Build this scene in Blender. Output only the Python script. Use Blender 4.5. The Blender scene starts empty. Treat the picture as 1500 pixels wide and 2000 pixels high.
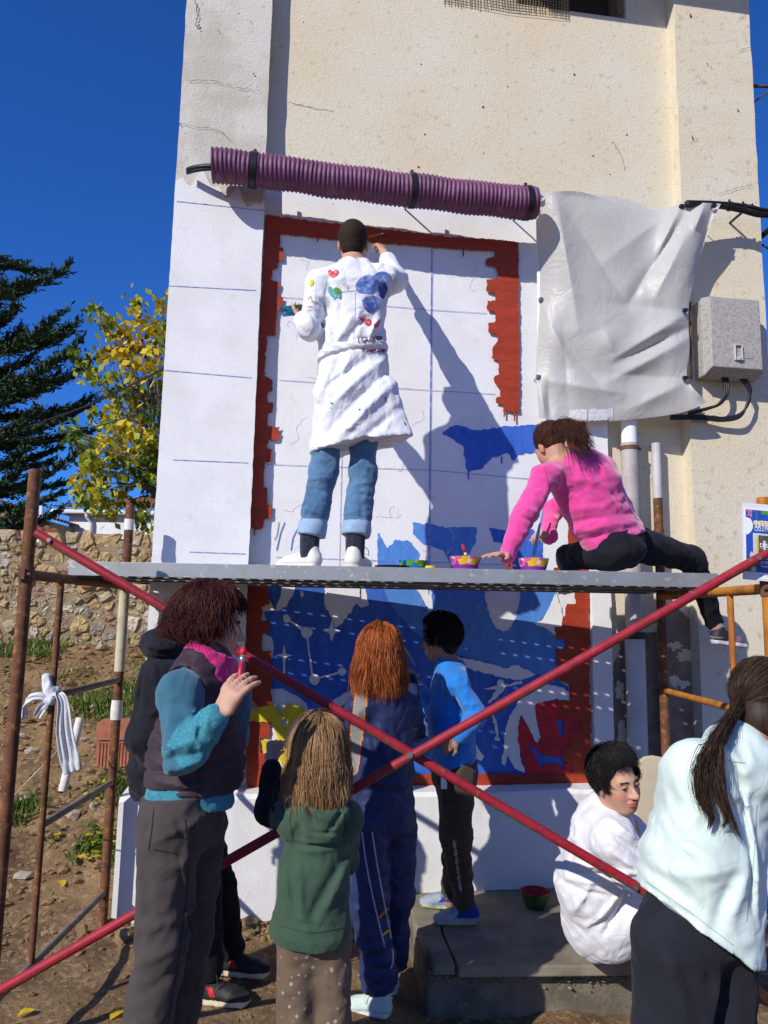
import bpy, bmesh, math, random
import numpy as np
from mathutils import Vector, Matrix
from mathutils.bvhtree import BVHTree
from mathutils.geometry import tessellate_polygon

R = math.radians
SC = bpy.context.scene
COL = SC.collection
rng = np.random.default_rng(7)
random.seed(7)

# ------------------------------------------------------------------ camera
CAM_Z = 1.62
PITCH = R(8.0)
ROLL = R(1.1)
FPX = 1450.0                      # focal length in photograph pixels (1500 x 2000)
_R0 = np.array([1.0, 0, 0]); _U0 = np.array([0, -math.sin(PITCH), math.cos(PITCH)])
_F = np.array([0, math.cos(PITCH), math.sin(PITCH)])
_RT = math.cos(ROLL) * _R0 + math.sin(ROLL) * _U0
_UP = math.cos(ROLL) * _U0 - math.sin(ROLL) * _R0
CAMP = np.array([0, 0, CAM_Z])
cam = bpy.data.cameras.new('camera')
cam.sensor_fit = 'VERTICAL'; cam.sensor_height = 24.0
cam.lens = 24.0 * FPX / 2000.0
cam.clip_start = 0.05; cam.clip_end = 3000
camo = bpy.data.objects.new('camera', cam); COL.objects.link(camo)
mw = Matrix.Identity(4)
for i in range(3):
    mw[i][0] = _RT[i]; mw[i][1] = _UP[i]; mw[i][2] = -_F[i]; mw[i][3] = CAMP[i]
camo.matrix_world = mw
SC.camera = camo

# ------------------------------------------------------------------ facade frame and sun
YAW = R(8.0)                      # facade turned away to the right
P0 = np.array([0, 4.5, 0.0])
WU = np.array([math.cos(YAW), math.sin(YAW), 0]); WN = np.array([math.sin(YAW), -math.cos(YAW), 0])
SUN_A, SUN_B = 1.14, 0.96         # per metre towards the wall: metres to the right, metres down
TO_SUN = WN * 1.0 - WU * SUN_A + np.array([0, 0, SUN_B]); TO_SUN = TO_SUN / np.linalg.norm(TO_SUN)
SUN_EL = math.asin(TO_SUN[2]); SUN_AZ = math.atan2(TO_SUN[0], TO_SUN[1])   # clockwise from +Y
world = bpy.data.worlds.new('World'); SC.world = world; world.use_nodes = True
nt = world.node_tree; nt.nodes.clear()
_o = nt.nodes.new('ShaderNodeOutputWorld'); _b = nt.nodes.new('ShaderNodeBackground')
_s = nt.nodes.new('ShaderNodeTexSky'); _s.sky_type = 'NISHITA'; _s.sun_disc = False
_s.sun_elevation = SUN_EL; _s.sun_rotation = SUN_AZ
_s.altitude = 900; _s.air_density = 1.0; _s.dust_density = 0.15; _s.ozone_density = 4.0
SKY_STRENGTH = 0.10
_b.inputs['Strength'].default_value = SKY_STRENGTH
# cumulus low over the horizon all round, from noise on the view direction
_tc = nt.nodes.new('ShaderNodeTexCoord'); _mp = nt.nodes.new('ShaderNodeMapping')
_mp.inputs['Scale'].default_value = (1, 1, 1.7); _mp.inputs['Location'].default_value = (0.37, 0.1, 0.0)
_n = nt.nodes.new('ShaderNodeTexNoise'); _n.inputs['Scale'].default_value = 6.0; _n.inputs['Detail'].default_value = 6
_n.inputs['Roughness'].default_value = 0.52
_sx = nt.nodes.new('ShaderNodeSeparateXYZ')
_mr = nt.nodes.new('ShaderNodeMapRange'); _mr.inputs['From Min'].default_value = 0.05; _mr.inputs['From Max'].default_value = 0.17
_mr.inputs['To Min'].default_value = 0.13; _mr.inputs['To Max'].default_value = -0.22
_ad = nt.nodes.new('ShaderNodeMath'); _ad.operation = 'ADD'
_rp = nt.nodes.new('ShaderNodeMapRange'); _rp.inputs['From Min'].default_value = 0.50; _rp.inputs['From Max'].default_value = 0.60
_mx = nt.nodes.new('ShaderNodeMix'); _mx.data_type = 'RGBA'
_mx.inputs['B'].default_value = (8.0, 8.4, 9.2, 1)
L = nt.links.new
L(_tc.outputs['Generated'], _mp.inputs['Vector']); L(_mp.outputs[0], _n.inputs['Vector'])
L(_tc.outputs['Generated'], _sx.inputs[0]); L(_sx.outputs['Z'], _mr.inputs['Value'])
L(_n.outputs['Fac'], _ad.inputs[0]); L(_mr.outputs[0], _ad.inputs[1]); L(_ad.outputs[0], _rp.inputs['Value'])
_tint = nt.nodes.new('ShaderNodeMix'); _tint.data_type = 'RGBA'; _tint.blend_type = 'MULTIPLY'
_tint.inputs['Factor'].default_value = 1.0; _tint.inputs['B'].default_value = (0.27, 0.74, 1.54, 1)
L(_s.outputs[0], _tint.inputs['A'])
L(_rp.outputs[0], _mx.inputs['Factor']); L(_tint.outputs['Result'], _mx.inputs['A']); L(_mx.outputs['Result'], _b.inputs['Color'])
L(_b.outputs[0], _o.inputs['Surface'])

sun = bpy.data.lights.new('sun', 'SUN'); sun.energy = 4.8; sun.angle = R(0.53); sun.color = (1.0, 0.945, 0.855)
suno = bpy.data.objects.new('sun', sun); COL.objects.link(suno)
suno.rotation_euler = Vector(TO_SUN).to_track_quat('Z', 'Y').to_euler()
vs = SC.view_settings
SC.display_settings.display_device = 'sRGB'
vs.view_transform = 'Standard'; vs.look = 'None'; vs.exposure = 0.0; vs.gamma = 1.0; vs.use_curve_mapping = False
SC.cycles.max_bounces = 6; SC.cycles.diffuse_bounces = 4
SC.render.film_transparent = False

# ------------------------------------------------------------------ pixel helpers
def ray(px, py):
    return _F + (px - 750.0) / FPX * _RT + (1000.0 - py) / FPX * _UP
def W(px, py, Y):
    """point of the place seen at a photograph pixel, Y metres in front of the camera"""
    d = ray(px, py); return CAMP + d * (Y / d[1])
def WZ(px, py, z):
    d = ray(px, py); return CAMP + d * ((z - CAM_Z) / d[2])
def WL(px, py, o=0.0):
    """point on the plane parallel to the facade, o metres in front of its recessed panel"""
    d = ray(px, py); t = (np.dot(P0, WN) + o - np.dot(CAMP, WN)) / np.dot(d, WN)
    return CAMP + d * t
def UZ(px, py, o=0.0):
    p = WL(px, py, o); return (float(np.dot(p - P0, WU)), float(p[2]))
def FL(u, z, o=0.0):
    return P0 + WU * u + WN * o + np.array([0, 0, z])
def nrm(v):
    v = np.asarray(v, float); return v / (np.linalg.norm(v) + 1e-12)

# ------------------------------------------------------------------ objects
MAT = {}
INV = {}
def tag(o, label=None, cat=None, group=None, kind=None):
    if label: o['label'] = label
    if cat: o['category'] = cat
    if group: o['group'] = group
    if kind: o['kind'] = kind
    return o
def empty(name, loc, rotz=0.0, label=None, cat=None, group=None):
    o = bpy.data.objects.new(name, None); COL.objects.link(o); o.empty_display_size = 0.1
    o.location = [float(c) for c in loc]; o.rotation_euler = (0, 0, rotz)
    INV[o.name] = (Matrix.Translation(Vector([float(c) for c in loc])) @ Matrix.Rotation(rotz, 4, 'Z')).inverted()
    return tag(o, label, cat, group)
def link(name, me, parent=None):
    o = bpy.data.objects.new(name, me); COL.objects.link(o)
    if parent is not None:
        o.parent = parent
        INV[o.name] = INV.get(parent.name, Matrix.Identity(4))
    return o
def npmesh(name, V, Fq, mats=None, fm=None, smooth=True):
    """mesh from numpy verts and equal-length faces"""
    V = np.asarray(V, np.float32); Fq = np.asarray(Fq, np.int32)
    me = bpy.data.meshes.new(name)
    n, k = Fq.shape
    me.vertices.add(len(V)); me.vertices.foreach_set('co', V.ravel())
    me.loops.add(n * k); me.loops.foreach_set('vertex_index', Fq.ravel())
    me.polygons.add(n); me.polygons.foreach_set('loop_start', np.arange(0, n * k, k, dtype=np.int32))
    for m in (mats or []): me.materials.append(MAT[m] if isinstance(m, str) else m)
    if fm is not None: me.polygons.foreach_set('material_index', np.asarray(fm, np.int32))
    me.polygons.foreach_set('use_smooth', np.full(n, bool(smooth)))
    me.update(calc_edges=True); me.validate()
    return me
def to_local(V, parent):
    if parent is None or parent.name not in INV: return np.asarray(V, float)
    m = np.array(INV[parent.name]); V = np.asarray(V, float)
    return V @ m[:3, :3].T + m[:3, 3]
def npobj(name, V, Fq, mats, parent=None, fm=None, smooth=True):
    if isinstance(mats, str): mats = [mats]
    return link(name, npmesh(name, to_local(V, parent), Fq, mats, fm, smooth), parent)

class MB:
    """collects world-space pieces of ONE part"""
    def __init__(s): s.v = []; s.f = []; s.m = []
    def add(s, v, f, m=0):
        b = len(s.v); s.v += [tuple(float(c) for c in p) for p in v]
        s.f += [tuple(b + i for i in q) for q in f]; s.m += [m] * len(f); return s
    def box(s, c, ax, m=0):
        """c centre, ax three half-axis vectors"""
        c = np.asarray(c, float); a, b, d = [np.asarray(x, float) for x in ax]
        v = [c + i * a + j * b + k * d for i in (-1, 1) for j in (-1, 1) for k in (-1, 1)]
        f = [(0, 1, 3, 2), (4, 6, 7, 5), (0, 4, 5, 1), (2, 3, 7, 6), (0, 2, 6, 4), (1, 5, 7, 3)]
        if np.dot(np.cross(a, b), d) < 0: f = [q[::-1] for q in f]
        return s.add(v, f, m)
    def fbox(s, u0, u1, z0, z1, o0, o1, m=0):
        c = FL((u0 + u1) / 2, (z0 + z1) / 2, (o0 + o1) / 2)
        return s.box(c, (WU * (u1 - u0) / 2, np.array([0, 0, (z1 - z0) / 2]), -WN * (o1 - o0) / 2), m)
    def tube(s, pts, r, n=10, cap=True, m=0, flat=1.0, side=None):
        P = [np.asarray(p, float) for p in pts]; k = len(P)
        rr = [r] * k if np.isscalar(r) else list(r)
        ref = np.array(side, float) if side is not None else np.array([0, 0, 1.0])
        if side is None and abs(np.dot(nrm(P[-1] - P[0]), ref)) > 0.93: ref = np.array([0.3, 1.0, 0])
        b = len(s.v); a0 = None
        for i in range(k):
            t = nrm(P[min(i + 1, k - 1)] - P[max(i - 1, 0)])
            if a0 is None: a = nrm(np.cross(t, ref))
            else: a = nrm(a0 - t * np.dot(a0, t))
            a0 = a; c = np.cross(t, a)
            for j in range(n):
                q = 2 * math.pi * j / n
                s.v.append(tuple(P[i] + rr[i] * (math.cos(q) * a + flat * math.sin(q) * c)))
        fs = []
        for i in range(k - 1):
            for j in range(n):
                j2 = (j + 1) % n
                fs.append((b + i * n + j, b + i * n + j2, b + (i + 1) * n + j2, b + (i + 1) * n + j))
        if cap:
            fs.append(tuple(b + j for j in range(n))[::-1]); fs.append(tuple(b + (k - 1) * n + j for j in range(n)))
        s.f += fs; s.m += [m] * len(fs); return s
    def lathe(s, c, prof, n=20, m=0, ax=(0, 0, 1)):
        """prof (radius, height) list round axis ax at c"""
        ax = nrm(ax); a = nrm(np.cross(ax, (0.31, 0.9, 0.2))); e = np.cross(ax, a); c = np.asarray(c, float)
        b = len(s.v)
        for r, h in prof:
            for j in range(n):
                q = 2 * math.pi * j / n; s.v.append(tuple(c + ax * h + r * (math.cos(q) * a + math.sin(q) * e)))
        fs = []
        for i in range(len(prof) - 1):
            for j in range(n):
                j2 = (j + 1) % n; fs.append((b + i * n + j, b + i * n + j2, b + (i + 1) * n + j2, b + (i + 1) * n + j))
        s.f += fs; s.m += [m] * len(fs); return s
    def build(s, name, mats, parent=None, smooth=False, bevel=0.0):
        if isinstance(mats, str): mats = [mats]
        me = bpy.data.meshes.new(name)
        V = to_local(np.array(s.v), parent)
        me.from_pydata([tuple(p) for p in V], [], s.f)
        for m in mats: me.materials.append(MAT[m])
        if len(mats) > 1: me.polygons.foreach_set('material_index', s.m)
        me.polygons.foreach_set('use_smooth', [bool(smooth)] * len(me.polygons))
        me.update()
        o = link(name, me, parent)
        if bevel:
            b = o.modifiers.new('bevel', 'BEVEL'); b.width = bevel; b.segments = 2; b.limit_method = 'ANGLE'; b.angle_limit = R(50)
        if smooth == 'auto':
            me.set_sharp_from_angle(angle=R(40))
        return o
def bez(p0, p1, p2, p3, n=12):
    p0, p1, p2, p3 = [np.asarray(p, float) for p in (p0, p1, p2, p3)]
    return [(1 - t) ** 3 * p0 + 3 * (1 - t) ** 2 * t * p1 + 3 * (1 - t) * t * t * p2 + t ** 3 * p3 for t in np.linspace(0, 1, n)]
def catmull(P, n=6):
    P = [np.asarray(p, float) for p in P]; out = []
    Q = [2 * P[0] - P[1]] + P + [2 * P[-1] - P[-2]]
    for i in range(1, len(Q) - 2):
        a, b, c, d = Q[i - 1:i + 3]
        for t in np.linspace(0, 1, n, endpoint=False):
            out.append(0.5 * (2 * b + (c - a) * t + (2 * a - 5 * b + 4 * c - d) * t * t + (3 * b - a - 3 * c + d) * t ** 3))
    out.append(P[-1]); return out

# ------------------------------------------------------------------ materials
def mat(name, col, rough=0.85, col2=None, nscale=6.0, lo=0.42, hi=0.62, bumps=(), metal=0.0, sheen=0.0, spec=0.3,
        col3=None, nscale3=30.0, lo3=0.55, hi3=0.66, stretch=(1, 1, 1), trans=0.0, emit=None, detail=6, rough2=None, coat=0.0, bvor=None, sss=0.0, wrinkle=()):
    m = bpy.data.materials.new(name); m.use_nodes = True; t = m.node_tree; N = t.nodes; LK = t.links.new
    b = N['Principled BSDF']
    b.inputs['Roughness'].default_value = rough; b.inputs['Metallic'].default_value = metal
    b.inputs['Specular IOR Level'].default_value = spec
    if sheen: b.inputs['Sheen Weight'].default_value = sheen; b.inputs['Sheen Roughness'].default_value = 0.5
    if coat: b.inputs['Coat Weight'].default_value = coat; b.inputs['Coat Roughness'].default_value = 0.1
    if sss:
        b.inputs['Subsurface Weight'].default_value = sss; b.inputs['Subsurface Radius'].default_value = (0.012, 0.004, 0.002); b.inputs['Subsurface Scale'].default_value = 1.0
    tc = N.new('ShaderNodeTexCoord'); mp = N.new('ShaderNodeMapping'); mp.inputs['Scale'].default_value = stretch
    LK(tc.outputs['Object'], mp.inputs['Vector'])
    def noise(sc, det=detail, rg=0.6):
        n = N.new('ShaderNodeTexNoise'); n.inputs['Scale'].default_value = sc; n.inputs['Detail'].default_value = det
        n.inputs['Roughness'].default_value = rg; LK(mp.outputs[0], n.inputs['Vector']); return n
    c4 = lambda c: (c[0], c[1], c[2], 1.0)
    cur = None
    b.inputs['Base Color'].default_value = c4(col)
    def layer(cur, c, sc, a, z):
        n = noise(sc); r = N.new('ShaderNodeMapRange'); r.inputs['From Min'].default_value = a; r.inputs['From Max'].default_value = z
        LK(n.outputs['Fac'], r.inputs['Value'])
        x = N.new('ShaderNodeMix'); x.data_type = 'RGBA'; LK(r.outputs[0], x.inputs['Factor'])
        if cur is None: x.inputs['A'].default_value = c4(col)
        else: LK(cur, x.inputs['A'])
        x.inputs['B'].default_value = c4(c); return x.outputs['Result'], r
    if col2 is not None:
        cur, r = layer(cur, col2, nscale, lo, hi)
        if rough2 is not None:
            q = N.new('ShaderNodeMapRange'); q.inputs['To Min'].default_value = rough; q.inputs['To Max'].default_value = rough2
            LK(r.outputs[0], q.inputs['Value']); LK(q.outputs[0], b.inputs['Roughness'])
    if col3 is not None: cur, _ = layer(cur, col3, nscale3, lo3, hi3)
    if cur is not None: LK(cur, b.inputs['Base Color'])
    prev = None
    if bvor:
        v = N.new('ShaderNodeTexVoronoi'); v.inputs['Scale'].default_value = bvor[0]; LK(mp.outputs[0], v.inputs['Vector'])
        bp = N.new('ShaderNodeBump'); bp.inputs['Strength'].default_value = bvor[1]; bp.inputs['Distance'].default_value = bvor[2]
        LK(v.outputs['Distance'], bp.inputs['Height']); prev = bp
    for sc, st, di in wrinkle:
        n = noise(sc, 2, 0.5); n.inputs['Distortion'].default_value = 0.9; q1 = N.new('ShaderNodeMath'); q1.operation = 'SUBTRACT'; q1.inputs[1].default_value = .5; q2 = N.new('ShaderNodeMath'); q2.operation = 'ABSOLUTE'
        q3 = N.new('ShaderNodeMath'); q3.operation = 'POWER'; q3.inputs[1].default_value = .6
        LK(n.outputs['Fac'], q1.inputs[0]); LK(q1.outputs[0], q2.inputs[0]); LK(q2.outputs[0], q3.inputs[0])
        bp = N.new('ShaderNodeBump'); bp.inputs['Strength'].default_value = st; bp.inputs['Distance'].default_value = di; LK(q3.outputs[0], bp.inputs['Height'])
        if prev is not None: LK(prev.outputs[0], bp.inputs['Normal'])
        prev = bp
    for sc, st, di in bumps:
        n = noise(sc, 5, 0.6); bp = N.new('ShaderNodeBump'); bp.inputs['Strength'].default_value = st; bp.inputs['Distance'].default_value = di
        LK(n.outputs['Fac'], bp.inputs['Height'])
        if prev is not None: LK(prev.outputs[0], bp.inputs['Normal'])
        prev = bp
    if prev is not None: LK(prev.outputs[0], b.inputs['Normal'])
    if trans:
        out = N['Material Output']; tr = N.new('ShaderNodeBsdfTranslucent'); mx = N.new('ShaderNodeMixShader'); mx.inputs[0].default_value = trans
        if cur is not None: LK(cur, tr.inputs['Color'])
        else: tr.inputs['Color'].default_value = c4(col)
        if prev is not None: LK(prev.outputs[0], tr.inputs['Normal'])
        LK(b.outputs[0], mx.inputs[1]); LK(tr.outputs[0], mx.inputs[2]); LK(mx.outputs[0], out.inputs['Surface'])
    if emit: b.inputs['Emission Color'].default_value = c4(emit[0]); b.inputs['Emission Strength'].default_value = emit[1]
    MAT[name] = m; return m

STUCCO = [(75, 0.6, 0.0045), (210, 0.5, 0.002)]
STUCCO_FLAT = [(80, 0.5, 0.0032), (220, 0.4, 0.0016)]
mat('cream_render', (0.65, 0.57, 0.405), 0.93, (0.675, 0.62, 0.50), 1.6, 0.36, 0.66, STUCCO, col3=(0.42, 0.34, 0.22), nscale3=22, lo3=0.57, hi3=0.76, detail=8, bvor=(52, 0.25, 0.004))
mat('grey_render', (0.62, 0.59, 0.52), 0.93, (0.52, 0.48, 0.40), 3.0, 0.45, 0.6, STUCCO, col3=(0.30, 0.25, 0.18), nscale3=30, lo3=0.63, hi3=0.70, detail=8, bvor=(52, 0.25, 0.004))
mat('white_paint', (0.77, 0.77, 0.775), 0.75, (0.70, 0.695, 0.685), 3.0, 0.42, 0.68, STUCCO_FLAT, bvor=(60, 0.15, 0.0025), col3=(0.60, 0.585, 0.55), nscale3=9, lo3=.60, hi3=.80)
mat('red_paint', (0.36, 0.042, 0.015), 0.6, (0.28, 0.033, 0.013), 22, 0.4, 0.65, [(70, 0.4, 0.003), (190, 0.3, 0.002)], stretch=(.35, 1, 1.3), col3=(0.47, 0.075, 0.028), nscale3=48, lo3=.56, hi3=.72)
mat('crimson_paint', (0.56, 0.020, 0.036), 0.6, (0.33, 0.016, 0.028), 12, 0.4, 0.65, [(60, 0.5, 0.005)])
mat('deep_blue_paint', (0.044, 0.140, 0.55), 0.6, (0.030, 0.102, 0.43), 14, 0.38, 0.66, [(70, 0.4, 0.003), (190, 0.3, 0.002)], stretch=(1.2, 1, .4), col3=(0.065, 0.175, 0.58), nscale3=40, lo3=.55, hi3=.74)
mat('light_blue_paint', (0.085, 0.24, 0.63), 0.6, (0.065, 0.195, 0.54), 14, 0.38, 0.66, [(70, 0.4, 0.003), (190, 0.3, 0.002)], stretch=(1.2, 1, .4), col3=(0.14, 0.31, 0.68), nscale3=40, lo3=.55, hi3=.74)
mat('yellow_paint', (0.72, 0.56, 0.02), 0.6, (0.62, 0.46, 0.02), 15, 0.4, 0.65, [(60, 0.7, 0.006)])
mat('pencil_blue', (0.14, 0.17, 0.52), 0.8, (0.42, 0.44, 0.66), 25, 0.45, 0.6)
mat('pencil_faint', (0.55, 0.50, 0.62), 0.8, (0.76, 0.76, 0.78), 30, 0.4, 0.6)
mat('bare_mortar', (0.20, 0.15, 0.11), 0.95, (0.30, 0.24, 0.18), 9, 0.4, 0.65, [(40, 0.7, 0.008)])
mat('crack', (0.10, 0.075, 0.05), 0.95)
mat('shade_inside', (0.04, 0.035, 0.03), 0.9)
mat('wire', (0.07, 0.06, 0.05), 0.6, metal=0.5)
mat('straw_mesh', (0.33, 0.27, 0.17), 0.9)
# ================================================================== THE BUILDING
bld = empty('building', P0, YAW, 'tall cream rendered building with white painted lower wall, pilasters and unfinished mural', 'building')
UL, UPR, UR2, UR = -1.338, -0.805, 1.975, 2.55
PO = 0.105
ZTOP = 7.6
def rough_box(name, u0, u1, z0, z1, o0, o1, m, parent, step=0.11, jit=0.0018, seed=0):
    """upright block whose vertical arrises waver like hand-laid render"""
    r = np.random.default_rng(seed); zs = np.linspace(z0, z1, max(2, int((z1 - z0) / step)))
    V = []; F = []
    j = r.normal(0, jit, (len(zs), 4))
    for i, z in enumerate(zs):
        V += [FL(u0 + j[i, 0], z, o0), FL(u0 + j[i, 1], z, o1 + j[i, 1] * .5), FL(u1 + j[i, 2], z, o1 + j[i, 2] * .5), FL(u1 + j[i, 3], z, o0)]
        if i:
            a = (i - 1) * 4; b = i * 4
            for k in range(4): k2 = (k + 1) % 4; F.append((a + k, a + k2, b + k2, b + k))
    F.append((3, 2, 1, 0)); n = len(V); F.append((n - 4, n - 3, n - 2, n - 1))
    return MB().add(V, F).build(name, m, parent)
# recessed wall panel: one block with the window opening cut out
wz0, wz1 = UZ(1000, 6)[1], 6.55
wu0, wu1 = UZ(1010, 10)[0], UZ(1222, 10)[0]
DB = 4.5
w = MB()
w.fbox(UL + .02, wu0, 0.0, ZTOP, -DB, 0)
w.fbox(wu1, UR - .02, 0.0, ZTOP, -DB, 0)
w.fbox(wu0, wu1, 0.0, wz0, -DB, -.0005)
w.fbox(wu0, wu1, wz1, ZTOP, -DB, -.0005)
w.fbox(wu0, wu1, wz0, wz1, -DB, -.32)
wall = w.build('wall', 'cream_render', bld)
rough_box('pilaster', UL, UPR, 0.0, ZTOP, -.5, PO, 'grey_render', bld, seed=1)
rough_box('pilaster', UR2, UR, 0.0, ZTOP, -.5, PO, 'cream_render', bld, seed=2)
MB().fbox(UL - .25, UR + .3, ZTOP, ZTOP + .25, -DB - .2, .35).build('roof_slab', 'grey_render', bld, bevel=.02)
# canopy over the window, its shade falls on the top right of the wall
cz = UZ(1320, 55)[1] + .50 * SUN_B - .02
MB().fbox(.55, UR + .25, cz, cz + .12, -.02, .50).build('canopy', 'grey_render', bld, bevel=.01)
# window: frame, sash bars, wire mesh hanging loose below
win = MB()
for a, b_, c, d in ((wu0, wu0 + .05, wz0, wz1), (wu1 - .05, wu1, wz0, wz1), (wu0 + .05, wu1 - .05, wz0, wz0 + .05), (wu0 + .05, wu1 - .05, wz1 - .05, wz1), ((wu0 + wu1) / 2 - .03, (wu0 + wu1) / 2 + .03, wz0 + .05, wz1 - .05)):
    win.fbox(a, b_, c, d, -.20, -.13)
mat('window_wood', (0.23, 0.16, 0.10), 0.8, (0.30, 0.23, 0.16), 12, .4, .6, [(60, .4, .003)])
mat('dark_glass', (0.02, 0.022, 0.025), 0.08, spec=0.6)
winf = win.build('window', 'window_wood', bld, bevel=.004)
MB().fbox(wu0 + .05, wu1 - .05, wz0 + .05, wz1 - .05, -.18, -.172).build('pane', 'dark_glass', winf)
g = MB()
for u in np.arange(wu0 + .01, wu1, .018): g.tube([FL(u, wz0 + .01, -.03), FL(u, wz1, -.03)], .0016, 4, False)
for z in np.arange(wz0 + .012, wz1, .018): g.tube([FL(wu0, z, -.03), FL(wu1, z, -.03)], .0016, 4, False)
g.build('wire_mesh', 'wire', winf)
g = MB()
mu0, mu1 = UZ(868, 20)[0], UZ(1112, 30)[0]
r_ = np.random.default_rng(5)
for u in np.arange(mu0, mu1, .021):
    zb = wz0 - .07 - .02 * math.sin(u * 5) + r_.normal(0, .004)
    g.tube([FL(u + r_.normal(0, .003), zb, .008 + abs(r_.normal(0, .004))), FL(u, wz0 + .05, .006), FL(u, wz0 + .35, .006)], .0022, 4, False)
for k, z in enumerate(np.arange(wz0 - .075, wz0 + .35, .021)):
    g.tube([FL(mu0, z + .01, .008), FL((mu0 + mu1) / 2, z - .012, .014), FL(mu1, z, .008)], .0022, 4, False)
g.build('loose_plaster_mesh', 'straw_mesh', bld)

# plinth
PLO = 0.20
PZ = UZ(820, 1550, PLO)[1]
pu0 = UZ(224, 1690, PLO)[0]
V = []; F = []
pl_u = np.linspace(pu0, 1.31, 60); pr = np.random.default_rng(3)
for i, u in enumerate(pl_u):
    j = .004 * math.sin(u * 3.1) + pr.normal(0, .0006); jz = .004 * math.sin(u * 7) + pr.normal(0, .002)
    V += [FL(u, -.5, PLO + j), FL(u, .25, PLO + j * .7), FL(u, PZ - .02 + jz, PLO + j), FL(u, PZ + .002 + jz, PLO - .02), FL(u, PZ + .006, -.1)]
    if i:
        a = (i - 1) * 5; b_ = i * 5
        for k in range(4): F.append((a + k, b_ + k, b_ + k + 1, a + k + 1))
n = len(V)
V += [FL(pu0 - .0, -.5, -3.5), FL(pu0, PZ, -3.5)]
F += [(n, 0, 1, 2, 3, 4, n + 1)]
F += [tuple(range((len(pl_u) - 1) * 5, len(pl_u) * 5)) + (0,)][:0]
V += [FL(1.31, -.5, -.1)]
e = (len(pl_u) - 1) * 5
F += [(e, len(V) - 1, e + 4, e + 3, e + 2, e + 1)]
V += [FL(UL, PZ, -3.5), FL(UL, PZ + .006, -.1)]
F += [(4, len(V) - 1, len(V) - 2, n + 1)]
MB().add(V, F).build('plinth', 'white_paint', bld)
# white rib right of the mural
ribz1 = UZ(1160, 800)[1]
rough_box('rib', 1.308, UZ(1192, 1100, .045)[0], 0.0, ribz1, -.1, .045, 'white_paint', bld, jit=.002, seed=4)

# ---- paint on the wall: each colour field a skin of its own on the render
def vnoise1(s, seed):
    r = np.random.default_rng(seed); t = r.normal(0, 1, 4096)
    i = np.floor(s).astype(int); f = s - i; f = f * f * (3 - 2 * f)
    return t[i % 4096] * (1 - f) + t[(i + 1) % 4096] * f
def skin2d(loops, o, name, m, parent, jit=.003, step=.012, seed=0, back=None, px=True, oo=None):
    """loops: list of closed outlines (first outer, rest holes) in photo pixels on the facade"""
    L2 = []
    for li, lp in enumerate(loops):
        P = np.array([UZ(x, y, o) for x, y in lp]) if px else np.array(lp, float)
        out = []
        for i in range(len(P)):
            a, b = P[i], P[(i + 1) % len(P)]; k = max(1, int(np.linalg.norm(b - a) / step))
            for t in range(k): out.append(a + (b - a) * t / k)
        out = np.array(out)
        if jit:
            s = np.arange(len(out)) * .55
            out = out + np.stack([vnoise1(s, seed * 7 + li) + .6 * vnoise1(s * 2.7, seed * 7 + li + 50), vnoise1(s, seed * 7 + li + 99) + .6 * vnoise1(s * 2.3, seed * 7 + li + 150)], 1) * jit
        L2.append(out)
    tri = tessellate_polygon([[Vector((p[0], p[1], 0)) for p in l] for l in L2])
    A = np.concatenate(L2)
    V = [FL(p[0], p[1], o) for p in A]; nA = len(A)
    bk = o - .004 if back is None else back
    V += [FL(p[0], p[1], bk) for p in A]
    F = []
    for t in tri:
        a, b, c = [A[i] for i in t]
        F.append(tuple(t) if (b[0] - a[0]) * (c[1] - a[1]) - (b[1] - a[1]) * (c[0] - a[0]) > 0 else tuple(t)[::-1])
    base = 0
    for l in L2:
        n = len(l)
        for i in range(n): j = (i + 1) % n; F.append((base + i, base + j, nA + base + j, nA + base + i))
        base += n
    return MB().add(V, F).build(name, m, parent)
# white ground of the mural panel and of the pilaster
zt = UZ(760, 372)[1]
wp = [(UPR + .002, PZ + .004), (1.306, PZ + .004), (1.306, ribz1), (UZ(1050, 700)[0], ribz1 + .3), (UZ(1052, 500)[0], zt - .1), (UZ(1040, 400)[0], zt - .02), (UPR + .5, zt + .03), (UPR + .002, zt)]
mural = skin2d([wp], .003, 'mural', 'white_paint', bld, jit=.002, step=.03, seed=1, px=False, back=-.01)
mural['label'] = 'unfinished mural on the white panel, blue creatures inside a toothed red border'
zp = UZ(430, 372, PO)[1]
pp = [(UL + .0, PZ + .003), (UPR + .006, PZ + .003), (UPR + .006, zp - .02)] + [(u, zp + .06 * math.sin(u * 9) + .035 * math.sin(u * 31) + .03 * math.sin(u * 57)) for u in np.linspace(UPR - .02, UL + .02, 40)] + [(UL + .0, zp + .02)]
skin2d([pp], PO + .006, 'white_paint', 'white_paint', bld, jit=.0012, step=.03, seed=2, px=False, back=PO - .03)
def patch(lp, m, lay, seed, holes=(), jit=.0026, step=.011):
    return skin2d([lp] + list(holes), .003 + .0032 * lay, 'paint_patch', m, mural, jit=jit, step=step, seed=seed)
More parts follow.
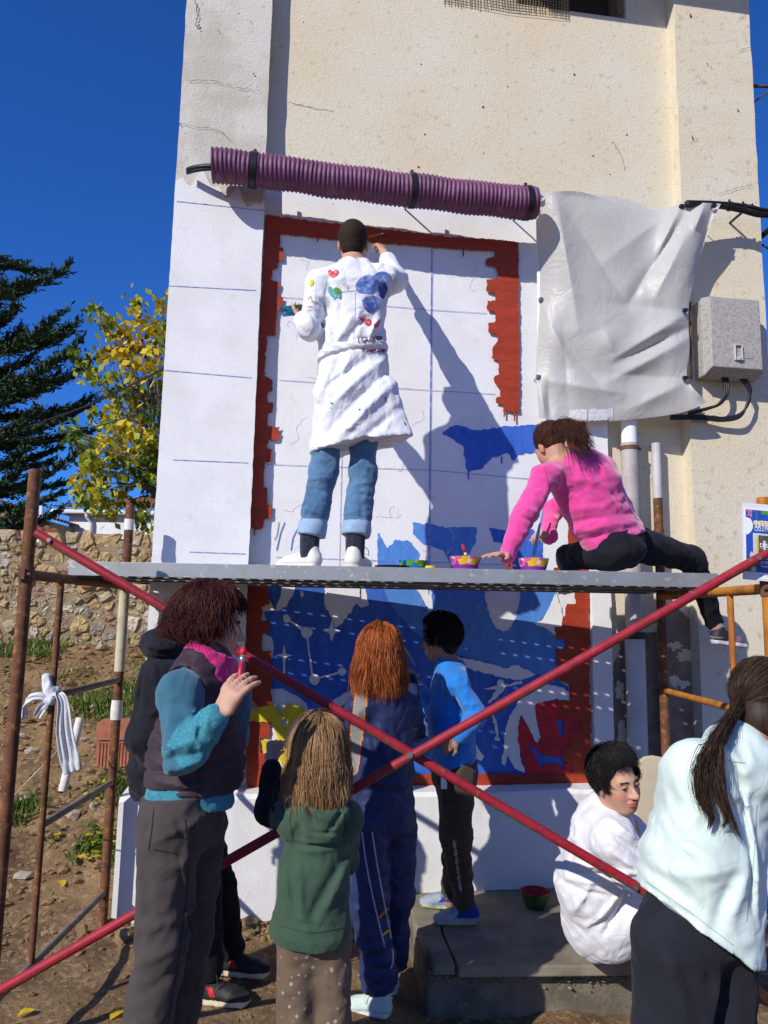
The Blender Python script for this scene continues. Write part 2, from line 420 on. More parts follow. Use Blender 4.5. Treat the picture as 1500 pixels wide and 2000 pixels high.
# light and deep blues of the lower part
deep = [(517, 1195), (520, 1240), (533, 1245), (534, 1285), (520, 1290), (522, 1330), (530, 1334), (532, 1345), (552, 1346), (566, 1352), (590, 1366), (600, 1378), (600, 1420), (585, 1450), (560, 1470), (548, 1515),
        (1068, 1515), (1118, 1513), (1118, 1380), (1108, 1340), (1092, 1330), (1090, 1268), (1108, 1264), (1106, 1250), (1086, 1246), (1076, 1236), (1040, 1222), (1000, 1240), (940, 1215), (870, 1200), (800, 1190), (772, 1190), (757, 1160), (748, 1138), (712, 1137), (716, 1165), (722, 1182),
        (706, 1186), (694, 1176), (686, 1196), (660, 1200), (636, 1190), (632, 1165), (634, 1136), (580, 1136), (572, 1160), (560, 1185), (545, 1192)]
patch(deep, 'deep_blue_paint', 1, 11, holes=[[(586, 1155), (592, 1154), (594, 1163), (588, 1167)]])
patch([(516, 1136), (549, 1136), (549, 1160), (543, 1176), (538, 1192), (529, 1176), (519, 1160)], 'deep_blue_paint', 1, 12)
light = [(742, 1137), (801, 1137), (822, 1165), (838, 1196), (845, 1190), (843, 1160), (856, 1137), (952, 1137), (947, 1165), (952, 1190), (965, 1220), (975, 1233), (995, 1231), (1008, 1205), (1017, 1165), (1018, 1138), (1083, 1138), (1087, 1157), (1076, 1180), (1068, 1203), (1043, 1219), (1068, 1228), (1078, 1238), (1086, 1246), (1104, 1249), (1107, 1265), (1087, 1268), (1088, 1307), (1080, 1322), (1040, 1315), (1010, 1297), (990, 1304), (930, 1288), (890, 1278), (850, 1262), (810, 1236), (778, 1200), (755, 1165)]
patch(light, 'light_blue_paint', 2, 13)
# white shapes over the blue
patch([(1087, 1157), (1099, 1200), (1097, 1224), (1085, 1243), (1070, 1228), (1043, 1219), (1062, 1207), (1076, 1180)], 'white_paint', 3, 14)
patch([(878, 1283), (930, 1289), (990, 1306), (1010, 1298), (1046, 1318), (1018, 1328), (985, 1324), (930, 1310), (890, 1300)], 'white_paint', 3, 15)
patch([(944, 1345), (988, 1336), (1020, 1330), (1022, 1334), (990, 1342), (982, 1352), (958, 1372), (952, 1374), (970, 1348)], 'white_paint', 3, 16)
patch([(955, 1385), (958, 1384), (970, 1408), (974, 1440), (970, 1443), (966, 1410)], 'white_paint', 3, 17)
for cx, cy, rr, sd in ((978, 1334, 7, 1), (966, 1410, 4, 2), (971, 1443, 5, 3), (599, 1236, 11, 4), (560, 1208, 8, 5), (614, 1327, 11, 6), (668, 1312, 8, 7)):
    patch([(cx + rr * math.cos(a), cy + rr * math.sin(a)) for a in np.linspace(0, 2 * math.pi, 12, endpoint=False)], 'white_paint', 4, 30 + sd, jit=.002)
def stroke(p, q, wpx, m, lay, seed):
    p, q = np.array(p, float), np.array(q, float); n = np.array([-(q - p)[1], (q - p)[0]]); n = n / np.linalg.norm(n) * wpx / 2
    return patch([tuple(p + n), tuple(q + n), tuple(q - n), tuple(p - n)], m, lay, seed, jit=.0012)
stroke((560, 1208), (599, 1236), 4, 'white_paint', 3.5, 40); stroke((599, 1236), (610, 1320), 4, 'white_paint', 3.5, 41); stroke((614, 1327), (668, 1312), 4, 'white_paint', 3.5, 42)
def star(cx, cy, r1, r2, sd):
    patch([(cx + (r1 if k % 2 == 0 else r2) * math.cos(k * math.pi / 4 - math.pi / 2), cy + (r1 * 1.25 if k % 2 == 0 else r2) * math.sin(k * math.pi / 4 - math.pi / 2)) for k in range(8)], 'white_paint', 4, sd, jit=.0008)
star(555, 1280, 17, 5, 50); star(1079, 1326, 6, 3, 51); star(648, 1232, 18, 7, 52)
stroke((555, 1295), (555, 1322), 4, 'white_paint', 4, 53)
patch([(1055, 1338), (1070, 1333), (1074, 1336), (1066, 1341), (1052, 1342)], 'white_paint', 4, 54)
patch([(640, 1138), (704, 1138), (702, 1170), (690, 1186), (668, 1218), (655, 1226), (645, 1200), (636, 1186)], 'white_paint', 3, 55)
patch([(640, 1375), (668, 1355), (700, 1340), (704, 1348), (676, 1372), (650, 1390)], 'white_paint', 3, 56)
patch([(820, 1425), (830, 1400), (836, 1424), (838, 1440)], 'white_paint', 3, 57)
patch([(922, 1446), (934, 1458), (944, 1478), (940, 1486), (930, 1482), (918, 1462)], 'white_paint', 3, 58)
# crimson creature at bottom right with its white outline
patch([(1022, 1355), (1040, 1345), (1075, 1337), (1100, 1343), (1114, 1355), (1113, 1368), (1088, 1366), (1060, 1372), (1045, 1382), (1050, 1420), (1056, 1440), (1048, 1455), (1020, 1400), (1014, 1440), (1018, 1490), (1028, 1512), (1004, 1500), (992, 1475), (986, 1495), (980, 1490), (985, 1440), (995, 1400)], 'white_paint', 3, 60)
patch([(1045, 1376), (1090, 1364), (1092, 1390), (1136, 1406), (1137, 1426), (1114, 1428), (1116, 1455), (1098, 1464), (1098, 1482), (1118, 1492), (1120, 1515), (1030, 1512), (1018, 1480), (1012, 1440), (1013, 1410), (1018, 1396), (1032, 1418), (1044, 1446), (1050, 1452), (1057, 1436), (1047, 1400)], 'crimson_paint', 4, 61,
      holes=[[(1087, 1409), (1101, 1407), (1103, 1438), (1092, 1440)], [(1032, 1450), (1046, 1462), (1062, 1474), (1082, 1479), (1098, 1472), (1102, 1487), (1113, 1487), (1100, 1494), (1097, 1506), (1091, 1494), (1076, 1490), (1064, 1491), (1058, 1500), (1050, 1482), (1038, 1466)]])
# yellow corner at bottom left
patch([(515, 1352), (560, 1350), (585, 1365), (600, 1380), (600, 1425), (580, 1460), (560, 1480), (548, 1512), (508, 1512)], 'white_paint', 2, 70)
patch([(487, 1384), (520, 1380), (528, 1375), (540, 1380), (548, 1400), (560, 1372), (572, 1380), (590, 1378), (598, 1396), (580, 1402), (566, 1420), (556, 1450), (566, 1478), (552, 1500), (540, 1475), (542, 1440), (530, 1410), (487, 1410)], 'yellow_paint', 7, 71, holes=[[(550, 1410), (560, 1400), (562, 1412), (552, 1425)]])
patch([(510, 1445), (535, 1446), (540, 1470), (528, 1476), (512, 1466)], 'yellow_paint', 6, 72)
# upper blue shapes
patch([(862, 845), (880, 833), (898, 831), (930, 842), (960, 836), (990, 833), (1060, 828), (1060, 880), (1012, 890), (1002, 902), (992, 884), (962, 894), (944, 914), (912, 922), (905, 872), (882, 856)], 'deep_blue_paint', 1, 80, jit=.0035)
patch([(806, 1020), (835, 1023), (870, 1031), (932, 1029), (928, 1060), (908, 1094), (885, 1112), (866, 1075), (828, 1062), (808, 1044)], 'light_blue_paint', 1, 81)
patch([(955, 1030), (985, 1036), (1012, 1030), (1040, 1034), (1060, 1060), (1060, 1137), (1010, 1137), (990, 1062), (964, 1058)], 'deep_blue_paint', 1, 82)
patch([(738, 1040), (756, 1070), (772, 1055), (800, 1058), (820, 1080), (806, 1137), (738, 1137)], 'light_blue_paint', 1, 83)
# the red toothed border
left = [(516, 420), (548, 457), (546, 482), (553, 484), (553, 507), (544, 508), (541, 525), (532, 528), (531, 549), (545, 551), (544, 577), (553, 580), (552, 604), (543, 606), (540, 654), (522, 657), (516, 735), (532, 741), (531, 764), (524, 766), (523, 785), (533, 787), (532, 805), (522, 808), (522, 831), (546, 834), (545, 859), (523, 860), (522, 874), (532, 876), (531, 899), (517, 901), (515, 950), (522, 953), (521, 985), (531, 987), (530, 1012), (516, 1014), (514, 1034), (487, 1032)]
left = [(519, 420), (548, 423)] + left[1:] + [(UZ(486, 700)[0] and 489, 980)]
top = [(519, 420), (640, 435), (745, 446), (870, 461), (1013, 472), (1013, 492), (968, 490), (900, 487), (760, 475), (660, 468), (545, 456), (519, 452)]
patch(top, 'red_paint', 5, 90, jit=.003)
patch([p for p in left if p[0] > 487 or p[1] > 1000], 'red_paint', 6, 91, jit=.003)
patch([(967, 488), (1013, 490), (1015, 805), (984, 803), (982, 790), (970, 786), (968, 778), (977, 775), (976, 755), (968, 752), (966, 735), (974, 731), (974, 703), (962, 700), (961, 681), (973, 665), (971, 652), (956, 650), (955, 631), (968, 628), (967, 610), (952, 606), (951, 588), (967, 586), (966, 572), (952, 569), (951, 547), (972, 543), (970, 520), (949, 516), (950, 505), (966, 500)], 'red_paint', 6, 92, jit=.003)
patch([(482, 1105), (520, 1108), (518, 1140), (526, 1155), (525, 1181), (512, 1184), (510, 1211), (528, 1214), (526, 1236), (512, 1240), (510, 1270), (528, 1274), (527, 1296), (530, 1330), (531, 1353), (531, 1390), (513, 1390), (512, 1412), (529, 1412), (527, 1440), (509, 1440), (507, 1470), (525, 1474), (524, 1512), (560, 1513), (560, 1548), (481, 1549), (480, 1300)], 'red_paint', 6, 93, jit=.003)
patch([(560, 1513), (940, 1512), (1118, 1514), (1130, 1548), (560, 1548)], 'red_paint', 6.5, 94, jit=.003)
patch([(1108, 820), (1143, 820), (1150, 1139), (1155, 1548), (1118, 1548), (1118, 1493), (1098, 1484), (1098, 1464), (1115, 1455), (1113, 1429), (1137, 1427), (1136, 1405), (1090, 1394), (1090, 1368), (1114, 1368), (1112, 1335), (1092, 1330), (1088, 1307), (1087, 1268), (1107, 1265), (1104, 1249), (1086, 1245), (1085, 1225), (1098, 1224), (1099, 1206), (1105, 1200), (1106, 1180), (1125, 1178), (1124, 1152), (1088, 1156), (1084, 1140), (1082, 1110), (1110, 1105), (1108, 1000)], 'red_paint', 5.5, 95, jit=.003)
for k, (x, y, h_) in enumerate(((700, 469, 10), (905, 487, 12), (985, 804, 9), (1005, 805, 16), (620, 465, 6), (497, 1033, 12))): patch([(x - 1.6, y - 3), (x + 1.6, y - 3), (x + 1.1, y + h_ * .7), (x + 1.5, y + h_), (x, y + h_ + 2), (x - 1.5, y + h_), (x - 1.1, y + h_ * .7)], 'red_paint', 6.8, 200 + k, jit=.0004)
for k, (x, y, h_, m_) in enumerate(((915, 922, 14, 'deep_blue_paint'), (980, 895, 10, 'deep_blue_paint'), (1010, 1062, 12, 'deep_blue_paint'))): patch([(x - 1.6, y - 3), (x + 1.6, y - 3), (x + 1.0, y + h_), (x, y + h_ + 2), (x - 1.0, y + h_)], m_, 1.4, 220 + k, jit=.0004)
# pencil grid
def pencil(pts, wd=.004, m='pencil_blue', o=.0075):
    mb = MB(); P = [np.array(UZ(x, y, o)) for x, y in pts]
    for a, b in zip(P, P[1:]):
        d = (b - a) / (np.linalg.norm(b - a) + 1e-9); n = np.array([-d[1], d[0]]) * wd / 2
        mb.add([FL(*(a - n), o), FL(*(b - n), o), FL(*(b + n), o), FL(*(a + n), o)], [(0, 1, 2, 3)])
    return mb.build('pencil_line', m, mural)
for pts, o in (([(345, 393), (525, 412)], PO + .0085), ([(330, 558), (500, 567)], PO + .0085), ([(320, 723), (492, 738)], PO + .0085), ([(338, 898), (485, 904)], PO + .0085), ([(370, 1078), (480, 1082)], PO + .0085)):
    pencil(pts, .004, 'pencil_blue', o)
for pts in ([(548, 580), (840, 605), (950, 612)], [(545, 742), (850, 763), (968, 770)], [(520, 907), (840, 918), (1040, 936)], [(540, 1088), (1040, 1105)]):
    pencil(pts, .0032)
pencil([(843, 486), (837, 1135)], .005); pencil([(845, 486), (839.5, 1135)], .003); pencil([(668, 885), (662, 1135)], .003); pencil([(837, 1137), (837, 1160)], .004)
rr = np.random.default_rng(8)
for k in range(26):   # faint sketch strokes of the figures still to be painted
    x, y = rr.uniform(560, 960), rr.uniform(480, 1080); a = rr.uniform(0, 6.28); P = [(x, y)]
    for s in range(rr.integers(4, 9)):
        a += rr.normal(0, .6); x += 9 * math.cos(a); y += 9 * math.sin(a); P.append((x, y))
    if all(550 < p[0] < 945 for p in P): pencil(P, .0026, 'pencil_faint')
for pts in ([(568, 1075), (572, 1050), (582, 1030), (592, 1018), (606, 1012)], [(540, 1075), (548, 1040), (556, 1020)]):
    pencil(pts, .006, 'light_blue_paint')
pencil([(545, 1020), (541, 1045), (536, 1055)], .004, 'red_paint')
# ---- wear of the old render
def blotch(cx, cy, rx, ry, m, o, seed, n=40, jag=.35):
    r = np.random.default_rng(seed); ph = np.linspace(0, 2 * math.pi, n, endpoint=False)
    q = 1 + jag * (vnoise1(ph * 2.2, seed) * .5 + vnoise1(ph * 6, seed + 1) * .3)
    q[-3:] = q[-3:] * .5 + q[0] * .5
    return skin2d([[(cx + rx * q[i] * math.cos(ph[i]), cy + ry * q[i] * math.sin(ph[i])) for i in range(n)]], o, 'bare_patch', m, bld, jit=.003, step=.012, seed=seed)
skin2d([[(1197, 1640), (1197, 1300), (1206, 1282), (1216, 1250), (1236, 1262), (1262, 1236), (1290, 1232), (1304, 1200), (1322, 1190), (1346, 1206), (1360, 1232), (1368, 1240), (1376, 1640)]], .004, 'bare_patch', 'bare_mortar', bld, jit=.006, step=.010, seed=61)
for k, (cx, cy, rx, ry) in enumerate(((1318, 1262, 16, 7), (1340, 1280, 20, 10), (1212, 1350, 8, 22), (1335, 1335, 14, 8), (1216, 1440, 9, 26), (1318, 1330, 8, 12))): blotch(cx, cy, rx, ry, 'cream_render', .008, 70 + k, 48, .5)
skin2d([[(1384, 1640), (1380, 1470), (1400, 1440), (1425, 1452), (1450, 1400), (1480, 1330), (1500, 1300), (1530, 1310), (1530, 1640)]], PO + .010, 'bare_patch', 'bare_mortar', bld, jit=.006, step=.010, seed=62)
def crack(pts, o, wd=.006, seed=0):
    r = np.random.default_rng(seed); P = np.array([UZ(x, y, o) for x, y in pts]); Q = []
    for a, b in zip(P, P[1:]):
        for t in np.linspace(0, 1, 7, endpoint=False): Q.append(a + (b - a) * t + r.normal(0, .0045, 2))
    mb = MB()
    for i in range(len(Q) - 1):
        d = Q[i + 1] - Q[i]; n = np.array([-d[1], d[0]]); n = n / (np.linalg.norm(n) + 1e-9) * wd * r.uniform(.10, .38)
        mb.add([FL(*(Q[i] - n), o), FL(*(Q[i + 1] - n), o), FL(*(Q[i + 1] + n), o), FL(*(Q[i] + n), o)], [(0, 1, 2, 3)])
    return mb.build('crack', 'crack', bld)
for k, (pts, o) in enumerate((([(380, 0), (388, 28), (382, 48), (394, 62)], PO + .010), ([(365, 156), (420, 158), (470, 172), (515, 178)], PO + .010), ([(350, 240), (375, 246), (425, 252), (460, 282)], PO + .010), ([(345, 236), (352, 244)], PO + .010),
                              ([(562, 198), (600, 210), (660, 216)], .004), ([(1195, 275), (1215, 305), (1222, 335)], .004), ([(1400, 380), (1440, 368), (1478, 360)], PO + .010), ([(1440, 100), (1470, 90)], PO + .010))):
    crack(pts, o, .005 if k else .010, k)
mat('hole', (0.16, 0.12, 0.085), 0.95)
hb = np.random.default_rng(12)
for k in range(28):   # pock marks and old plug holes
    x, y = hb.uniform(380, 1460), hb.uniform(20, 420)
    o = PO + .0105 if (x < 515 or x > 1345) else .0042
    if 515 <= x <= 575 or 1310 < x <= 1345: continue
    r0 = hb.uniform(.8, 2.1); nn = 7
    skin2d([[(x + r0 * hb.uniform(.7, 1.4) * math.cos(a), y + r0 * hb.uniform(.7, 1.3) * math.sin(a)) for a in np.linspace(0, 2 * math.pi, nn, endpoint=False)]], o, 'pock_mark', 'hole', bld, jit=0, step=1, seed=k)

# ================================================================== THINGS FIXED TO THE BUILDING
mat('purple_plastic', (0.165, 0.052, 0.125), 0.55, (0.12, 0.040, 0.092), 5, .4, .65, [(40, .12, .002)], spec=.4, col3=(0.27, 0.12, 0.21), nscale3=14, lo3=.56, hi3=.74)
mat('black_plastic', (0.012, 0.012, 0.013), 0.45, spec=.4)
mat('grey_pvc', (0.42, 0.385, 0.36), 0.5, (0.32, 0.29, 0.265), 8, .45, .65, [(50, .1, .002)])
mat('light_pvc', (0.52, 0.52, 0.52), 0.5, (0.42, 0.42, 0.42), 8, .45, .65)
mat('white_pvc', (0.78, 0.79, 0.80), 0.45)
mat('old_steel', (0.16, 0.075, 0.040), 0.8, (0.10, 0.05, 0.03), 25, .4, .6, [(60, .3, .002)])
TO = .27
tp = [WL(x, y, TO) for x, y in ((414, 323), (560, 341), (700, 358), (800, 373), (930, 387), (1046, 396))]
cl = catmull(tp, 20); cl = [np.array(p) for p in cl]
ln = sum(np.linalg.norm(b - a) for a, b in zip(cl, cl[1:]))
NR = 76; cum = np.concatenate([[0], np.cumsum([np.linalg.norm(b - a) for a, b in zip(cl, cl[1:])])])
ts = np.linspace(0, ln, NR * 5 + 1); cc = np.array([[np.interp(t, cum, [p[i] for p in cl]) for i in range(3)] for t in ts])
for i in range(len(cc)): cc[i] += WU * 0 + np.array([0, 0, 1]) * (.005 * math.sin(i * .031) + .003 * math.sin(i * .083))
rad = [.098 + .0048 * math.sin(2 * math.pi * i / 5) + .002 * math.sin(i * .11) + .0012 * math.sin(i * 1.7) for i in range(len(cc))]
tube = empty('corrugated_pipe', cc[len(cc) // 2], 0, 'long purple corrugated plastic conduit strapped across the wall above the mural', 'conduit')
mb = MB(); mb.tube(list(cc), rad, 28, False); mb.tube(list(cc[::-1][::25]), .088, 24, False)
b0 = MB(); mb.build('pipe', 'purple_plastic', tube, smooth=True)
rim = MB(); ax = nrm(cc[0] - cc[3])
rim.lathe(cc[0], [(.086, 0.0), (.1, 0.0), (.1, -.006), (.086, -.006)], 28, ax=ax); rim.build('rim', 'purple_plastic', tube)
for px in (497, 805, 1028):
    i = int(np.argmin([abs(px - (750 + FPX * np.dot(p - CAMP, _RT) / np.dot(p - CAMP, _F))) for p in cc]))
    sb = MB(); sb.tube([cc[i - 4], cc[min(i + 3, len(cc) - 1)]], .1055, 28, False); 
    q = cc[i] + np.array([0, 0, .105]); sb.box(q + np.array([0, 0, .02]) - WN * .02, (WU * .009, np.array([0, 0, .022]), WN * .006))
    sb.tube([cc[i] - WN * .1 + np.array([0, 0, .03]), cc[i] - WN * (TO - PO if px < 520 else TO) + np.array([0, 0, .03])], .006, 6)
    sb.build('strap', 'black_plastic', tube, smooth=True)
cab = MB(); e0 = cc[0]
for k in range(3):
    d = np.array([0, 0, .012 * (k - 1)]) + WN * .012 * (k % 2)
    cab.tube(bez(cc[60] + d, cc[20] + d, e0 + d - WU * .05, WL(366, 334, .16) + d, 12), .011, 8)
cab.build('cable', 'black_plastic', tube, smooth=True)

# downpipes
dp = empty('downpipe', FL(*UZ(1228, 1500, .08), .08) * np.array([1, 1, 0]), 0, 'thick brownish grey drainpipe with white top end beside the white rib', 'pipe')
a, b_, c, d = [WL(1228, y, .085) for y in (824, 866, 1238, 1640)]
u0 = np.dot(a - P0, WU)
f = lambda z, o=.085: FL(u0 + (.0), z, o)
MB().tube([f(a[2]), f(b_[2])], .050, 20).build('end_piece', 'white_pvc', dp, smooth='auto')
MB().tube([f(b_[2]), f(c[2])], .054, 20).build('upper_pipe', 'grey_pvc', dp, smooth='auto')
MB().tube([f(c[2]), f(-.1)], .060, 20).build('lower_pipe', 'light_pvc', dp, smooth='auto')
cb = MB(); cb.tube([f(b_[2] - .02), f(b_[2] - .045)], .058, 20); cb.box(f(b_[2] - .032), (WU * .085, np.array([0, 0, .008]), WN * .006)); cb.box(f(b_[2] - .032, .04), (WU * .006, np.array([0, 0, .006]), WN * .04)); cb.build('clamp', 'old_steel', dp)
cb = MB(); cb.tube([f(c[2] + .012), f(c[2] - .03)], .066, 20); cb.box(f(c[2] - .01, .04), (WU * .09, np.array([0, 0, .015]), WN * .008)); cb.build('coupling', 'black_plastic', dp)
tp_ = UZ(1281, 866, .06); 
dp2 = empty('conduit_pipe', FL(tp_[0], 0, .06), 0, 'thin pale grey pipe standing next to the thick drainpipe', 'pipe')
MB().tube([FL(tp_[0], tp_[1], .06), FL(tp_[0], 1.2, .06), FL(tp_[0] + .0, -.1, .06)], .029, 16).build('pipe', 'light_pvc', dp2, smooth='auto')
for z in (2.2, 1.2):
    cb = MB(); cb.tube([FL(tp_[0], z, .06), FL(tp_[0], z - .02, .06)], .032, 16); cb.box(FL(tp_[0], z - .01, .025), (WU * .012, np.array([0, 0, .008]), WN * .03)); cb.build('clip', 'old_steel', dp2)

# fuse box with its cables
mat('box_plastic', (0.42, 0.40, 0.375), 0.7, (0.30, 0.28, 0.255), 60, .42, .62, [(80, .4, .002)], col3=(0.15, 0.13, 0.11), nscale3=90, lo3=.58, hi3=.68, detail=8)
bu0, bz0 = UZ(1392, 718, PO + .17); bu1, bz1 = UZ(1483, 590, PO + .17)
fb = empty('fuse_box', FL((bu0 + bu1) / 2, bz0, PO), 0, 'weathered grey electricity box on the pilaster beside the plastic sheet', 'fuse box')
def frustum(u0, u1, z0, z1, o0, o1, iu, iz0, iz1):
    V = [FL(u0, z0, o0), FL(u1, z0, o0), FL(u1, z1, o0), FL(u0, z1, o0), FL(u0 + iu, z0 + iz0, o1), FL(u1 - iu, z0 + iz0, o1), FL(u1 - iu, z1 - iz1, o1), FL(u0 + iu, z1 - iz1, o1)]
    return V, [(3, 2, 1, 0), (4, 5, 6, 7), (0, 1, 5, 4), (1, 2, 6, 5), (2, 3, 7, 6), (3, 0, 4, 7)]
MB().add(*frustum(bu0 - .02, bu1 + .02, bz0 - .03, bz1 + .02, PO, PO + .10, 0, 0, 0)).build('back_box', 'box_plastic', fb, bevel=.006)
MB().add(*frustum(bu0 - .025, bu1 + .025, bz0 - .035, bz1 + .025, PO + .101, PO + .17, .025, .045, .012)).build('cover', 'box_plastic', fb, bevel=.005)
lk = MB(); lu, lz = UZ(1441, 690, PO + .17)
lk.fbox(lu - .028, lu - .02, lz - .05, lz + .055, PO + .171, PO + .186); lk.fbox(lu + .02, lu + .028, lz - .05, lz + .055, PO + .171, PO + .186); lk.fbox(lu - .0195, lu + .0195, lz + .047, lz + .055, PO + .171, PO + .186)
lk.fbox(lu - .012, lu + .012, lz - .05, lz - .026, PO + .171, PO + .19); lk.build('lock_plate', 'light_pvc', fb, bevel=.002)
MB().fbox(lu + .05, lu + .10, lz - .03, lz + .02, PO + .1705, PO + .1735).build('label_plate', 'grey_pvc', fb)
g1 = MB(); 
for k, (x, y) in enumerate(((1408, 728), (1414, 730), (1420, 728))):
    q = WL(x, y, PO + .08); g1.tube(catmull([q + np.array([0, 0, .05]), q, WL(1416 + 3 * k, 765, PO + .09), WL(1404 + 2 * k, 788, PO + .08), WL(1385, 796 + k, PO + .05), WL(1345, 806 + 2 * k, .16)], 6), .008, 8)
g1.build('cable', 'black_plastic', fb, smooth=True)
g2 = MB()
for k in range(4):
    q = WL(1438 + 4 * k, 730, PO + .07 + .008 * k); g2.tube(catmull([q + np.array([0, 0, .05]), q, WL(1460 + 2 * k, 758, PO + .09), WL(1464 - k, 782, PO + .09), WL(1446, 808 + 2 * k, PO + .08), WL(1410, 816 + 2 * k, PO + .06), WL(1370, 812 + k * 2, PO + .05), WL(1310, 812 + 2 * k, .16)], 6), .008, 8)
g2.build('cable', 'black_plastic', fb, smooth=True)
mat('silver_tape', (0.45, 0.45, 0.46), 0.35, (0.2, 0.2, 0.2), 40, .45, .6)
# black cable bundle at the top of the sheet, running round the corner
cbn = empty('cable_bundle', WL(1440, 405, PO + .12), 0, 'black cable bundle leaving the sheet and bending round the building corner', 'cables')
for k in range(4):
    d = np.array([0, 0, .016 * (k % 2) - .008]) + WN * (.016 * (k // 2) - .008)
    mb = MB(); mb.tube(catmull([WL(1340, 398, .30) + d, WL(1400, 400, PO + .17) + d, WL(1445, 406, PO + .16) + d * 1.5, WL(1478, 414, PO + .17) + d * 1.8, FL(UR + .07, WL(1490, 440, PO)[2], PO + .08) + d, FL(UR + .05, WL(1490, 452, PO)[2], -.25) + d, FL(UR + .04, WL(1490, 452, PO)[2], -1.0) + d], 8), .0125, 8)
    mb.build('cable', 'black_plastic', cbn, smooth=True)
for x, y in ((1452, 407), (1425, 403), (1470, 411)):
    mb = MB(); q = WL(x, y, PO + .162); mb.tube([q - WU * .006, q + WU * .006], .032, 12); mb.box(q + np.array([0, 0, .036]), (WU * .005, np.array([0, 0, .012]), WN * .004)); mb.build('cable_tie', 'black_plastic', cbn)
mb = MB(); q = WL(1448, 416, PO + .13); mb.box(q - WN * .06, (WU * .006, np.array([0, 0, .006]), WN * .07)); mb.build('wall_hook', 'black_plastic', cbn)
tw = MB().tube(catmull([FL(UR + .04, WL(1490, 470, PO)[2], PO - .05), FL(UR + .5, WL(1490, 500, PO)[2] - .12, PO - .05), FL(UR + 2.0, WL(1490, 560, PO)[2] - .3, -.1), FL(UR + 9, 4.2, -1)], 6), .008, 6).build('overhead_wire', 'black_plastic', None, smooth=True)
tag(tw, 'single black wire running off from the right-hand corner of the building', 'wire')
# old iron bracket high on the right corner
br = MB(); q = FL(UR, UZ(1478, 150, PO)[1], 0.0); q2 = FL(UR, UZ(1478, 215, PO)[1], 0.0)
br.tube([q - WU * .05, q + WU * .42 + np.array([0, 0, .05])], .011, 8); br.tube([q + WU * .02, q2 + WU * .02], .011, 8)
br.tube(bez(q2 + WU * .02, q2 + WU * .02 + np.array([0, 0, .12]), q + WU * .12 - np.array([0, 0, .05]), q + WU * .3 + np.array([0, 0, .03]), 10), .006, 6)
br.tube([q2 - WU * .05, q2 + WU * .03], .011, 8)
tag(br.build('iron_bracket', 'old_steel', None, smooth=True), 'old iron wall bracket high on the corner of the building against the sky', 'bracket')

# ------------------------------------------------------------------ plastic sheet
mat('plastic_sheet', (0.58, 0.575, 0.56), 0.42, (0.56, 0.55, 0.53), 3, .4, .65, [(9, .10, .02), (140, .12, .001)], trans=0.28, spec=.4, wrinkle=((5, .28, .02), (15, .22, .007)))
mat('clear_tape', (0.70, 0.71, 0.72), 0.3, (0.56, 0.58, 0.60), 50, .45, .6, [(120, .5, .002)])
mat('steel_clip', (0.30, 0.28, 0.27), 0.4, metal=.8)
sheet = empty('plastic_sheet', WL(1200, 820, .1), 0, 'translucent white plastic sheet hung over the wall next to the fuse box', 'sheet')
def curve2(pts, n):
    P = np.array(catmull([(x, y, o) for x, y, o in pts], 12)); d = np.concatenate([[0], np.cumsum(np.linalg.norm(np.diff(P[:, :2], axis=0), axis=1))])
    t = np.linspace(0, d[-1], n); return np.stack([np.interp(t, d, P[:, i]) for i in range(3)], 1)
NS = 110
T_ = curve2([(1052, 378, .16), (1085, 374, .22), (1130, 374, .22), (1180, 388, .20), (1240, 408, .18), (1290, 408, .18), (1330, 397, .24), (1372, 396, .30), (1408, 398, .30)], NS)
B_ = curve2([(1052, 816, .07), (1100, 822, .10), (1160, 823, .13), (1230, 820, .16), (1310, 810, .22), (1350, 800, .26), (1381, 786, .28)], NS)
L_ = curve2([(1052, 378, .16), (1047, 440, .10), (1052, 520, .06), (1055, 590, .05), (1050, 660, .06), (1048, 740, .06), (1052, 816, .07)], NS)
R_ = curve2([(1408, 398, .30), (1388, 440, .30), (1366, 510, .27), (1345, 600, .25), (1347, 680, .25), (1343, 740, .25), (1381, 786, .28)], NS)
s = np.linspace(0, 1, NS)[:, None, None]; t = np.linspace(0, 1, NS)[None, :, None]
G = (1 - t) * T_[:, None] + t * B_[:, None] + (1 - s) * L_[None] + s * R_[None] - ((1 - s) * (1 - t) * T_[0] + s * (1 - t) * T_[-1] + (1 - s) * t * B_[0] + s * t * B_[-1])
px_, py_ = G[..., 0], G[..., 1]
def crease(x0, y0, x1, y1, wd, amp, sharp=1.0):
    dx, dy = x1 - x0, y1 - y0; l2 = dx * dx + dy * dy
    tt = np.clip(((px_ - x0) * dx + (py_ - y0) * dy) / l2, 0, 1)
    ds = np.hypot(px_ - x0 - tt * dx, py_ - y0 - tt * dy)
    return amp * (.45 * np.exp(-(ds / wd) ** 2) + .75 * np.exp(-ds / (wd * .6))) * (0.25 + .75 * np.sin(np.pi * np.clip(tt, .02, .98)))
s2, t2 = s[..., 0], t[..., 0]
O = G[..., 2] + .09 * np.sin(np.pi * s2) ** .8 * np.sin(np.pi * t2) ** .8
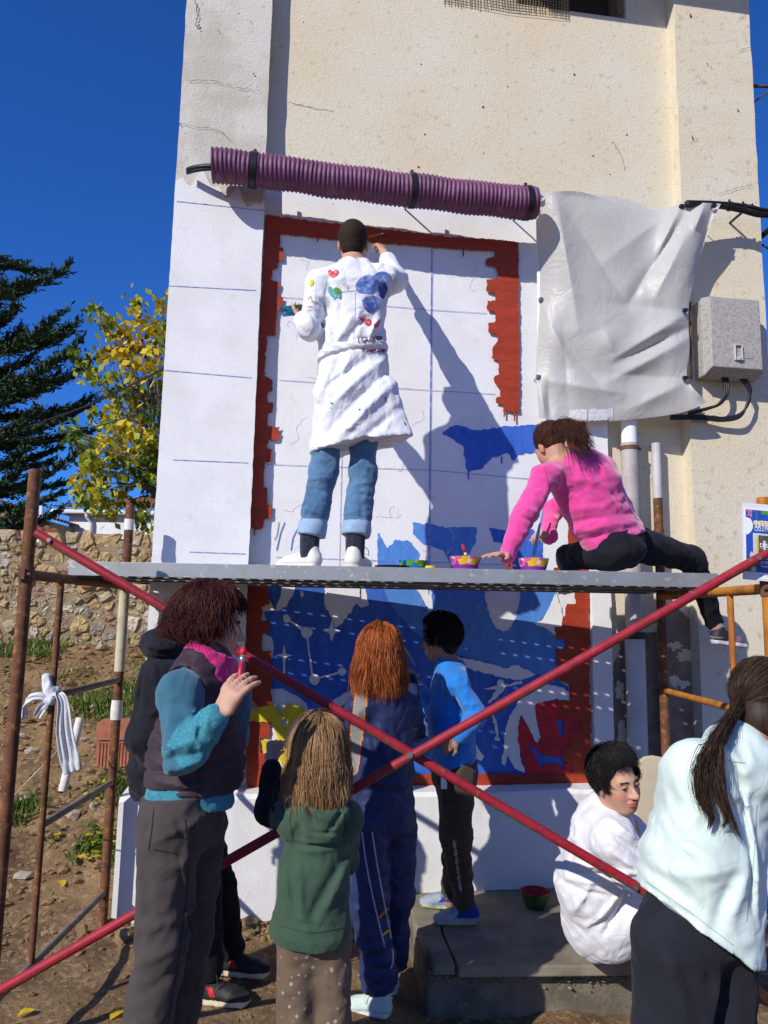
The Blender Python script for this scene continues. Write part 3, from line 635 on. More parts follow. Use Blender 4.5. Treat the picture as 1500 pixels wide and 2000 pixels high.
for c in ((1085, 378, 1130, 640, 22, .035), (1085, 378, 1240, 620, 30, -.028), (1090, 380, 1330, 400, 22, -.030), (1332, 396, 1170, 520, 26, .02), (1332, 398, 1255, 560, 16, .045), (1335, 420, 1230, 590, 14, -.045), (1340, 460, 1280, 580, 18, .03), (1350, 610, 1180, 590, 22, -.02),
          (1055, 590, 1120, 720, 24, .035), (1052, 600, 1200, 790, 20, -.025), (1050, 740, 1230, 770, 26, .03), (1345, 610, 1200, 700, 16, .035), (1347, 640, 1200, 710, 14, -.035), (1346, 660, 1190, 745, 18, .035), (1346, 740, 1180, 730, 22, -.02), (1345, 742, 1230, 800, 20, .03), (1100, 640, 1110, 800, 24, -.02), (1180, 640, 1200, 690, 30, .03),
          (1405, 400, 1365, 520, 9, .03), (1395, 400, 1352, 560, 8, -.04), (1375, 400, 1356, 450, 10, .04), (1055, 760, 1065, 815, 9, .03), (1070, 745, 1075, 815, 8, -.025), (1345, 742, 1372, 785, 10, .03)):
    O = O + crease(*c) * .9
Vs = np.array([[WL(px_[i, j], py_[i, j], max(.015, O[i, j])) for j in range(NS)] for i in range(NS)]).reshape(-1, 3)
idx = np.arange(NS * NS).reshape(NS, NS)
Fq = np.stack([idx[:-1, :-1], idx[:-1, 1:], idx[1:, 1:], idx[1:, :-1]], -1).reshape(-1, 4)
sh = npobj('sheet', Vs, Fq, 'plastic_sheet', sheet)
# the fold standing up behind the top edge
tops = curve2([(1140, 392, .14), (1160, 380, .12), (1200, 383, .11), (1250, 398, .11), (1276, 412, .13)], 24); tb = curve2([(1140, 394, .17), (1170, 398, .16), (1210, 404, .15), (1250, 412, .15), (1276, 414, .16)], 24)
mb = MB(); V = [WL(*p) for p in tops] + [WL(*p) for p in tb]; mb.add(V, [(i, i + 24, i + 25, i + 1) for i in range(23)]); mb.build('top_fold', 'plastic_sheet', sheet, smooth=True)
mb = MB(); mb.tube([WL(1051, 455, .06), WL(1053, 590, .045), WL(1050, 742, .05)], .012, 10); mb.build('side_rod', 'white_pvc', sheet, smooth=True)
mb = MB(); mb.tube([WL(1348, 590, .22), WL(1350, 740, .22)], .008, 8); mb.tube([WL(1348, 600, .22), WL(1348, 600, .0)], .008, 8); mb.tube([WL(1350, 735, .22), WL(1350, 735, .0)], .008, 8); mb.build('side_rod', 'old_steel', sheet, smooth=True)
for x, y, o in ((1056, 461, .085), (1056, 585, .07), (1051, 736, .08), (1338, 606, .285), (1338, 738, .285), (1331, 403, .27), (1394, 402, .33), (1054, 385, .19)):
    mb = MB(); q = WL(x, y, o); mb.box(q, (WU * .013, np.array([0, 0, .011]), WN * .012)); mb.tube([q + WU * .012, q + WU * .03 + np.array([0, 0, .008])], .004, 6); mb.tube([q - WN * .02, q - WN * (o - .0)], .004, 6); mb.build('clip', 'black_plastic' if x > 1300 else 'steel_clip', sheet, bevel=.003)
def on_sheet(x0, y0, x1, y1, name, n=12):
    tree = BVHTree.FromPolygons([tuple(v) for v in Vs], [tuple(q) for q in Fq]); V = []
    r = np.random.default_rng(int(x0))
    for j in range(5):
        for i in range(n):
            x = x0 + (x1 - x0) * i / (n - 1); y = y0 + (y1 - y0) * j / 4 + (r.normal(0, 1.2) if j in (0, 4) else 0); d = ray(x, y)
            h = tree.ray_cast(Vector(CAMP), Vector(nrm(d)))
            V.append(np.array(h[0]) - nrm(d) * .004 if h[0] is not None else WL(x, y, .12))
    F = [(j * n + i, j * n + n + i, j * n + n + i + 1, j * n + i + 1) for j in range(4) for i in range(n - 1)]
    MB().add(V, F).build(name, 'clear_tape', sheet, smooth=True)
on_sheet(1112, 799, 1147, 820, 'tape'); on_sheet(1149, 799, 1197, 821, 'tape')
# ================================================================== NOISE AND IMPLICIT SURFACES
_T3 = np.random.default_rng(21).random(65536).astype(np.float32)
def noise3(P):
    """smooth value noise, about -1..1"""
    P = np.asarray(P, np.float32); i = np.floor(P).astype(np.int64); f = P - i; f = f * f * (3 - 2 * f)
    def h(a, b, c): return _T3[(a * 73856093 ^ b * 19349663 ^ c * 83492791) & 65535]
    x, y, z = i[..., 0], i[..., 1], i[..., 2]; fx, fy, fz = f[..., 0], f[..., 1], f[..., 2]
    l = lambda a, b, t: a + (b - a) * t
    v = l(l(l(h(x, y, z), h(x + 1, y, z), fx), l(h(x, y + 1, z), h(x + 1, y + 1, z), fx), fy), l(l(h(x, y, z + 1), h(x + 1, y, z + 1), fx), l(h(x, y + 1, z + 1), h(x + 1, y + 1, z + 1), fx), fy), fz)
    return v * 2 - 1
def fbm(P, o=3):
    a = 0; s = 1.0; P = np.asarray(P, np.float32)
    for k in range(o): a = a + s * noise3(P + 17.3 * k); P = P * 2.03; s *= .5
    return a
_CO = np.array([[i, j, k] for i in (0, 1) for j in (0, 1) for k in (0, 1)])
_ED = [(a, b) for a in range(8) for b in range(a + 1, 8) if np.abs(_CO[a] - _CO[b]).sum() == 1]
class SDF:
    def __init__(s, lo, hi, h):
        s.h = h; s.lo = np.asarray(lo, float); n = np.ceil((np.asarray(hi, float) - s.lo) / h).astype(int) + 2
        s.n = n; s.F = np.full(n, 1.0, np.float32)
        s.ax = [(s.lo[i] + h * np.arange(n[i])).astype(np.float32) for i in range(3)]
    @staticmethod
    def around(pts, pad, h):
        P = np.array([np.asarray(p, float)[:3] for p in pts]); return SDF(P.min(0) - pad, P.max(0) + pad, h)
    def _win(s, lo, hi):
        a = np.clip(np.floor((np.asarray(lo) - s.lo) / s.h).astype(int), 0, s.n); b = np.clip(np.ceil((np.asarray(hi) - s.lo) / s.h).astype(int) + 1, 0, s.n)
        sl = tuple(slice(a[i], b[i]) for i in range(3))
        X = s.ax[0][sl[0]][:, None, None]; Y = s.ax[1][sl[1]][None, :, None]; Z = s.ax[2][sl[2]][None, None, :]
        return sl, X, Y, Z
    def _put(s, sl, d, k, op):
        f = s.F[sl]
        if f.size == 0: return
        if op == 'u':
            if k > 0: h = np.maximum(k - np.abs(f - d), 0) / k; s.F[sl] = np.minimum(f, d) - h * h * k * .25
            else: s.F[sl] = np.minimum(f, d)
        else:
            d = -d
            if k > 0: h = np.maximum(k - np.abs(f - d), 0) / k; s.F[sl] = np.maximum(f, d) + h * h * k * .25
            else: s.F[sl] = np.maximum(f, d)
    def cone(s, a, b, ra, rb, k=.02, op='u'):
        a = np.asarray(a, float); b = np.asarray(b, float); m = max(ra, rb) + k + 2.5 * s.h
        sl, X, Y, Z = s._win(np.minimum(a, b) - m, np.maximum(a, b) + m)
        d = b - a; l2 = float(d @ d) + 1e-9; px, py, pz = X - a[0], Y - a[1], Z - a[2]
        t = np.clip((px * d[0] + py * d[1] + pz * d[2]) / l2, 0, 1)
        q = np.sqrt((px - t * d[0]) ** 2 + (py - t * d[1]) ** 2 + (pz - t * d[2]) ** 2) - (ra + (rb - ra) * t)
        s._put(sl, q.astype(np.float32), k, op); return s
    def chain(s, pts, rs, k=.02, op='u'):
        for i in range(len(pts) - 1): s.cone(pts[i], pts[i + 1], rs[i], rs[i + 1], k, op)
        return s
    def ell(s, c, r, Rm=None, k=.02, op='u'):
        c = np.asarray(c, float); r = np.asarray(r, float); m = r.max() + k + 2.5 * s.h
        sl, X, Y, Z = s._win(c - m, c + m); px, py, pz = X - c[0], Y - c[1], Z - c[2]
        Rm = np.eye(3) if Rm is None else Rm
        q = [px * Rm[0, i] + py * Rm[1, i] + pz * Rm[2, i] for i in range(3)]
        k0 = np.sqrt(sum((q[i] / r[i]) ** 2 for i in range(3))); k1 = np.sqrt(sum((q[i] / r[i] ** 2) ** 2 for i in range(3)))
        s._put(sl, (k0 * (k0 - 1) / np.maximum(k1, 1e-6)).astype(np.float32), k, op); return s
    def fcone(s, a, b, side, ra, rb, k=.03, op='u'):
        """flattened cone: ra, rb = (half width along side, half depth)"""
        a = np.asarray(a, float); b = np.asarray(b, float); m = max(max(ra), max(rb)) + k + 2.5 * s.h
        sl, X, Y, Z = s._win(np.minimum(a, b) - m, np.maximum(a, b) + m)
        d = b - a; l2 = float(d @ d) + 1e-9; ax = d / math.sqrt(l2); sd = np.asarray(side, float); sd = nrm(sd - ax * (sd @ ax)); fr = np.cross(ax, sd)
        px, py, pz = X - a[0], Y - a[1], Z - a[2]; t = np.clip((px * d[0] + py * d[1] + pz * d[2]) / l2, 0, 1)
        vx, vy, vz = px - t * d[0], py - t * d[1], pz - t * d[2]
        vs = vx * sd[0] + vy * sd[1] + vz * sd[2]; vf = vx * fr[0] + vy * fr[1] + vz * fr[2]; va = vx * ax[0] + vy * ax[1] + vz * ax[2]
        rs = ra[0] + (rb[0] - ra[0]) * t; rf = ra[1] + (rb[1] - ra[1]) * t; rm = np.minimum(rs, rf)
        k0 = np.sqrt((vs / rs) ** 2 + (vf / rf) ** 2 + (va / rm) ** 2); k1 = np.sqrt((vs / rs ** 2) ** 2 + (vf / rf ** 2) ** 2 + (va / rm ** 2) ** 2)
        s._put(sl, (k0 * (k0 - 1) / np.maximum(k1, 1e-6)).astype(np.float32), k, op); return s
    def clip(s, p, n, k=.004):
        """keep the side the normal points away from"""
        n = nrm(n); d = ((s.ax[0] - p[0]) * n[0])[:, None, None] + ((s.ax[1] - p[1]) * n[1])[None, :, None] + ((s.ax[2] - p[2]) * n[2])[None, None, :]
        s.F = np.maximum(s.F, d.astype(np.float32)); return s
    def band(s, w=.05):
        ix = np.argwhere(np.abs(s.F) < w); P = s.lo + ix * s.h; return ix, P
    def displace(s, fn, w=.05):
        ix, P = s.band(w); s.F[ix[:, 0], ix[:, 1], ix[:, 2]] -= fn(P).astype(np.float32); return s
    def shell(s, th, below=None, z=None):
        """hollow out (below height z only) leaving cloth th thick"""
        inner = -(s.F + th)
        if z is not None:
            zz = s.ax[2][None, None, :]; inner = np.minimum(inner, (z - zz) * 1.0)
        s.F = np.maximum(s.F, inner); return s
    def mesh(s, smooth=1):
        F = s.F; F[0] = F[-1] = 1; F[:, 0] = F[:, -1] = 1; F[:, :, 0] = F[:, :, -1] = 1
        S = F < 0; n = F.shape; c = np.zeros([m - 1 for m in n], np.int8)
        for o in _CO: c += S[o[0]:n[0] - 1 + o[0], o[1]:n[1] - 1 + o[1], o[2]:n[2] - 1 + o[2]]
        act = (c > 0) & (c < 8); ix = np.argwhere(act)
        Vv = np.stack([F[ix[:, 0] + o[0], ix[:, 1] + o[1], ix[:, 2] + o[2]] for o in _CO], 1)
        P = np.zeros((len(ix), 3)); cn = np.zeros(len(ix))
        for a, b in _ED:
            va, vb = Vv[:, a], Vv[:, b]; m = (va < 0) != (vb < 0); t = np.where(m, va / np.where(m, va - vb, 1), 0)[:, None]
            P += np.where(m[:, None], _CO[a] + t * (_CO[b] - _CO[a]), 0); cn += m
        V = s.lo + (ix + P / cn[:, None]) * s.h
        idg = np.full(act.shape, -1, np.int32); idg[act] = np.arange(len(ix)); faces = []
        for axis in range(3):
            A = [slice(None)] * 3; B = [slice(None)] * 3; A[axis] = slice(0, -1); B[axis] = slice(1, None)
            sa, sb = S[tuple(A)], S[tuple(B)]; e = np.argwhere(sa != sb); o1, o2 = [(1, 2), (2, 0), (0, 1)][axis]
            e = e[(e[:, o1] > 0) & (e[:, o2] > 0)]; ins = sa[e[:, 0], e[:, 1], e[:, 2]]
            def g(d1, d2):
                q = e.copy(); q[:, o1] -= d1; q[:, o2] -= d2; return idg[q[:, 0], q[:, 1], q[:, 2]]
            Q = np.stack([g(1, 1), g(0, 1), g(0, 0), g(1, 0)], 1); Q[~ins] = Q[~ins][:, ::-1]; faces.append(Q)
        Fq = np.concatenate(faces); Fq = Fq[(Fq >= 0).all(1)]
        for _ in range(smooth):
            acc = np.zeros_like(V); ct = np.zeros(len(V))
            for a in range(4):
                i, j = Fq[:, a], Fq[:, (a + 1) % 4]
                for q in range(3): acc[:, q] += np.bincount(i, V[j, q], len(V)) + np.bincount(j, V[i, q], len(V))
                ct += np.bincount(i, minlength=len(V)) + np.bincount(j, minlength=len(V))
            V = V * .5 + .5 * acc / np.maximum(ct, 1)[:, None]
        return V, Fq
    def obj(s, name, mats, parent, smooth=1, pick=None):
        V, Fq = s.mesh(smooth)
        fm = pick(V[Fq].mean(1)) if pick is not None else None
        o = npobj(name, V, Fq, mats, parent, fm); o_VF[o.name] = (V, Fq); return o
o_VF = {}

# ================================================================== GROUND AND BACKGROUND
mat('earth', (0.235, 0.148, 0.072), 0.97, (0.125, 0.074, 0.036), 3.2, .40, .62, [(30, .8, .02), (140, .8, .006)], col3=(0.36, 0.25, 0.135), nscale3=26, lo3=.52, hi3=.68, detail=10)
mat('clod', (0.20, 0.125, 0.061), 0.97, (0.29, 0.195, 0.105), 14, .45, .65, [(60, .8, .01)])
def sst(a, b, x): t = np.clip((x - a) / (b - a), 0, 1); return t * t * (3 - 2 * t)
def gz(x, y):
    x = np.asarray(x, float); y = np.asarray(y, float)
    bank = np.clip((y - 4.05) * .315, 0, 1.22) * (1 - sst(-1.62, -1.25, x)) * 1.0
    dip = -.11 * sst(-.5, .35, x) * (1 - sst(2.6, 4, x)) * (1 - sst(4.6, 6, y))
    rough = .018 + .05 * sst(4.0, 4.6, y) * (1 - sst(-1.5, -1.2, x)) * (1 - sst(8, 12, y))
    P = np.stack([x * 2.3, y * 2.3, 0 * x + 3.1], -1)
    P2 = np.stack([x * 11, y * 11, 0 * x + 9.1], -1)
    far = (1 - sst(10, 16, np.hypot(x, y)))
    return bank + dip + (rough * fbm(P, 3) + rough * .35 * fbm(P2, 2)) * far
gx = np.unique(np.concatenate([-np.geomspace(3.2, 900, 40), np.arange(-3.2, 2.45, .035), np.geomspace(2.45, 900, 40)]))
gy = np.unique(np.concatenate([[-900, -300, -100, -30, -10, -3, 0, 1, 1.6], np.arange(2.0, 5.6, .035), np.arange(5.6, 8.6, .06), np.geomspace(8.6, 2500, 40)]))
GX, GY = np.meshgrid(gx, gy, indexing='ij'); GZ = gz(GX, GY)
idx = np.arange(GX.size).reshape(GX.shape)
gr = npobj('ground', np.stack([GX, GY, GZ], -1).reshape(-1, 3), np.stack([idx[:-1, :-1], idx[1:, :-1], idx[1:, 1:], idx[:-1, 1:]], -1).reshape(-1, 4), 'earth')
tag(gr, kind='structure')
# loose clods and small stones
_ico = []
bm_ = bmesh.new(); bmesh.ops.create_icosphere(bm_, subdivisions=1, radius=1); IV = np.array([v.co[:] for v in bm_.verts]); IF = np.array([[v.index for v in f.verts] for f in bm_.faces]); bm_.free()
def lumps(name, pts, sizes, m, seed, flat=.7):
    r = np.random.default_rng(seed); V = []; F = []
    for i, (p, s_) in enumerate(zip(pts, sizes)):
        a = r.uniform(0, 6.28); c, s0 = math.cos(a), math.sin(a)
        q = IV * (1 + r.normal(0, .16, (len(IV), 1))) * s_ * np.array([r.uniform(.7, 1.4), r.uniform(.7, 1.3), flat * r.uniform(.6, 1.2)])
        q = q @ np.array([[c, s0, 0], [-s0, c, 0], [0, 0, 1]]); V.append(q + p); F.append(IF + i * len(IV))
    return npobj(name, np.concatenate(V), np.concatenate(F), m, None, smooth=False)
r_ = np.random.default_rng(31)
pts = []; szs = []
while len(pts) < 3600:
    if len(pts) < 2300: x, y = r_.uniform(-3.6, -1.35), r_.uniform(3.7, 8.0)
    elif len(pts) < 2900: u = r_.uniform(-1.6, .3); q = FL(u, 0, PLO + abs(r_.normal(0, .10)) + .01); x, y = q[0], q[1]
    else: x, y = r_.uniform(-2.6, 2.2), r_.uniform(2.3, 4.1)
    s_ = min(.055, .006 + r_.exponential(.009)); 
    if y < 4.1 and len(pts) > 2900: s_ *= .45
    pts.append((x, y, s_ * .2)); szs.append(s_)
pts = np.array(pts); pts[:, 2] += gz(pts[:, 0], pts[:, 1])
tag(lumps('dirt_clods', pts, szs, 'clod', 5), 'loose brown clods and crumbs of earth on the ground', 'soil', kind='stuff')
mat('pale_stone', (0.42, 0.37, 0.29), 0.9, (0.30, 0.25, 0.18), 9, .4, .6, [(40, .5, .006)])
pts = []; szs = []
for _ in range(20):
    x, y = r_.uniform(-3.4, -1.5), r_.uniform(4.1, 7.9); s_ = r_.uniform(.02, .06); pts.append((x, y, float(gz(x, y)) + s_ * .3)); szs.append(s_)
for _ in range(14):
    q = FL(r_.uniform(-1.5, -.1), 0, PLO + r_.uniform(.02, .12)); s_ = r_.uniform(.012, .03); pts.append((q[0], q[1], float(gz(q[0], q[1])) + s_ * .3)); szs.append(s_)
tag(lumps('rubble', pts, szs, 'pale_stone', 6), 'pale rubble stones strewn over the earth bank', 'rubble', kind='stuff')

# dry twigs and straw
C = []; D = []; Wv = []
for _ in range(420):
    if _ < 260: x, y = r_.uniform(-3.2, -1.4), r_.uniform(3.6, 7.5)
    else: x, y = r_.uniform(-2.4, 2.0), r_.uniform(2.4, 4.1)
    az = r_.uniform(0, 6.28); h_ = r_.uniform(.015, .07); C.append((x, y, .006)); nd = np.array([math.cos(az), math.sin(az), r_.normal(0, .12)]); D.append(nd * h_); Wv.append(np.array([-nd[1], nd[0], .5]) * .0022)
C = np.array(C); C[:, 2] += gz(C[:, 0], C[:, 1])
TW = (C, np.array(D), np.array(Wv))
# ---- rubble stone wall
WY = 8.0
mat('mortar', (0.30, 0.235, 0.15), 0.97, (0.22, 0.165, 0.10), 7, .4, .62, [(25, .9, .03), (90, .6, .008)], detail=9)
SC_ = [('stone_ochre', (0.42, 0.31, 0.16)), ('stone_buff', (0.40, 0.33, 0.22)), ('stone_grey', (0.30, 0.27, 0.215)), ('stone_pink', (0.33, 0.21, 0.155)), ('stone_pale', (0.50, 0.45, 0.36)), ('stone_brown', (0.22, 0.15, 0.10))]
for nme, c in SC_: mat(nme, c, .93, tuple(x * .68 for x in c), 5, .4, .62, [(14, .8, .03), (60, .6, .008)], col3=tuple(min(1, x * 1.25) for x in c), nscale3=18, lo3=.5, hi3=.7, detail=9)
wtop = W(150, 1040, WY)[2]; wbot = W(150, 1275, WY)[2] - .5
wxl, wxr = W(-260, 1100, WY)[0], W(330, 1100, WY)[0]
sw = empty('stone_wall', (0.5 * (wxl + wxr), WY, wbot), 0, 'old rubble stone garden wall in ochre and buff above the earth bank', 'wall')
NX = 90; V = []; F = []
xs = np.linspace(wxl - 2.5, wxr + .4, NX)
for i, x in enumerate(xs):
    zt_ = wtop + .05 * math.sin(x * 2.1) + .03 * math.sin(x * 7.3) + .02 * math.sin(x * 17) - .06
    V += [(x, WY, wbot), (x, WY, zt_ - .03), (x, WY + .05, zt_), (x, WY + .42, zt_), (x, WY + .45, wbot)]
    if i: a = (i - 1) * 5; b = i * 5; F += [(a + k, b + k, b + k + 1, a + k + 1) for k in range(4)]
F += [(4, 3, 2, 1, 0), tuple(range((NX - 1) * 5, NX * 5))]
MB().add(V, F).build('mortar_core', 'mortar', sw)
r_ = np.random.default_rng(14)
X0, X1, Z0, Z1 = W(-60, 1100, WY)[0], wxr, W(150, 1290, WY)[2] - .12, wtop - .05
cand = []
for tries in range(9000):
    p = np.array([r_.uniform(X0, X1), r_.uniform(Z0, Z1)]); rad_ = .038 + .105 * r_.random() ** 1.9
    if all(math.hypot((p[0] - q[0]) / 1.18, p[1] - q[1]) > .93 * (rad_ + q[2]) for q in cand): cand.append((p[0], p[1], rad_))
    if len(cand) > 270: break
def cell(i):
    x, z, r0 = cand[i]; zc = min(z + .2, wtop + .02 * math.sin(x * 9) + .015 * math.sin(x * 23)); poly = [np.array(q) for q in ((x - .25, z - .2), (x + .25, z - .2), (x + .25, zc), (x - .25, zc))]
    for j, (x2, z2, r2) in enumerate(cand):
        if j == i or abs(x2 - x) > .55 or abs(z2 - z) > .5: continue
        d = np.array([x2 - x, z2 - z]); L_ = np.linalg.norm(d); n = d / L_; off = (L_ * L_ + r0 * r0 - r2 * r2) / (2 * L_)
        P = np.array([x, z]) + n * (off - .010 - .014 * ((i * 7 + j * 13) % 4 == 0)); out = []
        for k in range(len(poly)):
            a, b = poly[k], poly[(k + 1) % len(poly)]; da, db = (a - P) @ n, (b - P) @ n
            if da <= 0: out.append(a)
            if da * db < 0: out.append(a + (b - a) * da / (da - db))
        poly = out
        if len(poly) < 3: return None
    return poly
for i in range(len(cand)):
    poly = cell(i)
    if poly is None: continue
    c = np.mean(poly, 0); q = []
    for k in range(len(poly)):
        a, b = poly[k], poly[(k + 1) % len(poly)]
        if np.linalg.norm(b - a) < .012: continue
        q += [a + (b - a) * .10, a + (b - a) * .5, a + (b - a) * .90]
    if len(q) < 5: continue
    q = [p + r_.normal(0, .0055, 2) for p in q]; n = len(q); pr_ = r_.uniform(.004, .032); tx, tz = r_.normal(0, .14, 2)
    V = []
    for sc_, o in ((1.0, -.03), (.975, pr_ * .55), (.88, pr_ * .95), (.5, pr_ * 1.05)):
        for p in q:
            d = (p - c) * sc_; V.append((c[0] + d[0], WY - o - (d[0] * tx + d[1] * tz) * (o > 0) - r_.normal(0, .006) * (o > .0), c[1] + d[1]))
    V.append((c[0], WY - pr_ * 1.08, c[1])); F = []
    for ring in range(3):
        for k in range(n): F.append((ring * n + k, ring * n + (k + 1) % n, (ring + 1) * n + (k + 1) % n, (ring + 1) * n + k))
    for k in range(n): F.append((3 * n + k, 3 * n + (k + 1) % n, 4 * n))
    mname = SC_[r_.choice(6, p=[.32, .34, .07, .11, .12, .04])][0]
    MB().add(V, F).build('stone', mname, sw)
mat('brick_clay', (0.36, 0.135, 0.075), 0.92, (0.27, 0.10, 0.06), 12, .4, .6, [(60, .6, .005)])
for a, b in (((112, 120), (1136, 1143)), ((160, 183), (1138, 1147)), ((200, 212), (1140, 1149))):
    p0_, p1_ = W(a[0], b[0], WY), W(a[1], b[1], WY)
    MB().box(((p0_[0] + p1_[0]) / 2, WY - .02, (p0_[2] + p1_[2]) / 2), (np.array([(p1_[0] - p0_[0]) / 2, 0, 0]), np.array([0, .04, 0]), np.array([0, 0, .025]))).build('brick', 'brick_clay', sw)

# ---- houses far behind
mat('house_white', (0.78, 0.78, 0.77), 0.85, (0.70, 0.69, 0.67), 1.2, .45, .65, [(6, .15, .02)])
mat('house_ochre', (0.30, 0.235, 0.15), 0.9, (0.24, 0.185, 0.12), 1.0, .4, .65, [(6, .2, .02)])
mat('roof_tile', (0.33, 0.105, 0.06), 0.9, (0.22, 0.08, 0.055), 2.5, .4, .62, [(10, .4, .02)], col3=(0.38, 0.18, 0.11), nscale3=7, lo3=.5, hi3=.7)
mat('gutter', (0.58, 0.59, 0.60), 0.5)
mat('eave_grey', (0.22, 0.22, 0.23), 0.8)
def tile_roof(name, e0, e1, r0, r1, parent, pitch=.22, m='roof_tile'):
    """barrel tiles between eave line e0-e1 and ridge line r0-r1"""
    e0, e1, r0, r1 = [np.asarray(p, float) for p in (e0, e1, r0, r1)]; n = max(2, int(np.linalg.norm(e1 - e0) / pitch)); up = nrm(np.cross(e1 - e0, r0 - e0)); up = up if up[2] > 0 else -up
    rows = 9; V = []; F = []
    cols = n * 6 + 1
    for j in range(rows * 2):
        t = (j // 2 + (j % 2) * .999) / rows
        for i in range(cols):
            s_ = i / (cols - 1); p = (e0 + (e1 - e0) * s_) * (1 - t) + (r0 + (r1 - r0) * s_) * t
            V.append(p + up * (.055 * abs(math.sin(math.pi * i / 6)) + (.03 if j % 2 == 0 else 0)))
    for j in range(rows * 2 - 1):
        for i in range(cols - 1): a = j * cols + i; F.append((a, a + 1, a + cols + 1, a + cols))
    return MB().add(V, F).build(name, m, parent)
HY = 22.0
a_ = W(136, 1003, HY); hz = a_[2]
wh = empty('white_house', (a_[0] + 4, HY + 3, 0), 0, 'white house with tiled roof and pale gutter beyond the stone wall', 'house')
MB().box((a_[0] + 5, HY + 3, hz / 2), (np.array([5, 0, 0]), np.array([0, 3, 0]), np.array([0, 0, hz / 2]))).build('wall', 'house_white', wh)
MB().box((a_[0] + 4.9, HY + 2.95, hz + .06), (np.array([5.2, 0, 0]), np.array([0, 3.1, 0]), np.array([0, 0, .06]))).build('eave', 'eave_grey', wh)
tile_roof('roof', (a_[0] - .45, HY - .2, hz + .14), (a_[0] + 10.3, HY - .2, hz + .14), (a_[0] + 1.6, HY + 3, hz + 1.0), (a_[0] + 9, HY + 3, hz + 1.0), wh)
MB().tube([(a_[0] - .45, HY - .22, hz + .03), (a_[0] + 10, HY - .22, hz + .03)], .07, 8).build('gutter', 'gutter', wh, smooth=True)
q = W(171, 1004, HY - .1); MB().tube([(q[0], HY - .22, hz + .0), (q[0] + .02, HY - .18, hz - .12), (q[0] + .14, HY - .07, hz - .3), (q[0] + .14, HY - .07, .5)], .05, 8).build('downpipe', 'gutter', wh, smooth=True)
q = W(283, 975, HY + 1.5); q2 = W(300, 957, HY + 1.5)
gh = empty('gabled_house', (q2[0] + 1.5, HY + 7, 0), 0, 'small white gable with red tiles peeping over the white house roof', 'house')
MB().box((q[0] + 2.2, HY + 8, hz / 2 + .6), (np.array([2, 0, 0]), np.array([0, 1, 0]), np.array([0, 0, hz / 2 + .62]))).build('wall', 'house_white', gh)
tile_roof('roof', (q[0] - .1, HY + 6.8, hz + 1.2), (q[0] + 4.6, HY + 6.8, hz + 1.2), (q[0] - .1, HY + 8, hz + 1.9), (q[0] + 4.6, HY + 8, hz + 1.9), gh)
a_ = W(52, 1005, 19); 
oh = empty('ochre_house', (a_[0] - 2, 21, 0), 0, 'weathered ochre house gable at the left edge behind the cedar', 'house')
MB().box((a_[0] - 3, 20.5, a_[2] / 2), (np.array([3, 0, 0]), np.array([0, 1.5, 0]), np.array([0, 0, a_[2] / 2]))).build('wall', 'house_ochre', oh)
tile_roof('roof', (a_[0] + .15, 18.8, a_[2] + .02), (a_[0] + .15, 22.2, a_[2] + .02), (a_[0] - 3, 18.8, a_[2] + .95), (a_[0] - 3, 22.2, a_[2] + .95), oh)
MB().add([(a_[0], 19.0, a_[2]), (a_[0] - 6, 19.0, a_[2]), (a_[0] - 3, 19.0, a_[2] + .9)], [(0, 1, 2)]).build('gable', 'house_ochre', oh)
e0, e1 = W(-60, 1066, 15.5), W(44, 1054, 15.5); r0, r1 = W(-60, 1046, 17.5), W(42, 1034, 17.5)
sr = empty('low_outbuilding', (e0[0], 16.5, 0), 0, 'low outbuilding roof of red tiles at the left end over the stone wall', 'outbuilding')
tile_roof('roof', e0, e1, r0, r1, sr, .2)
MB().box(((e0[0] + e1[0]) / 2, 17, e1[2] / 2 - .2), (np.array([(e1[0] - e0[0]) / 2 - .1, 0, 0]), np.array([0, .6, 0]), np.array([0, 0, e1[2] / 2 - .05]))).build('wall', 'house_ochre', sr)
e0, e1 = W(70, 1056, 15.5), W(132, 1058, 15.5); r0, r1 = W(72, 1024, 17.5), W(112, 1038, 17.5)
sr = empty('tiled_outbuilding', (e1[0], 16.5, 0), 0, 'red tiled hipped roof between the rusty post and the white house', 'outbuilding')
tile_roof('roof', e0, e1, r0, r1, sr, .2)
MB().box(((e0[0] + e1[0]) / 2, 17.6, e1[2] / 2 - .1), (np.array([(e1[0] - e0[0]) / 2 - .1, 0, 0]), np.array([0, .3, 0]), np.array([0, 0, e1[2] / 2]))).build('wall', 'house_ochre', sr)
q = W(82, 985, 18); mp_ = MB(); mp_.tube([(q[0], 18, 0), (q[0], 18, q[2])], .05, 8); tag(mp_.build('pole', 'gutter', None, smooth=True), 'thin pale pole rising from the red roofs', 'pole')

# ---- trees
mat('bark_dark', (0.055, 0.04, 0.03), 0.95, (0.09, 0.07, 0.05), 10, .4, .6, [(30, .8, .02)])
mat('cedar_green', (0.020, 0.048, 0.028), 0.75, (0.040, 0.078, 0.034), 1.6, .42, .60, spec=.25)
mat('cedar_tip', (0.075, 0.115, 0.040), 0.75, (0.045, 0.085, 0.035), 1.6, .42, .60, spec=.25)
def quads_obj(name, C, D, Wd, mats, parent, fm=None, bend=None):
    """many narrow diamond blades: centres C, half-length vectors D, half-width vectors Wd"""
    C, D, Wd = [np.asarray(a, float) for a in (C, D, Wd)]; n = len(C)
    V = np.stack([C - D, C + Wd + D * .1, C + D, C - Wd + D * .1], 1)
    if bend is not None: V[:, 2] += bend; V[:, 0] += bend * .3
    Fq = np.arange(n * 4).reshape(n, 4); return npobj(name, V.reshape(-1, 3), Fq, mats, parent, fm, smooth=False)
TY = 13.0
trunk_x = W(-95, 900, TY)[0]
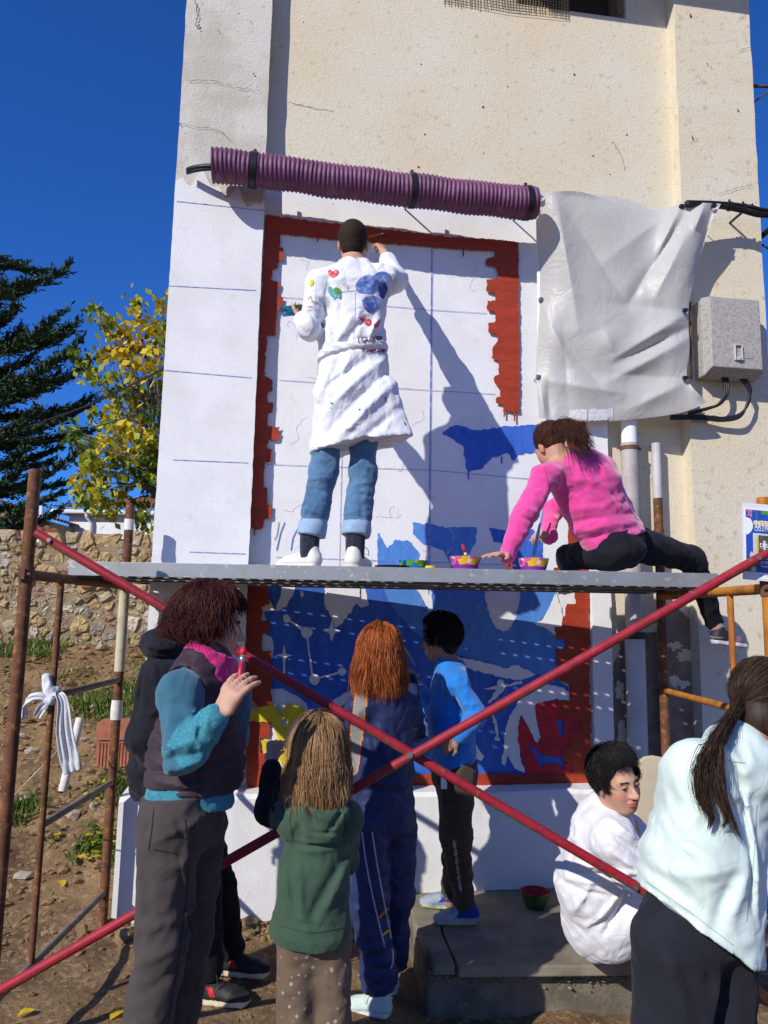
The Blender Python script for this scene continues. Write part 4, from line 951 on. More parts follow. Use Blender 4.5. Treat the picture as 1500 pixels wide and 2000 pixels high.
ced = empty('cedar_tree', (trunk_x, TY, 1.2), 0, 'dark evergreen cedar with layered upswept branches at the left edge', 'tree')
tz0, tz1 = 0.9, W(-95, 330, TY)[2]
MB().tube([(trunk_x, TY, tz0), (trunk_x + .1, TY, 3.5), (trunk_x - .05, TY + .1, 6), (trunk_x, TY, tz1)], [.28, .22, .15, .03], 10).build('trunk', 'bark_dark', ced, smooth=True)
r_ = np.random.default_rng(77); limbs = MB(); C = []; D = []; Wv = []; FM = []
tips = [(40, 518), (132, 520), (88, 532), (60, 565), (120, 607), (148, 632), (135, 650), (158, 668), (125, 690), (185, 700), (110, 735), (95, 745), (190, 785), (150, 805), (175, 780), (115, 820), (140, 845), (180, 842), (115, 875), (145, 890), (95, 905), (140, 940), (70, 950), (118, 965), (60, 985), (115, 1000), (40, 1010), (30, 600), (40, 650), (60, 700), (50, 760), (70, 800), (60, 840), (50, 880), (40, 920), (30, 960), (10, 560), (20, 740), (80, 860), (15, 520)]
for k, (px, py) in enumerate(tips):
    Y_ = TY + r_.uniform(-1.3, 1.3); tip = W(px, py, Y_); zb = tip[2] - r_.uniform(-.05, .35) - .15 * (tip[0] - trunk_x); base = np.array([trunk_x, TY, min(max(zb, 1.6), tz1 - .2)])
    L_ = np.linalg.norm(tip - base); mid = base + (tip - base) * .55 + np.array([0, 0, -.10 * L_]); path = np.array(bez(base, base + (mid - base) * .6, mid + (tip - mid) * .3 - np.array([0, 0, .06 * L_]), tip, 22))
    limbs.tube(list(path[::3]), np.linspace(.05, .008, len(path[::3])), 5, False)
    for j in range(3, 22):
        p = path[j]; t = nrm(path[min(j + 1, 21)] - path[j - 1]); f_ = j / 21
        for tw in range(5 if j < 20 else 3):
            ph = r_.uniform(-1.2, 1.2) if r_.random() < .7 else r_.uniform(-3.1, 3.1); sd = nrm(np.cross(t, (0, 0, 1))); upv = np.cross(sd, t)
            dr = nrm(t * r_.uniform(.55, 1.3) + (sd * math.sin(ph) + upv * math.cos(ph) * .35)); tl = r_.uniform(.16, .46) * (1.15 - .55 * f_)
            for q in range(13):
                s_ = q / 12; c = p + dr * tl * s_ + np.array([0, 0, -.05 * s_ * (1 - s_)]) + r_.normal(0, .016, 3)
                nd = nrm(dr + r_.normal(0, .42, 3) + np.array([0, 0, .12])); h_ = r_.uniform(.045, .085) * (1.05 - .35 * s_)
                w_ = nrm(np.cross(nd, r_.normal(0, 1, 3))) * h_ * .30
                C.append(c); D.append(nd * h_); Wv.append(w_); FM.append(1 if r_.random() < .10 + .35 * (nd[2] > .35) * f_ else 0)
limbs.build('limbs', 'bark_dark', ced, smooth=True)
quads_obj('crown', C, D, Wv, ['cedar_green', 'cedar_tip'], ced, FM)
mat('leaf_green', (0.15, 0.23, 0.025), 0.55, (0.045, 0.09, 0.014), 3, .4, .6, trans=.35)
mat('leaf_lime', (0.42, 0.42, 0.035), 0.55, (0.30, 0.34, 0.03), 3, .4, .6, trans=.35)
mat('leaf_yellow', (0.72, 0.55, 0.03), 0.55, (0.64, 0.44, 0.02), 3, .4, .6, trans=.35)
mat('leaf_brown', (0.22, 0.10, 0.025), 0.7, trans=.25)
mat('bark', (0.13, 0.10, 0.07), 0.95, (0.19, 0.15, 0.11), 10, .4, .6, [(30, .7, .015)])
BY = 10.6
yt = empty('yellowing_tree', W(320, 1060, BY) * np.array([1, 1, 0]) + np.array([0, 0, 1.0]), 0, 'small broadleaf tree turning yellow between the cedar and the building', 'tree')
base = W(325, 1085, BY); base[2] = 1.0
tb = MB(); fork = W(318, 960, BY); tb.tube([base, W(322, 1020, BY), fork], [.11, .09, .075], 10); tb.build('trunk', 'bark', yt, smooth=True)
cl_ = [(185, 605, 18), (205, 625, 20), (232, 640, 22), (215, 655, 20), (262, 590, 20), (268, 620, 22), (285, 640, 26), (300, 660, 26), (318, 600, 24), (325, 640, 26), (250, 670, 24), (275, 690, 28), (235, 690, 22), (205, 690, 22), (150, 700, 18), (165, 720, 22), (185, 735, 20), (215, 735, 12), (255, 720, 28), (300, 710, 30), (320, 740, 30), (240, 760, 28), (270, 770, 30), (295, 790, 32), (255, 795, 30), (225, 790, 26), (315, 820, 30), (190, 815, 20), (215, 825, 24), (245, 830, 28), (135, 838, 18), (150, 850, 22), (165, 870, 20), (180, 885, 26), (215, 860, 22), (260, 850, 28), (285, 860, 28), (205, 880, 26), (235, 880, 26), (300, 890, 30), (170, 905, 24), (195, 915, 28), (225, 905, 22), (245, 925, 20), (165, 945, 26), (190, 960, 30), (170, 975, 26), (205, 985, 26), (220, 1005, 20), (235, 965, 22), (265, 915, 22), (290, 940, 26), (310, 930, 26), (280, 985, 12), (265, 1015, 22), (285, 1020, 26), (340, 700, 40), (345, 800, 44), (345, 880, 44), (350, 640, 36), (345, 950, 36), (380, 760, 60), (385, 860, 60), (390, 680, 50), (390, 950, 50)]
r_ = np.random.default_rng(5); lb = MB(); C = []; D = []; Wv = []; FM = []
for k, (px, py, rp) in enumerate(cl_):
    Y_ = BY + r_.uniform(-.7, .7); c0 = W(px, py, Y_); rm = rp / 137.0
    st = fork + np.array([r_.normal(0, .04), r_.normal(0, .04), r_.uniform(-.2, .25)])
    lb.tube(bez(st, st + (c0 - st) * .3 + np.array([0, 0, .25]), st + (c0 - st) * .7 + np.array([0, 0, .12]), c0 + np.array([0, 0, -.02]), 9), np.linspace(.022, .005, 9), 5, False)
    yel = .5 + .5 * noise3(np.array([[px * .013, py * .013, 2.2]]))[0] + (.12 if 600 < py < 870 and 215 < px < 310 else -.14)
    for q in range(int(46 * (rp / 24.0) ** 1.6)):
        o = r_.normal(0, .55, 3) * rm * np.array([1, 1, .95]); p = c0 + o; az = r_.uniform(0, 6.28)
        nd = nrm(np.array([math.cos(az) * .75, math.sin(az) * .75, -r_.uniform(.25, 1.1)])); h_ = r_.uniform(.045, .080); wv = nrm(np.cross(nd, r_.normal(0, 1, 3) + np.array([0, 0, .6]))) * h_ * .62
        C.append(p); D.append(nd * h_); Wv.append(wv); v = yel + r_.normal(0, .17); FM.append(0 if v < .36 else 1 if v < .66 else 2 if v < 1.12 else 3)
lb.build('limbs', 'bark', yt, smooth=True)
quads_obj('crown', C, D, Wv, ['leaf_green', 'leaf_lime', 'leaf_yellow', 'leaf_brown'], yt, FM, bend=np.array([0, 0, -.008]))
# overhead lines
for pts, rr_, lab in (([(-200, 925, 16), (0, 852, 13), (150, 800, 9), (250, 755, 7), (330, 715, 5.0)], .010, 'thicker black overhead cable crossing in front of the trees'), ([(-200, 868, 16), (0, 858, 13), (130, 845, 9.5), (240, 818, 7), (330, 780, 5.0)], .006, 'thinner black overhead wire below the thick cable')):
    P = catmull([W(*p) for p in pts], 8); tag(MB().tube(P, rr_, 6).build('overhead_cable', 'black_plastic', None, smooth=True), lab, 'cable', 'overhead lines')

mat('straw', (0.34, 0.26, 0.13), .9, (0.14, 0.09, 0.05), 3, .4, .6)
tag(quads_obj('twigs', *TW, ['straw'], None), 'dry twigs and straw littering the earth', 'twigs', kind='stuff')
# ---- grass and weeds
mat('grass', (0.075, 0.135, 0.022), 0.7, (0.12, 0.17, 0.03), 5, .4, .6, trans=.25)
mat('dry_grass', (0.30, 0.23, 0.10), 0.8)
r_ = np.random.default_rng(9); C = []; D = []; Wv = []; FM = []
def ground_at(px, py, lift=0.0):
    Ys = np.arange(2.2, 9, .02); Q = np.array([W(px, py, y) for y in Ys]); hit = np.where(Q[:, 2] <= gz(Q[:, 0], Q[:, 1]) + lift)[0]
    return Q[hit[0]] if len(hit) else Q[-1]
def tuft(px, py, n, sp, hh, z=None):
    p = ground_at(px, py); x, y = p[0] + r_.normal(0, sp, n), p[1] + r_.normal(0, sp * .8, n); zz = gz(x, y)
    for i in range(n):
        h_ = hh * r_.uniform(.5, 1.2); nd = nrm(np.array([r_.normal(0, .5), r_.normal(0, .5), 1.0]))
        C.append(np.array([x[i], y[i], zz[i]]) + nd * h_ * .9); D.append(nd * h_); Wv.append(nrm(np.cross(nd, r_.normal(0, 1, 3))) * (.006 + .10 * h_ * r_.random())); FM.append(1 if r_.random() < .08 else 0)
for a in ((205, 1385, 520, .15, .05), (240, 1370, 420, .14, .05), (255, 1350, 320, .12, .05), (180, 1395, 200, .10, .04), (60, 1272, 330, .16, .06), (20, 1280, 260, .2, .07), (85, 1280, 160, .1, .05), (35, 1600, 140, .06, .05), (45, 1585, 90, .05, .04), (215, 1545, 140, .07, .04), (230, 1500, 120, .06, .04), (190, 1650, 200, .06, .035), (215, 1690, 120, .05, .03), (225, 1560, 140, .06, .04), (140, 1330, 160, .16, .03), (300, 1300, 120, .2, .03), (270, 1420, 140, .1, .04)): tuft(*a)
gz_o = quads_obj('grass', C, D, Wv, ['grass', 'dry_grass'], None, FM)
tag(gz_o, 'green grass tufts and low weeds growing on the earth bank', 'grass', kind='stuff')
C = []; D = []; Wv = []; FM = []
def weed(px, py, n, sp, hh):
    q = ground_at(px, py)
    for _ in range(n):
        x, y = q[0] + r_.normal(0, sp), q[1] + r_.normal(0, sp); z = float(gz(x, y)) + r_.uniform(.01, hh); az = r_.uniform(0, 6.28); nd = nrm(np.array([math.cos(az), math.sin(az), r_.uniform(-.2, .5)])); h_ = r_.uniform(.016, .034)
        C.append((x, y, z)); D.append(nd * h_); Wv.append(nrm(np.cross(nd, (0, 0, 1))) * h_ * .8); FM.append(0 if r_.random() < .72 else 2)
weed(190, 1665, 60, .06, .12); weed(215, 1640, 40, .05, .10); weed(205, 1560, 30, .05, .08); weed(100, 1640, 8, .03, .05); weed(230, 1515, 24, .05, .08)
tag(quads_obj('weeds', C, D, Wv, ['leaf_green', 'leaf_lime', 'leaf_yellow'], None, FM), 'broad-leaved weeds with some yellow leaves beside the plinth corner', 'weeds', kind='stuff')
lf = None
for k, (px, py) in enumerate(((530, 1838), (522, 1866), (50, 1985), (95, 1400), (160, 1590), (980, 1975), (940, 1970), (1000, 1985), (560, 1845), (875, 1985), (715, 1840), (120, 1730), (230, 1985), (60, 1410), (1350, 1985), (420, 1838))):
    q = ground_at(px, py, .004)
    a = r_.uniform(0, 6.28); h_ = r_.uniform(.025, .05); dx, dy = math.cos(a), math.sin(a); V = []
    for s_, w_, up in ((-1, 0, 0), (-.5, .5, .006), (0, .62, .010), (.55, .42, .006), (1, 0, .012)):
        for sg in ((0,) if w_ == 0 else (-1, 0, 1)): V.append((q[0] + h_ * (s_ * dx - sg * w_ * dy), q[1] + h_ * (s_ * dy + sg * w_ * dx), q[2] + .006 + up + (.008 if sg else 0)))
    F = [(0, 2, 1), (0, 3, 2), (1, 2, 5, 4), (2, 3, 6, 5), (4, 5, 8, 7), (5, 6, 9, 8), (7, 8, 10), (8, 9, 10)]
    tag(MB().add(V, F).build('fallen_leaf', ['leaf_yellow', 'leaf_brown', 'leaf_yellow'][k % 3], None, smooth=True), 'fallen yellow or brown leaf lying on the bare earth', 'leaf', 'fallen leaves')
# hollow clay bricks by the bank
for k, (px, py, Y_, hh, lab) in enumerate(((232, 1424, 4.95, .055, 'hollow clay brick, topmost of the two beside the black hoodie'), (232, 1468, 4.93, .075, 'grooved hollow clay brick, lower of the two beside the black hoodie'))):
    q = W(px, py, Y_); e_ = empty('clay_brick', q, R(6), lab, 'brick', 'hollow clay bricks'); mb = MB(); ux, uy = np.array([math.cos(R(6)), math.sin(R(6)), 0]), np.array([-math.sin(R(6)), math.cos(R(6)), 0])
    mb.box(q, (ux * .115, uy * .10, np.array([0, 0, hh]))); mb.build('body', 'brick_clay', e_, bevel=.004)
    mb = MB()
    for s_ in np.linspace(-.10, .10, 11): mb.box(q + ux * s_ - uy * .103, (ux * .006, uy * .004, np.array([0, 0, hh * .98])))
    if k: mb.build('ridges', 'brick_clay', e_)
# ================================================================== SCAFFOLD
mat('rust', (0.185, 0.078, 0.036), 0.82, (0.105, 0.046, 0.026), 14, .4, .6, [(70, .35, .003)], col3=(0.34, 0.15, 0.05), nscale3=40, lo3=.54, hi3=.68, metal=.1)
mat('rust_orange', (0.46, 0.175, 0.022), 0.75, (0.30, 0.10, 0.022), 16, .45, .62, [(70, .35, .003)], col3=(0.14, 0.055, 0.025), nscale3=34, lo3=.58, hi3=.66, stretch=(1, 1, .35))
mat('cream_post', (0.52, 0.46, 0.33), 0.75, (0.36, 0.27, 0.16), 16, .5, .66, [(70, .3, .003)])
mat('red_brace', (0.33, 0.016, 0.030), 0.55, (0.24, 0.014, 0.026), 18, .4, .6, [(80, .25, .002)], col3=(0.22, 0.085, 0.06), nscale3=38, lo3=.60, hi3=.70)
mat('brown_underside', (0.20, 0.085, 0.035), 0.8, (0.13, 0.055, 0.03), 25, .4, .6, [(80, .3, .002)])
mat('galvanised', (0.36, 0.375, 0.375), 0.42, (0.27, 0.285, 0.29), 7, .38, .62, [(30, .08, .002)], metal=.55, col3=(0.46, 0.46, 0.44), nscale3=28, lo3=.58, hi3=.66, rough2=.58)
mat('grey_pipe', (0.24, 0.20, 0.165), 0.75, (0.17, 0.13, 0.10), 14, .4, .6, [(70, .3, .003)])
mat('white_tape', (0.72, 0.70, 0.66), 0.5, (0.6, 0.57, 0.5), 25, .45, .6, [(40, .5, .004)])
UZv = np.array([0, 0, 1.0])
XL, XR = W(62, 1000, 2.9)[0], W(1492, 1000, 2.9)[0]
DECK = W(135, 1096, 3.36)[2]
zt_l = W(68, 918, 2.9)[2]
def post(name, x, y, z0, z1, r, m, parent, holes=()):
    return MB().tube([(x, y, z0), (x, y, z1)], r, 18).build(name, m, parent, smooth='auto')
def scaff(name, x, label, ztf, ztb, mf, mm, mb_, mr, lowz):
    e = empty(name, (x, 3.45, 0), 0, label, 'scaffold', 'scaffold end frames')
    post('post', x, 2.9, -.1, ztf, .024, mf, e)
    post('post', x + .0, 4.02, float(gz(x, 4.02)) - .1, ztb, .024, mb_, e)
    post('strut', x, 3.22, .18, DECK - .075, .0135, mm, e)
    MB().tube([(x, 2.9, DECK - .085), (x, 4.02, DECK - .085)], .021, 14).build('transom', mr, e, smooth='auto')
    for ya, yb, za, zb in lowz:
        MB().tube([(x, ya, za), (x, yb, zb)], .016, 12).build('rung', mr if x > 0 else 'grey_pipe', e, smooth='auto')
    return e
fl = scaff('end_scaffold', XL, 'rusty brown scaffold end frame at the left edge, tied with a white rag', zt_l, W(204, 985, 4.02)[2], 'rust', 'rust', 'rust', 'rust', ((3.22, 4.02, 1.26, 1.26), (3.22, 4.02, .74, .74), (2.9, 4.02, .20, .20)))
fr_ = scaff('end_scaffold', XR, 'orange painted scaffold end frame at the right edge, carrying the poster', W(1492, 972, 2.9)[2], DECK + .45, 'rust_orange', 'rust_orange', 'rust', 'rust_orange', ((3.22, 4.02, 1.26, 1.26), (3.22, 4.02, .74, .74), (2.9, 4.02, .20, .20)))
cz0, cz1 = W(180, 1310, 4.02)[2], DECK - .11
MB().tube([(XL, 4.02, cz0), (XL, 4.02, cz1)], .0265, 18).build('post_sleeve', 'cream_post', fl, smooth='auto')
z_ = W(170, 1385, 4.02)[2]; MB().tube([(XL, 4.02, z_ - .05), (XL, 4.02, z_ + .0), (XL, 4.02, z_ + .05)], [.029, .0315, .028], 14).build('tape', 'white_tape', fl, smooth='auto')
z_ = W(200, 1024, 4.02)[2]; MB().tube([(XL, 4.02, z_ - .03), (XL, 4.02, z_ + .03)], [.0275, .027], 14).build('tape', 'white_tape', fl, smooth='auto')
# diagonal cross brace, two bars bolted at the crossing
BYF = 2.855
cbz = empty('cross_brace', W(775, 1490, BYF), 0, 'pair of red painted scaffold bars crossing in front of the children', 'brace')
p1, p2 = W(70, 1040, BYF), W(1496, 1880, BYF); q1, q2 = W(-18, 1945, BYF - .035), W(1497, 1081, BYF - .035)
r_ = np.random.default_rng(2)
def bar(a, b, name):
    n = 60; V = []; F = []; a = np.asarray(a); b = np.asarray(b); t = nrm(b - a); s_ = nrm(np.cross(t, (0, -1, 0))); f_ = np.cross(t, s_); m = []
    mb = MB(); P = [a + (b - a) * i / (n - 1) for i in range(n)]
    mb.tube(P, [.0178 if 0.012 < i / (n - 1) < .988 else .0155 for i in range(n)], 16, side=(0, -1, 0))
    mi = []
    VV = np.array(mb.v)
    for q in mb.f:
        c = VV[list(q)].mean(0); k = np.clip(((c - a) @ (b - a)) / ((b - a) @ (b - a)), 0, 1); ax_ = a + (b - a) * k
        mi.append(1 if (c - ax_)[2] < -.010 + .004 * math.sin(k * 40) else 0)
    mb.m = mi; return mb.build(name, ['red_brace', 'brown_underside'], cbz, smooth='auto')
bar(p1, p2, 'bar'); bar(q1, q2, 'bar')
q = W(800, 1472, BYF - .03); bo = MB(); bo.tube([q + np.array([0, .06, 0]), q - np.array([0, .035, 0])], .007, 8); bo.tube([q - np.array([0, .026, 0]), q - np.array([0, .034, 0])], .012, 6); bo.build('bolt', 'steel_clip', cbz)
for (x_, y_) in ((1243, 1734), (96, 1055), (1482, 1090)):
    q = W(x_, y_, BYF - .022 - (.03 if x_ > 1400 else 0)); MB().tube([q + np.array([0, .02, 0]), q - np.array([0, .006, 0])], .008, 8).build('bolt', 'steel_clip', cbz)
for fx, fe in ((XL, fl), (XR, fr_)):
    for zz in (DECK - .085, .20):
        cl2 = MB(); cl2.tube([(fx, 2.9, zz - .03), (fx, 2.9, zz + .03)], .029, 14); cl2.box((fx, 2.9 - .03, zz), (np.array([.012, 0, 0]), np.array([0, .012, 0]), np.array([0, 0, .02]))); cl2.tube([(fx - .03, 2.87, zz), (fx + .03, 2.87, zz)], .006, 8); cl2.build('coupler', 'old_steel', fe, smooth='auto')
# planks: three perforated steel boards
DW, NPL = .318, 3
gal = 'galvanised'
pl_l, pl_r = W(135, 1096, 3.36)[0], W(1402, 1108, 3.36)[0]
for k in range(NPL):
    y0 = 3.36 + k * (DW + .012); y1 = y0 + DW
    e = empty('scaffold_plank', ((pl_l + pl_r) / 2, (y0 + y1) / 2, DECK), 0, ('galvanised steel scaffold plank nearest the viewer, its long edge in full sun', 'middle galvanised scaffold plank under the painters\' feet', 'galvanised scaffold plank next to the wall, farthest back')[k], 'scaffold plank', 'scaffold planks')
    xa, xb = pl_l + .02 * (k % 2), pl_r + .015 * k
    nx, ny = 44, 3; xs = [xa]; ys = [y0 + .012]
    for i in range(nx): c = xa + (i + .5) * (xb - xa) / nx; xs += [c - .013, c + .013]
    xs.append(xb)
    for j in range(ny): c = y0 + .012 + (j + .5) * (DW - .024) / ny; ys += [c - .006, c + .006]
    ys.append(y1 - .012)
    V = [(x, y, DECK) for x in xs for y in ys]; n = len(ys); F = []
    for i in range(len(xs) - 1):
        for j in range(n - 1):
            if i % 2 == 1 and j % 2 == 1: continue
            F.append((i * n + j, (i + 1) * n + j, (i + 1) * n + j + 1, i * n + j + 1))
    mb = MB().add(V, F); o = mb.build('deck', gal, e)
    sd_ = o.modifiers.new('sheet', 'SOLIDIFY'); sd_.thickness = .0025; sd_.offset = -1
    lip = MB(); T = .0025; H = .063
    for yy, sg in ((y0, 1), (y1, -1)):
        lip.box(((xa + xb) / 2, yy + sg * T / 2, DECK - H / 2), (np.array([(xb - xa) / 2, 0, 0]), np.array([0, T / 2, 0]), np.array([0, 0, H / 2])))
        lip.box(((xa + xb) / 2, yy + sg * .0075, DECK - T / 2 + .001), (np.array([(xb - xa) / 2, 0, 0]), np.array([0, .005, 0]), np.array([0, 0, T / 2])))
        lip.box(((xa + xb) / 2, yy + sg * .012, DECK - H + T / 2), (np.array([(xb - xa) / 2, 0, 0]), np.array([0, .010, 0]), np.array([0, 0, T / 2])))
    lip.build('side_channels', gal, e, bevel=.0008)
    for xx in (xa, xb):
        hk = MB(); sg = -1 if xx == xa else 1
        hk.box((xx - sg * .012, (y0 + y1) / 2, DECK - .034), (np.array([.012, 0, 0]), np.array([0, DW * .47, 0]), np.array([0, 0, .028]))); hk.build('end_cap', gal, e, bevel=.002)
dr = MB()
for _ in range(1): dr.box(W(992, 1106, 3.3575), (np.array([.012, 0, 0]), np.array([0, .001, 0]), np.array([0, 0, .012])))
dr.box(W(1000, 1104, 3.3575), (np.array([.016, 0, 0]), np.array([0, .001, 0]), np.array([0, 0, .004])))
pk0 = [o for o in bpy.data.objects if o.name == 'scaffold_plank'][0]
dr.build('paint_drip', 'red_paint', pk0)

# ================================================================== PAINT POTS, BRUSHES, POSTER, STEP
def pattern_mat(name, cols, scale, rough=.5):
    m = mat(name, cols[0], rough); t = m.node_tree; N = t.nodes; b = N['Principled BSDF']
    tc = N.new('ShaderNodeTexCoord'); v = N.new('ShaderNodeTexVoronoi'); v.inputs['Scale'].default_value = scale; t.links.new(tc.outputs['Object'], v.inputs['Vector'])
    sp = N.new('ShaderNodeSeparateColor'); t.links.new(v.outputs['Color'], sp.inputs[0]); cr = N.new('ShaderNodeValToRGB'); cr.color_ramp.interpolation = 'CONSTANT'
    while len(cr.color_ramp.elements) < len(cols): cr.color_ramp.elements.new(.5)
    for i, c in enumerate(cols): cr.color_ramp.elements[i].position = i / len(cols); cr.color_ramp.elements[i].color = (*c, 1)
    t.links.new(sp.outputs[0], cr.inputs[0]); t.links.new(cr.outputs[0], b.inputs['Base Color']); return m
pattern_mat('bowl_pink', [(0.62, 0.12, 0.22), (0.70, 0.46, 0.04), (0.62, 0.10, 0.30), (0.72, 0.60, 0.50), (0.70, 0.40, 0.02), (0.25, 0.05, 0.25)], 48)
pattern_mat('bowl_blue', [(0.01, 0.18, 0.48), (0.02, 0.25, 0.55), (0.01, 0.28, 0.30), (0.55, 0.42, 0.02), (0.10, 0.32, 0.05), (0.02, 0.06, 0.16)], 44)
mat('purple_bowl', (0.22, 0.03, 0.30), .5)
mat('blue_bowl', (0.01, 0.22, 0.50), .45)
mat('bowl_red_in', (0.42, 0.03, 0.03), .5, (0.33, 0.02, 0.02), 20, .4, .6)
mat('bowl_green', (0.035, 0.06, 0.02), .5, (0.06, 0.10, 0.03), 30, .4, .6)
mat('wood_handle', (0.50, 0.32, 0.14), .55)
mat('blue_handle', (0.20, 0.36, 0.62), .5)
mat('red_handle', (0.50, 0.02, 0.06), .4)
mat('bristle', (0.20, 0.10, 0.04), .9)
mat('ferrule', (0.5, 0.5, 0.5), .35, metal=.8)
mat('wet_blue', (0.05, 0.20, 0.55), .35)
def bowl(name, c, r, h, outer, base, paint, label, group='paint bowls on the platform', ax=(0, 0, 1)):
    e = empty(name, c, 0, label, 'bowl', group); mb = MB(); w_ = .86
    mb.lathe(c, [(.001, 0), (r * .74, 0), (r * .77, h * .02), (r * .86, h * .34)], 24, ax=ax); mb.build('base', base, e, smooth='auto')
    mb = MB(); mb.lathe(c, [(r * .862, h * .34), (r, h), (r * .965, h), (r * .83, h * .34), (r * .72, h * .06), (.001, h * .05)], 24, ax=ax); mb.build('side', outer, e, smooth='auto')
    mb = MB(); mb.lathe(c, [(.001, h * .62), (r * .89, h * .62)], 24, ax=ax); mb.build('paint', paint, e)
    return e
def brush(name, tip, end, label, hm, bm_='bristle', r=.006, group='paintbrushes'):
    tip, end = np.asarray(tip, float), np.asarray(end, float); d = end - tip; L_ = np.linalg.norm(d); d = d / L_; e = empty(name, end, 0, label, 'paintbrush', group)
    MB().tube([tip, tip + d * .012, tip + d * .03], [.002, r * 1.3, r * 1.05], 10).build('bristles', bm_, e, smooth=True)
    MB().tube([tip + d * .03, tip + d * .052], [r * 1.05, r * .95], 10).build('ferrule', 'ferrule', e, smooth=True)
    MB().tube([tip + d * .052, tip + d * (.06 + .2 * (L_ - .06)), end - d * .004, end], [r * .85, r * 1.1, r * .6, r * .3], 10).build('handle', hm, e, smooth=True)
    return e
Yb = 3.43
def deckpt(px, Y_=Yb): p = W(px, 1095, Y_); return np.array([p[0], p[1], DECK + .001])
bowl('paint_bowl', deckpt(909), .073, .058, 'bowl_pink', 'purple_bowl', 'wet_blue', 'pink and yellow patterned paint bowl standing alone on the platform with a brush')
brush('paintbrush', deckpt(915) + np.array([0, .0, .03]), W(903, 1062, Yb), 'short paint-smeared brush standing in the middle bowl', 'crimson_paint', 'bristle', .009)
bowl('paint_bowl', deckpt(1042, 3.46), .072, .058, 'bowl_pink', 'purple_bowl', 'wet_blue', 'patterned paint bowl the woman in pink dips her brush into')
bowl('paint_bowl', deckpt(808, 3.52), .072, .042, 'bowl_blue', 'blue_bowl', 'yellow_paint', 'shallow blue patterned paint bowl beside the standing man\'s shoe')
tr = MB(); c = deckpt(765, 3.46); tr.lathe(c, [(.001, .001), (.07, .001), (.082, .012), (.078, .012), (.066, .005), (.001, .005)], 20); tag(tr.build('palette_tray', 'black_plastic', None, smooth='auto'), 'flat black paint tray on the platform between shoe and blue bowl', 'tray')
ja = MB(); c = deckpt(842, 3.47); ja.lathe(c, [(.001, 0), (.026, 0), (.028, .003), (.028, .016), (.024, .016), (.024, .006), (.001, .006)], 16); tag(ja.build('paint_pot', 'yellow_paint', None, smooth='auto'), 'small shallow yellow paint pot beside the blue bowl', 'pot')
dp_ = MB()
for k, (x_, h_) in enumerate(((898, .03), (911, .045), (925, .026))):
    q = W(x_, 1086, Yb - .066); dp_.tube([q + np.array([0, .003, .010]), q + np.array([0, 0, -h_ + .01])], [.004, .0025], 6)
# poster on the right post
mat('poster_white', (0.74, 0.75, 0.78), .35); mat('poster_blue', (0.018, 0.065, 0.36), .35, (0.02, 0.075, 0.40), 20, .4, .6); mat('poster_green', (0.085, 0.27, 0.02), .35); mat('poster_yellow', (0.60, 0.44, 0.04), .35)
mat('poster_dark', (0.06, 0.06, 0.055), .35, (0.10, 0.10, 0.09), 30, .4, .6); mat('poster_pink', (0.72, 0.26, 0.36), .35); mat('poster_cream', (0.62, 0.62, 0.60), .35, (0.5, 0.5, 0.5), 25, .4, .6); mat('laminate', (0.66, 0.67, 0.66), .25)
PYq = 2.862; o_ = W(1452, 990, PYq); ux = nrm(W(1540, 998, PYq) - o_); uz = nrm(W(1454, 1128, PYq) - o_); pw, ph = .215, np.linalg.norm(W(1454, 1128, PYq) - o_); un = np.cross(ux, uz)
if un[1] > 0: un = -un
pos = empty('poster', o_ + uz * ph, 0, 'blue laminated event poster with white lettering hung on the orange post', 'poster')
def prect(x0, y0, x1, y1, lay, m, name, poly=None):
    P = poly or [(x0, y0), (x1, y0), (x1, y1), (x0, y1)]; tri = tessellate_polygon([[Vector((p[0], p[1], 0)) for p in P]])
    V = [o_ + ux * p[0] * pw + uz * p[1] * ph + un * (.0006 + .0007 * lay) for p in P]; return MB().add(V, [tuple(t) for t in tri]).build(name, m, pos)
MB().box(o_ + ux * pw / 2 + uz * ph * .48 - un * .0005, (ux * (pw / 2 + .006), uz * (ph / 2 + .012), un * .0008)).build('laminate', 'laminate', pos)
prect(0, 0, 1, 1, 0.5, 'poster_white', 'paper'); prect(.035, .03, .965, .91, 1.2, 'poster_blue', 'field')
prect(0, 0, 0, 0, 2, 'poster_white', 'blob', [(.035, .14), (.12, .16), (.155, .21), (.165, .26), (.15, .31), (.12, .35), (.07, .385), (.035, .39)])
prect(.16, .36, .93, .72, 2, 'poster_cream', 'picture_frame'); prect(.22, .42, .9, .70, 3, 'poster_yellow', 'picture_band'); prect(.255, .385, .9, .71, 4, 'poster_dark', 'picture'); prect(.34, .46, .38, .68, 5, 'poster_cream', 'tower')
prect(.17, .185, .9, .245, 2, 'poster_yellow', 'title_band'); prect(.32, .035, .62, .085, 2, 'poster_green', 'tape_mark'); prect(.225, .04, .235, .185, 2, 'poster_green', 'line_mark'); prect(.04, .77, .12, .90, 2, 'poster_green', 'corner_block'); prect(.36, .305, .6, .325, 2, 'poster_green', 'subtitle_band')
prect(0, 0, 0, 0, 3, 'poster_cream', 'forearm', [(.12, .905), (.125, .75), (.10, .70), (.095, .66), (.13, .62), (.17, .66), (.165, .72), (.175, .80), (.205, .905)])
prect(0, 0, 0, 0, 2.6, 'poster_green', 'leaf_mark', [(.175, .83), (.21, .83), (.23, .87), (.24, .905), (.19, .905)])
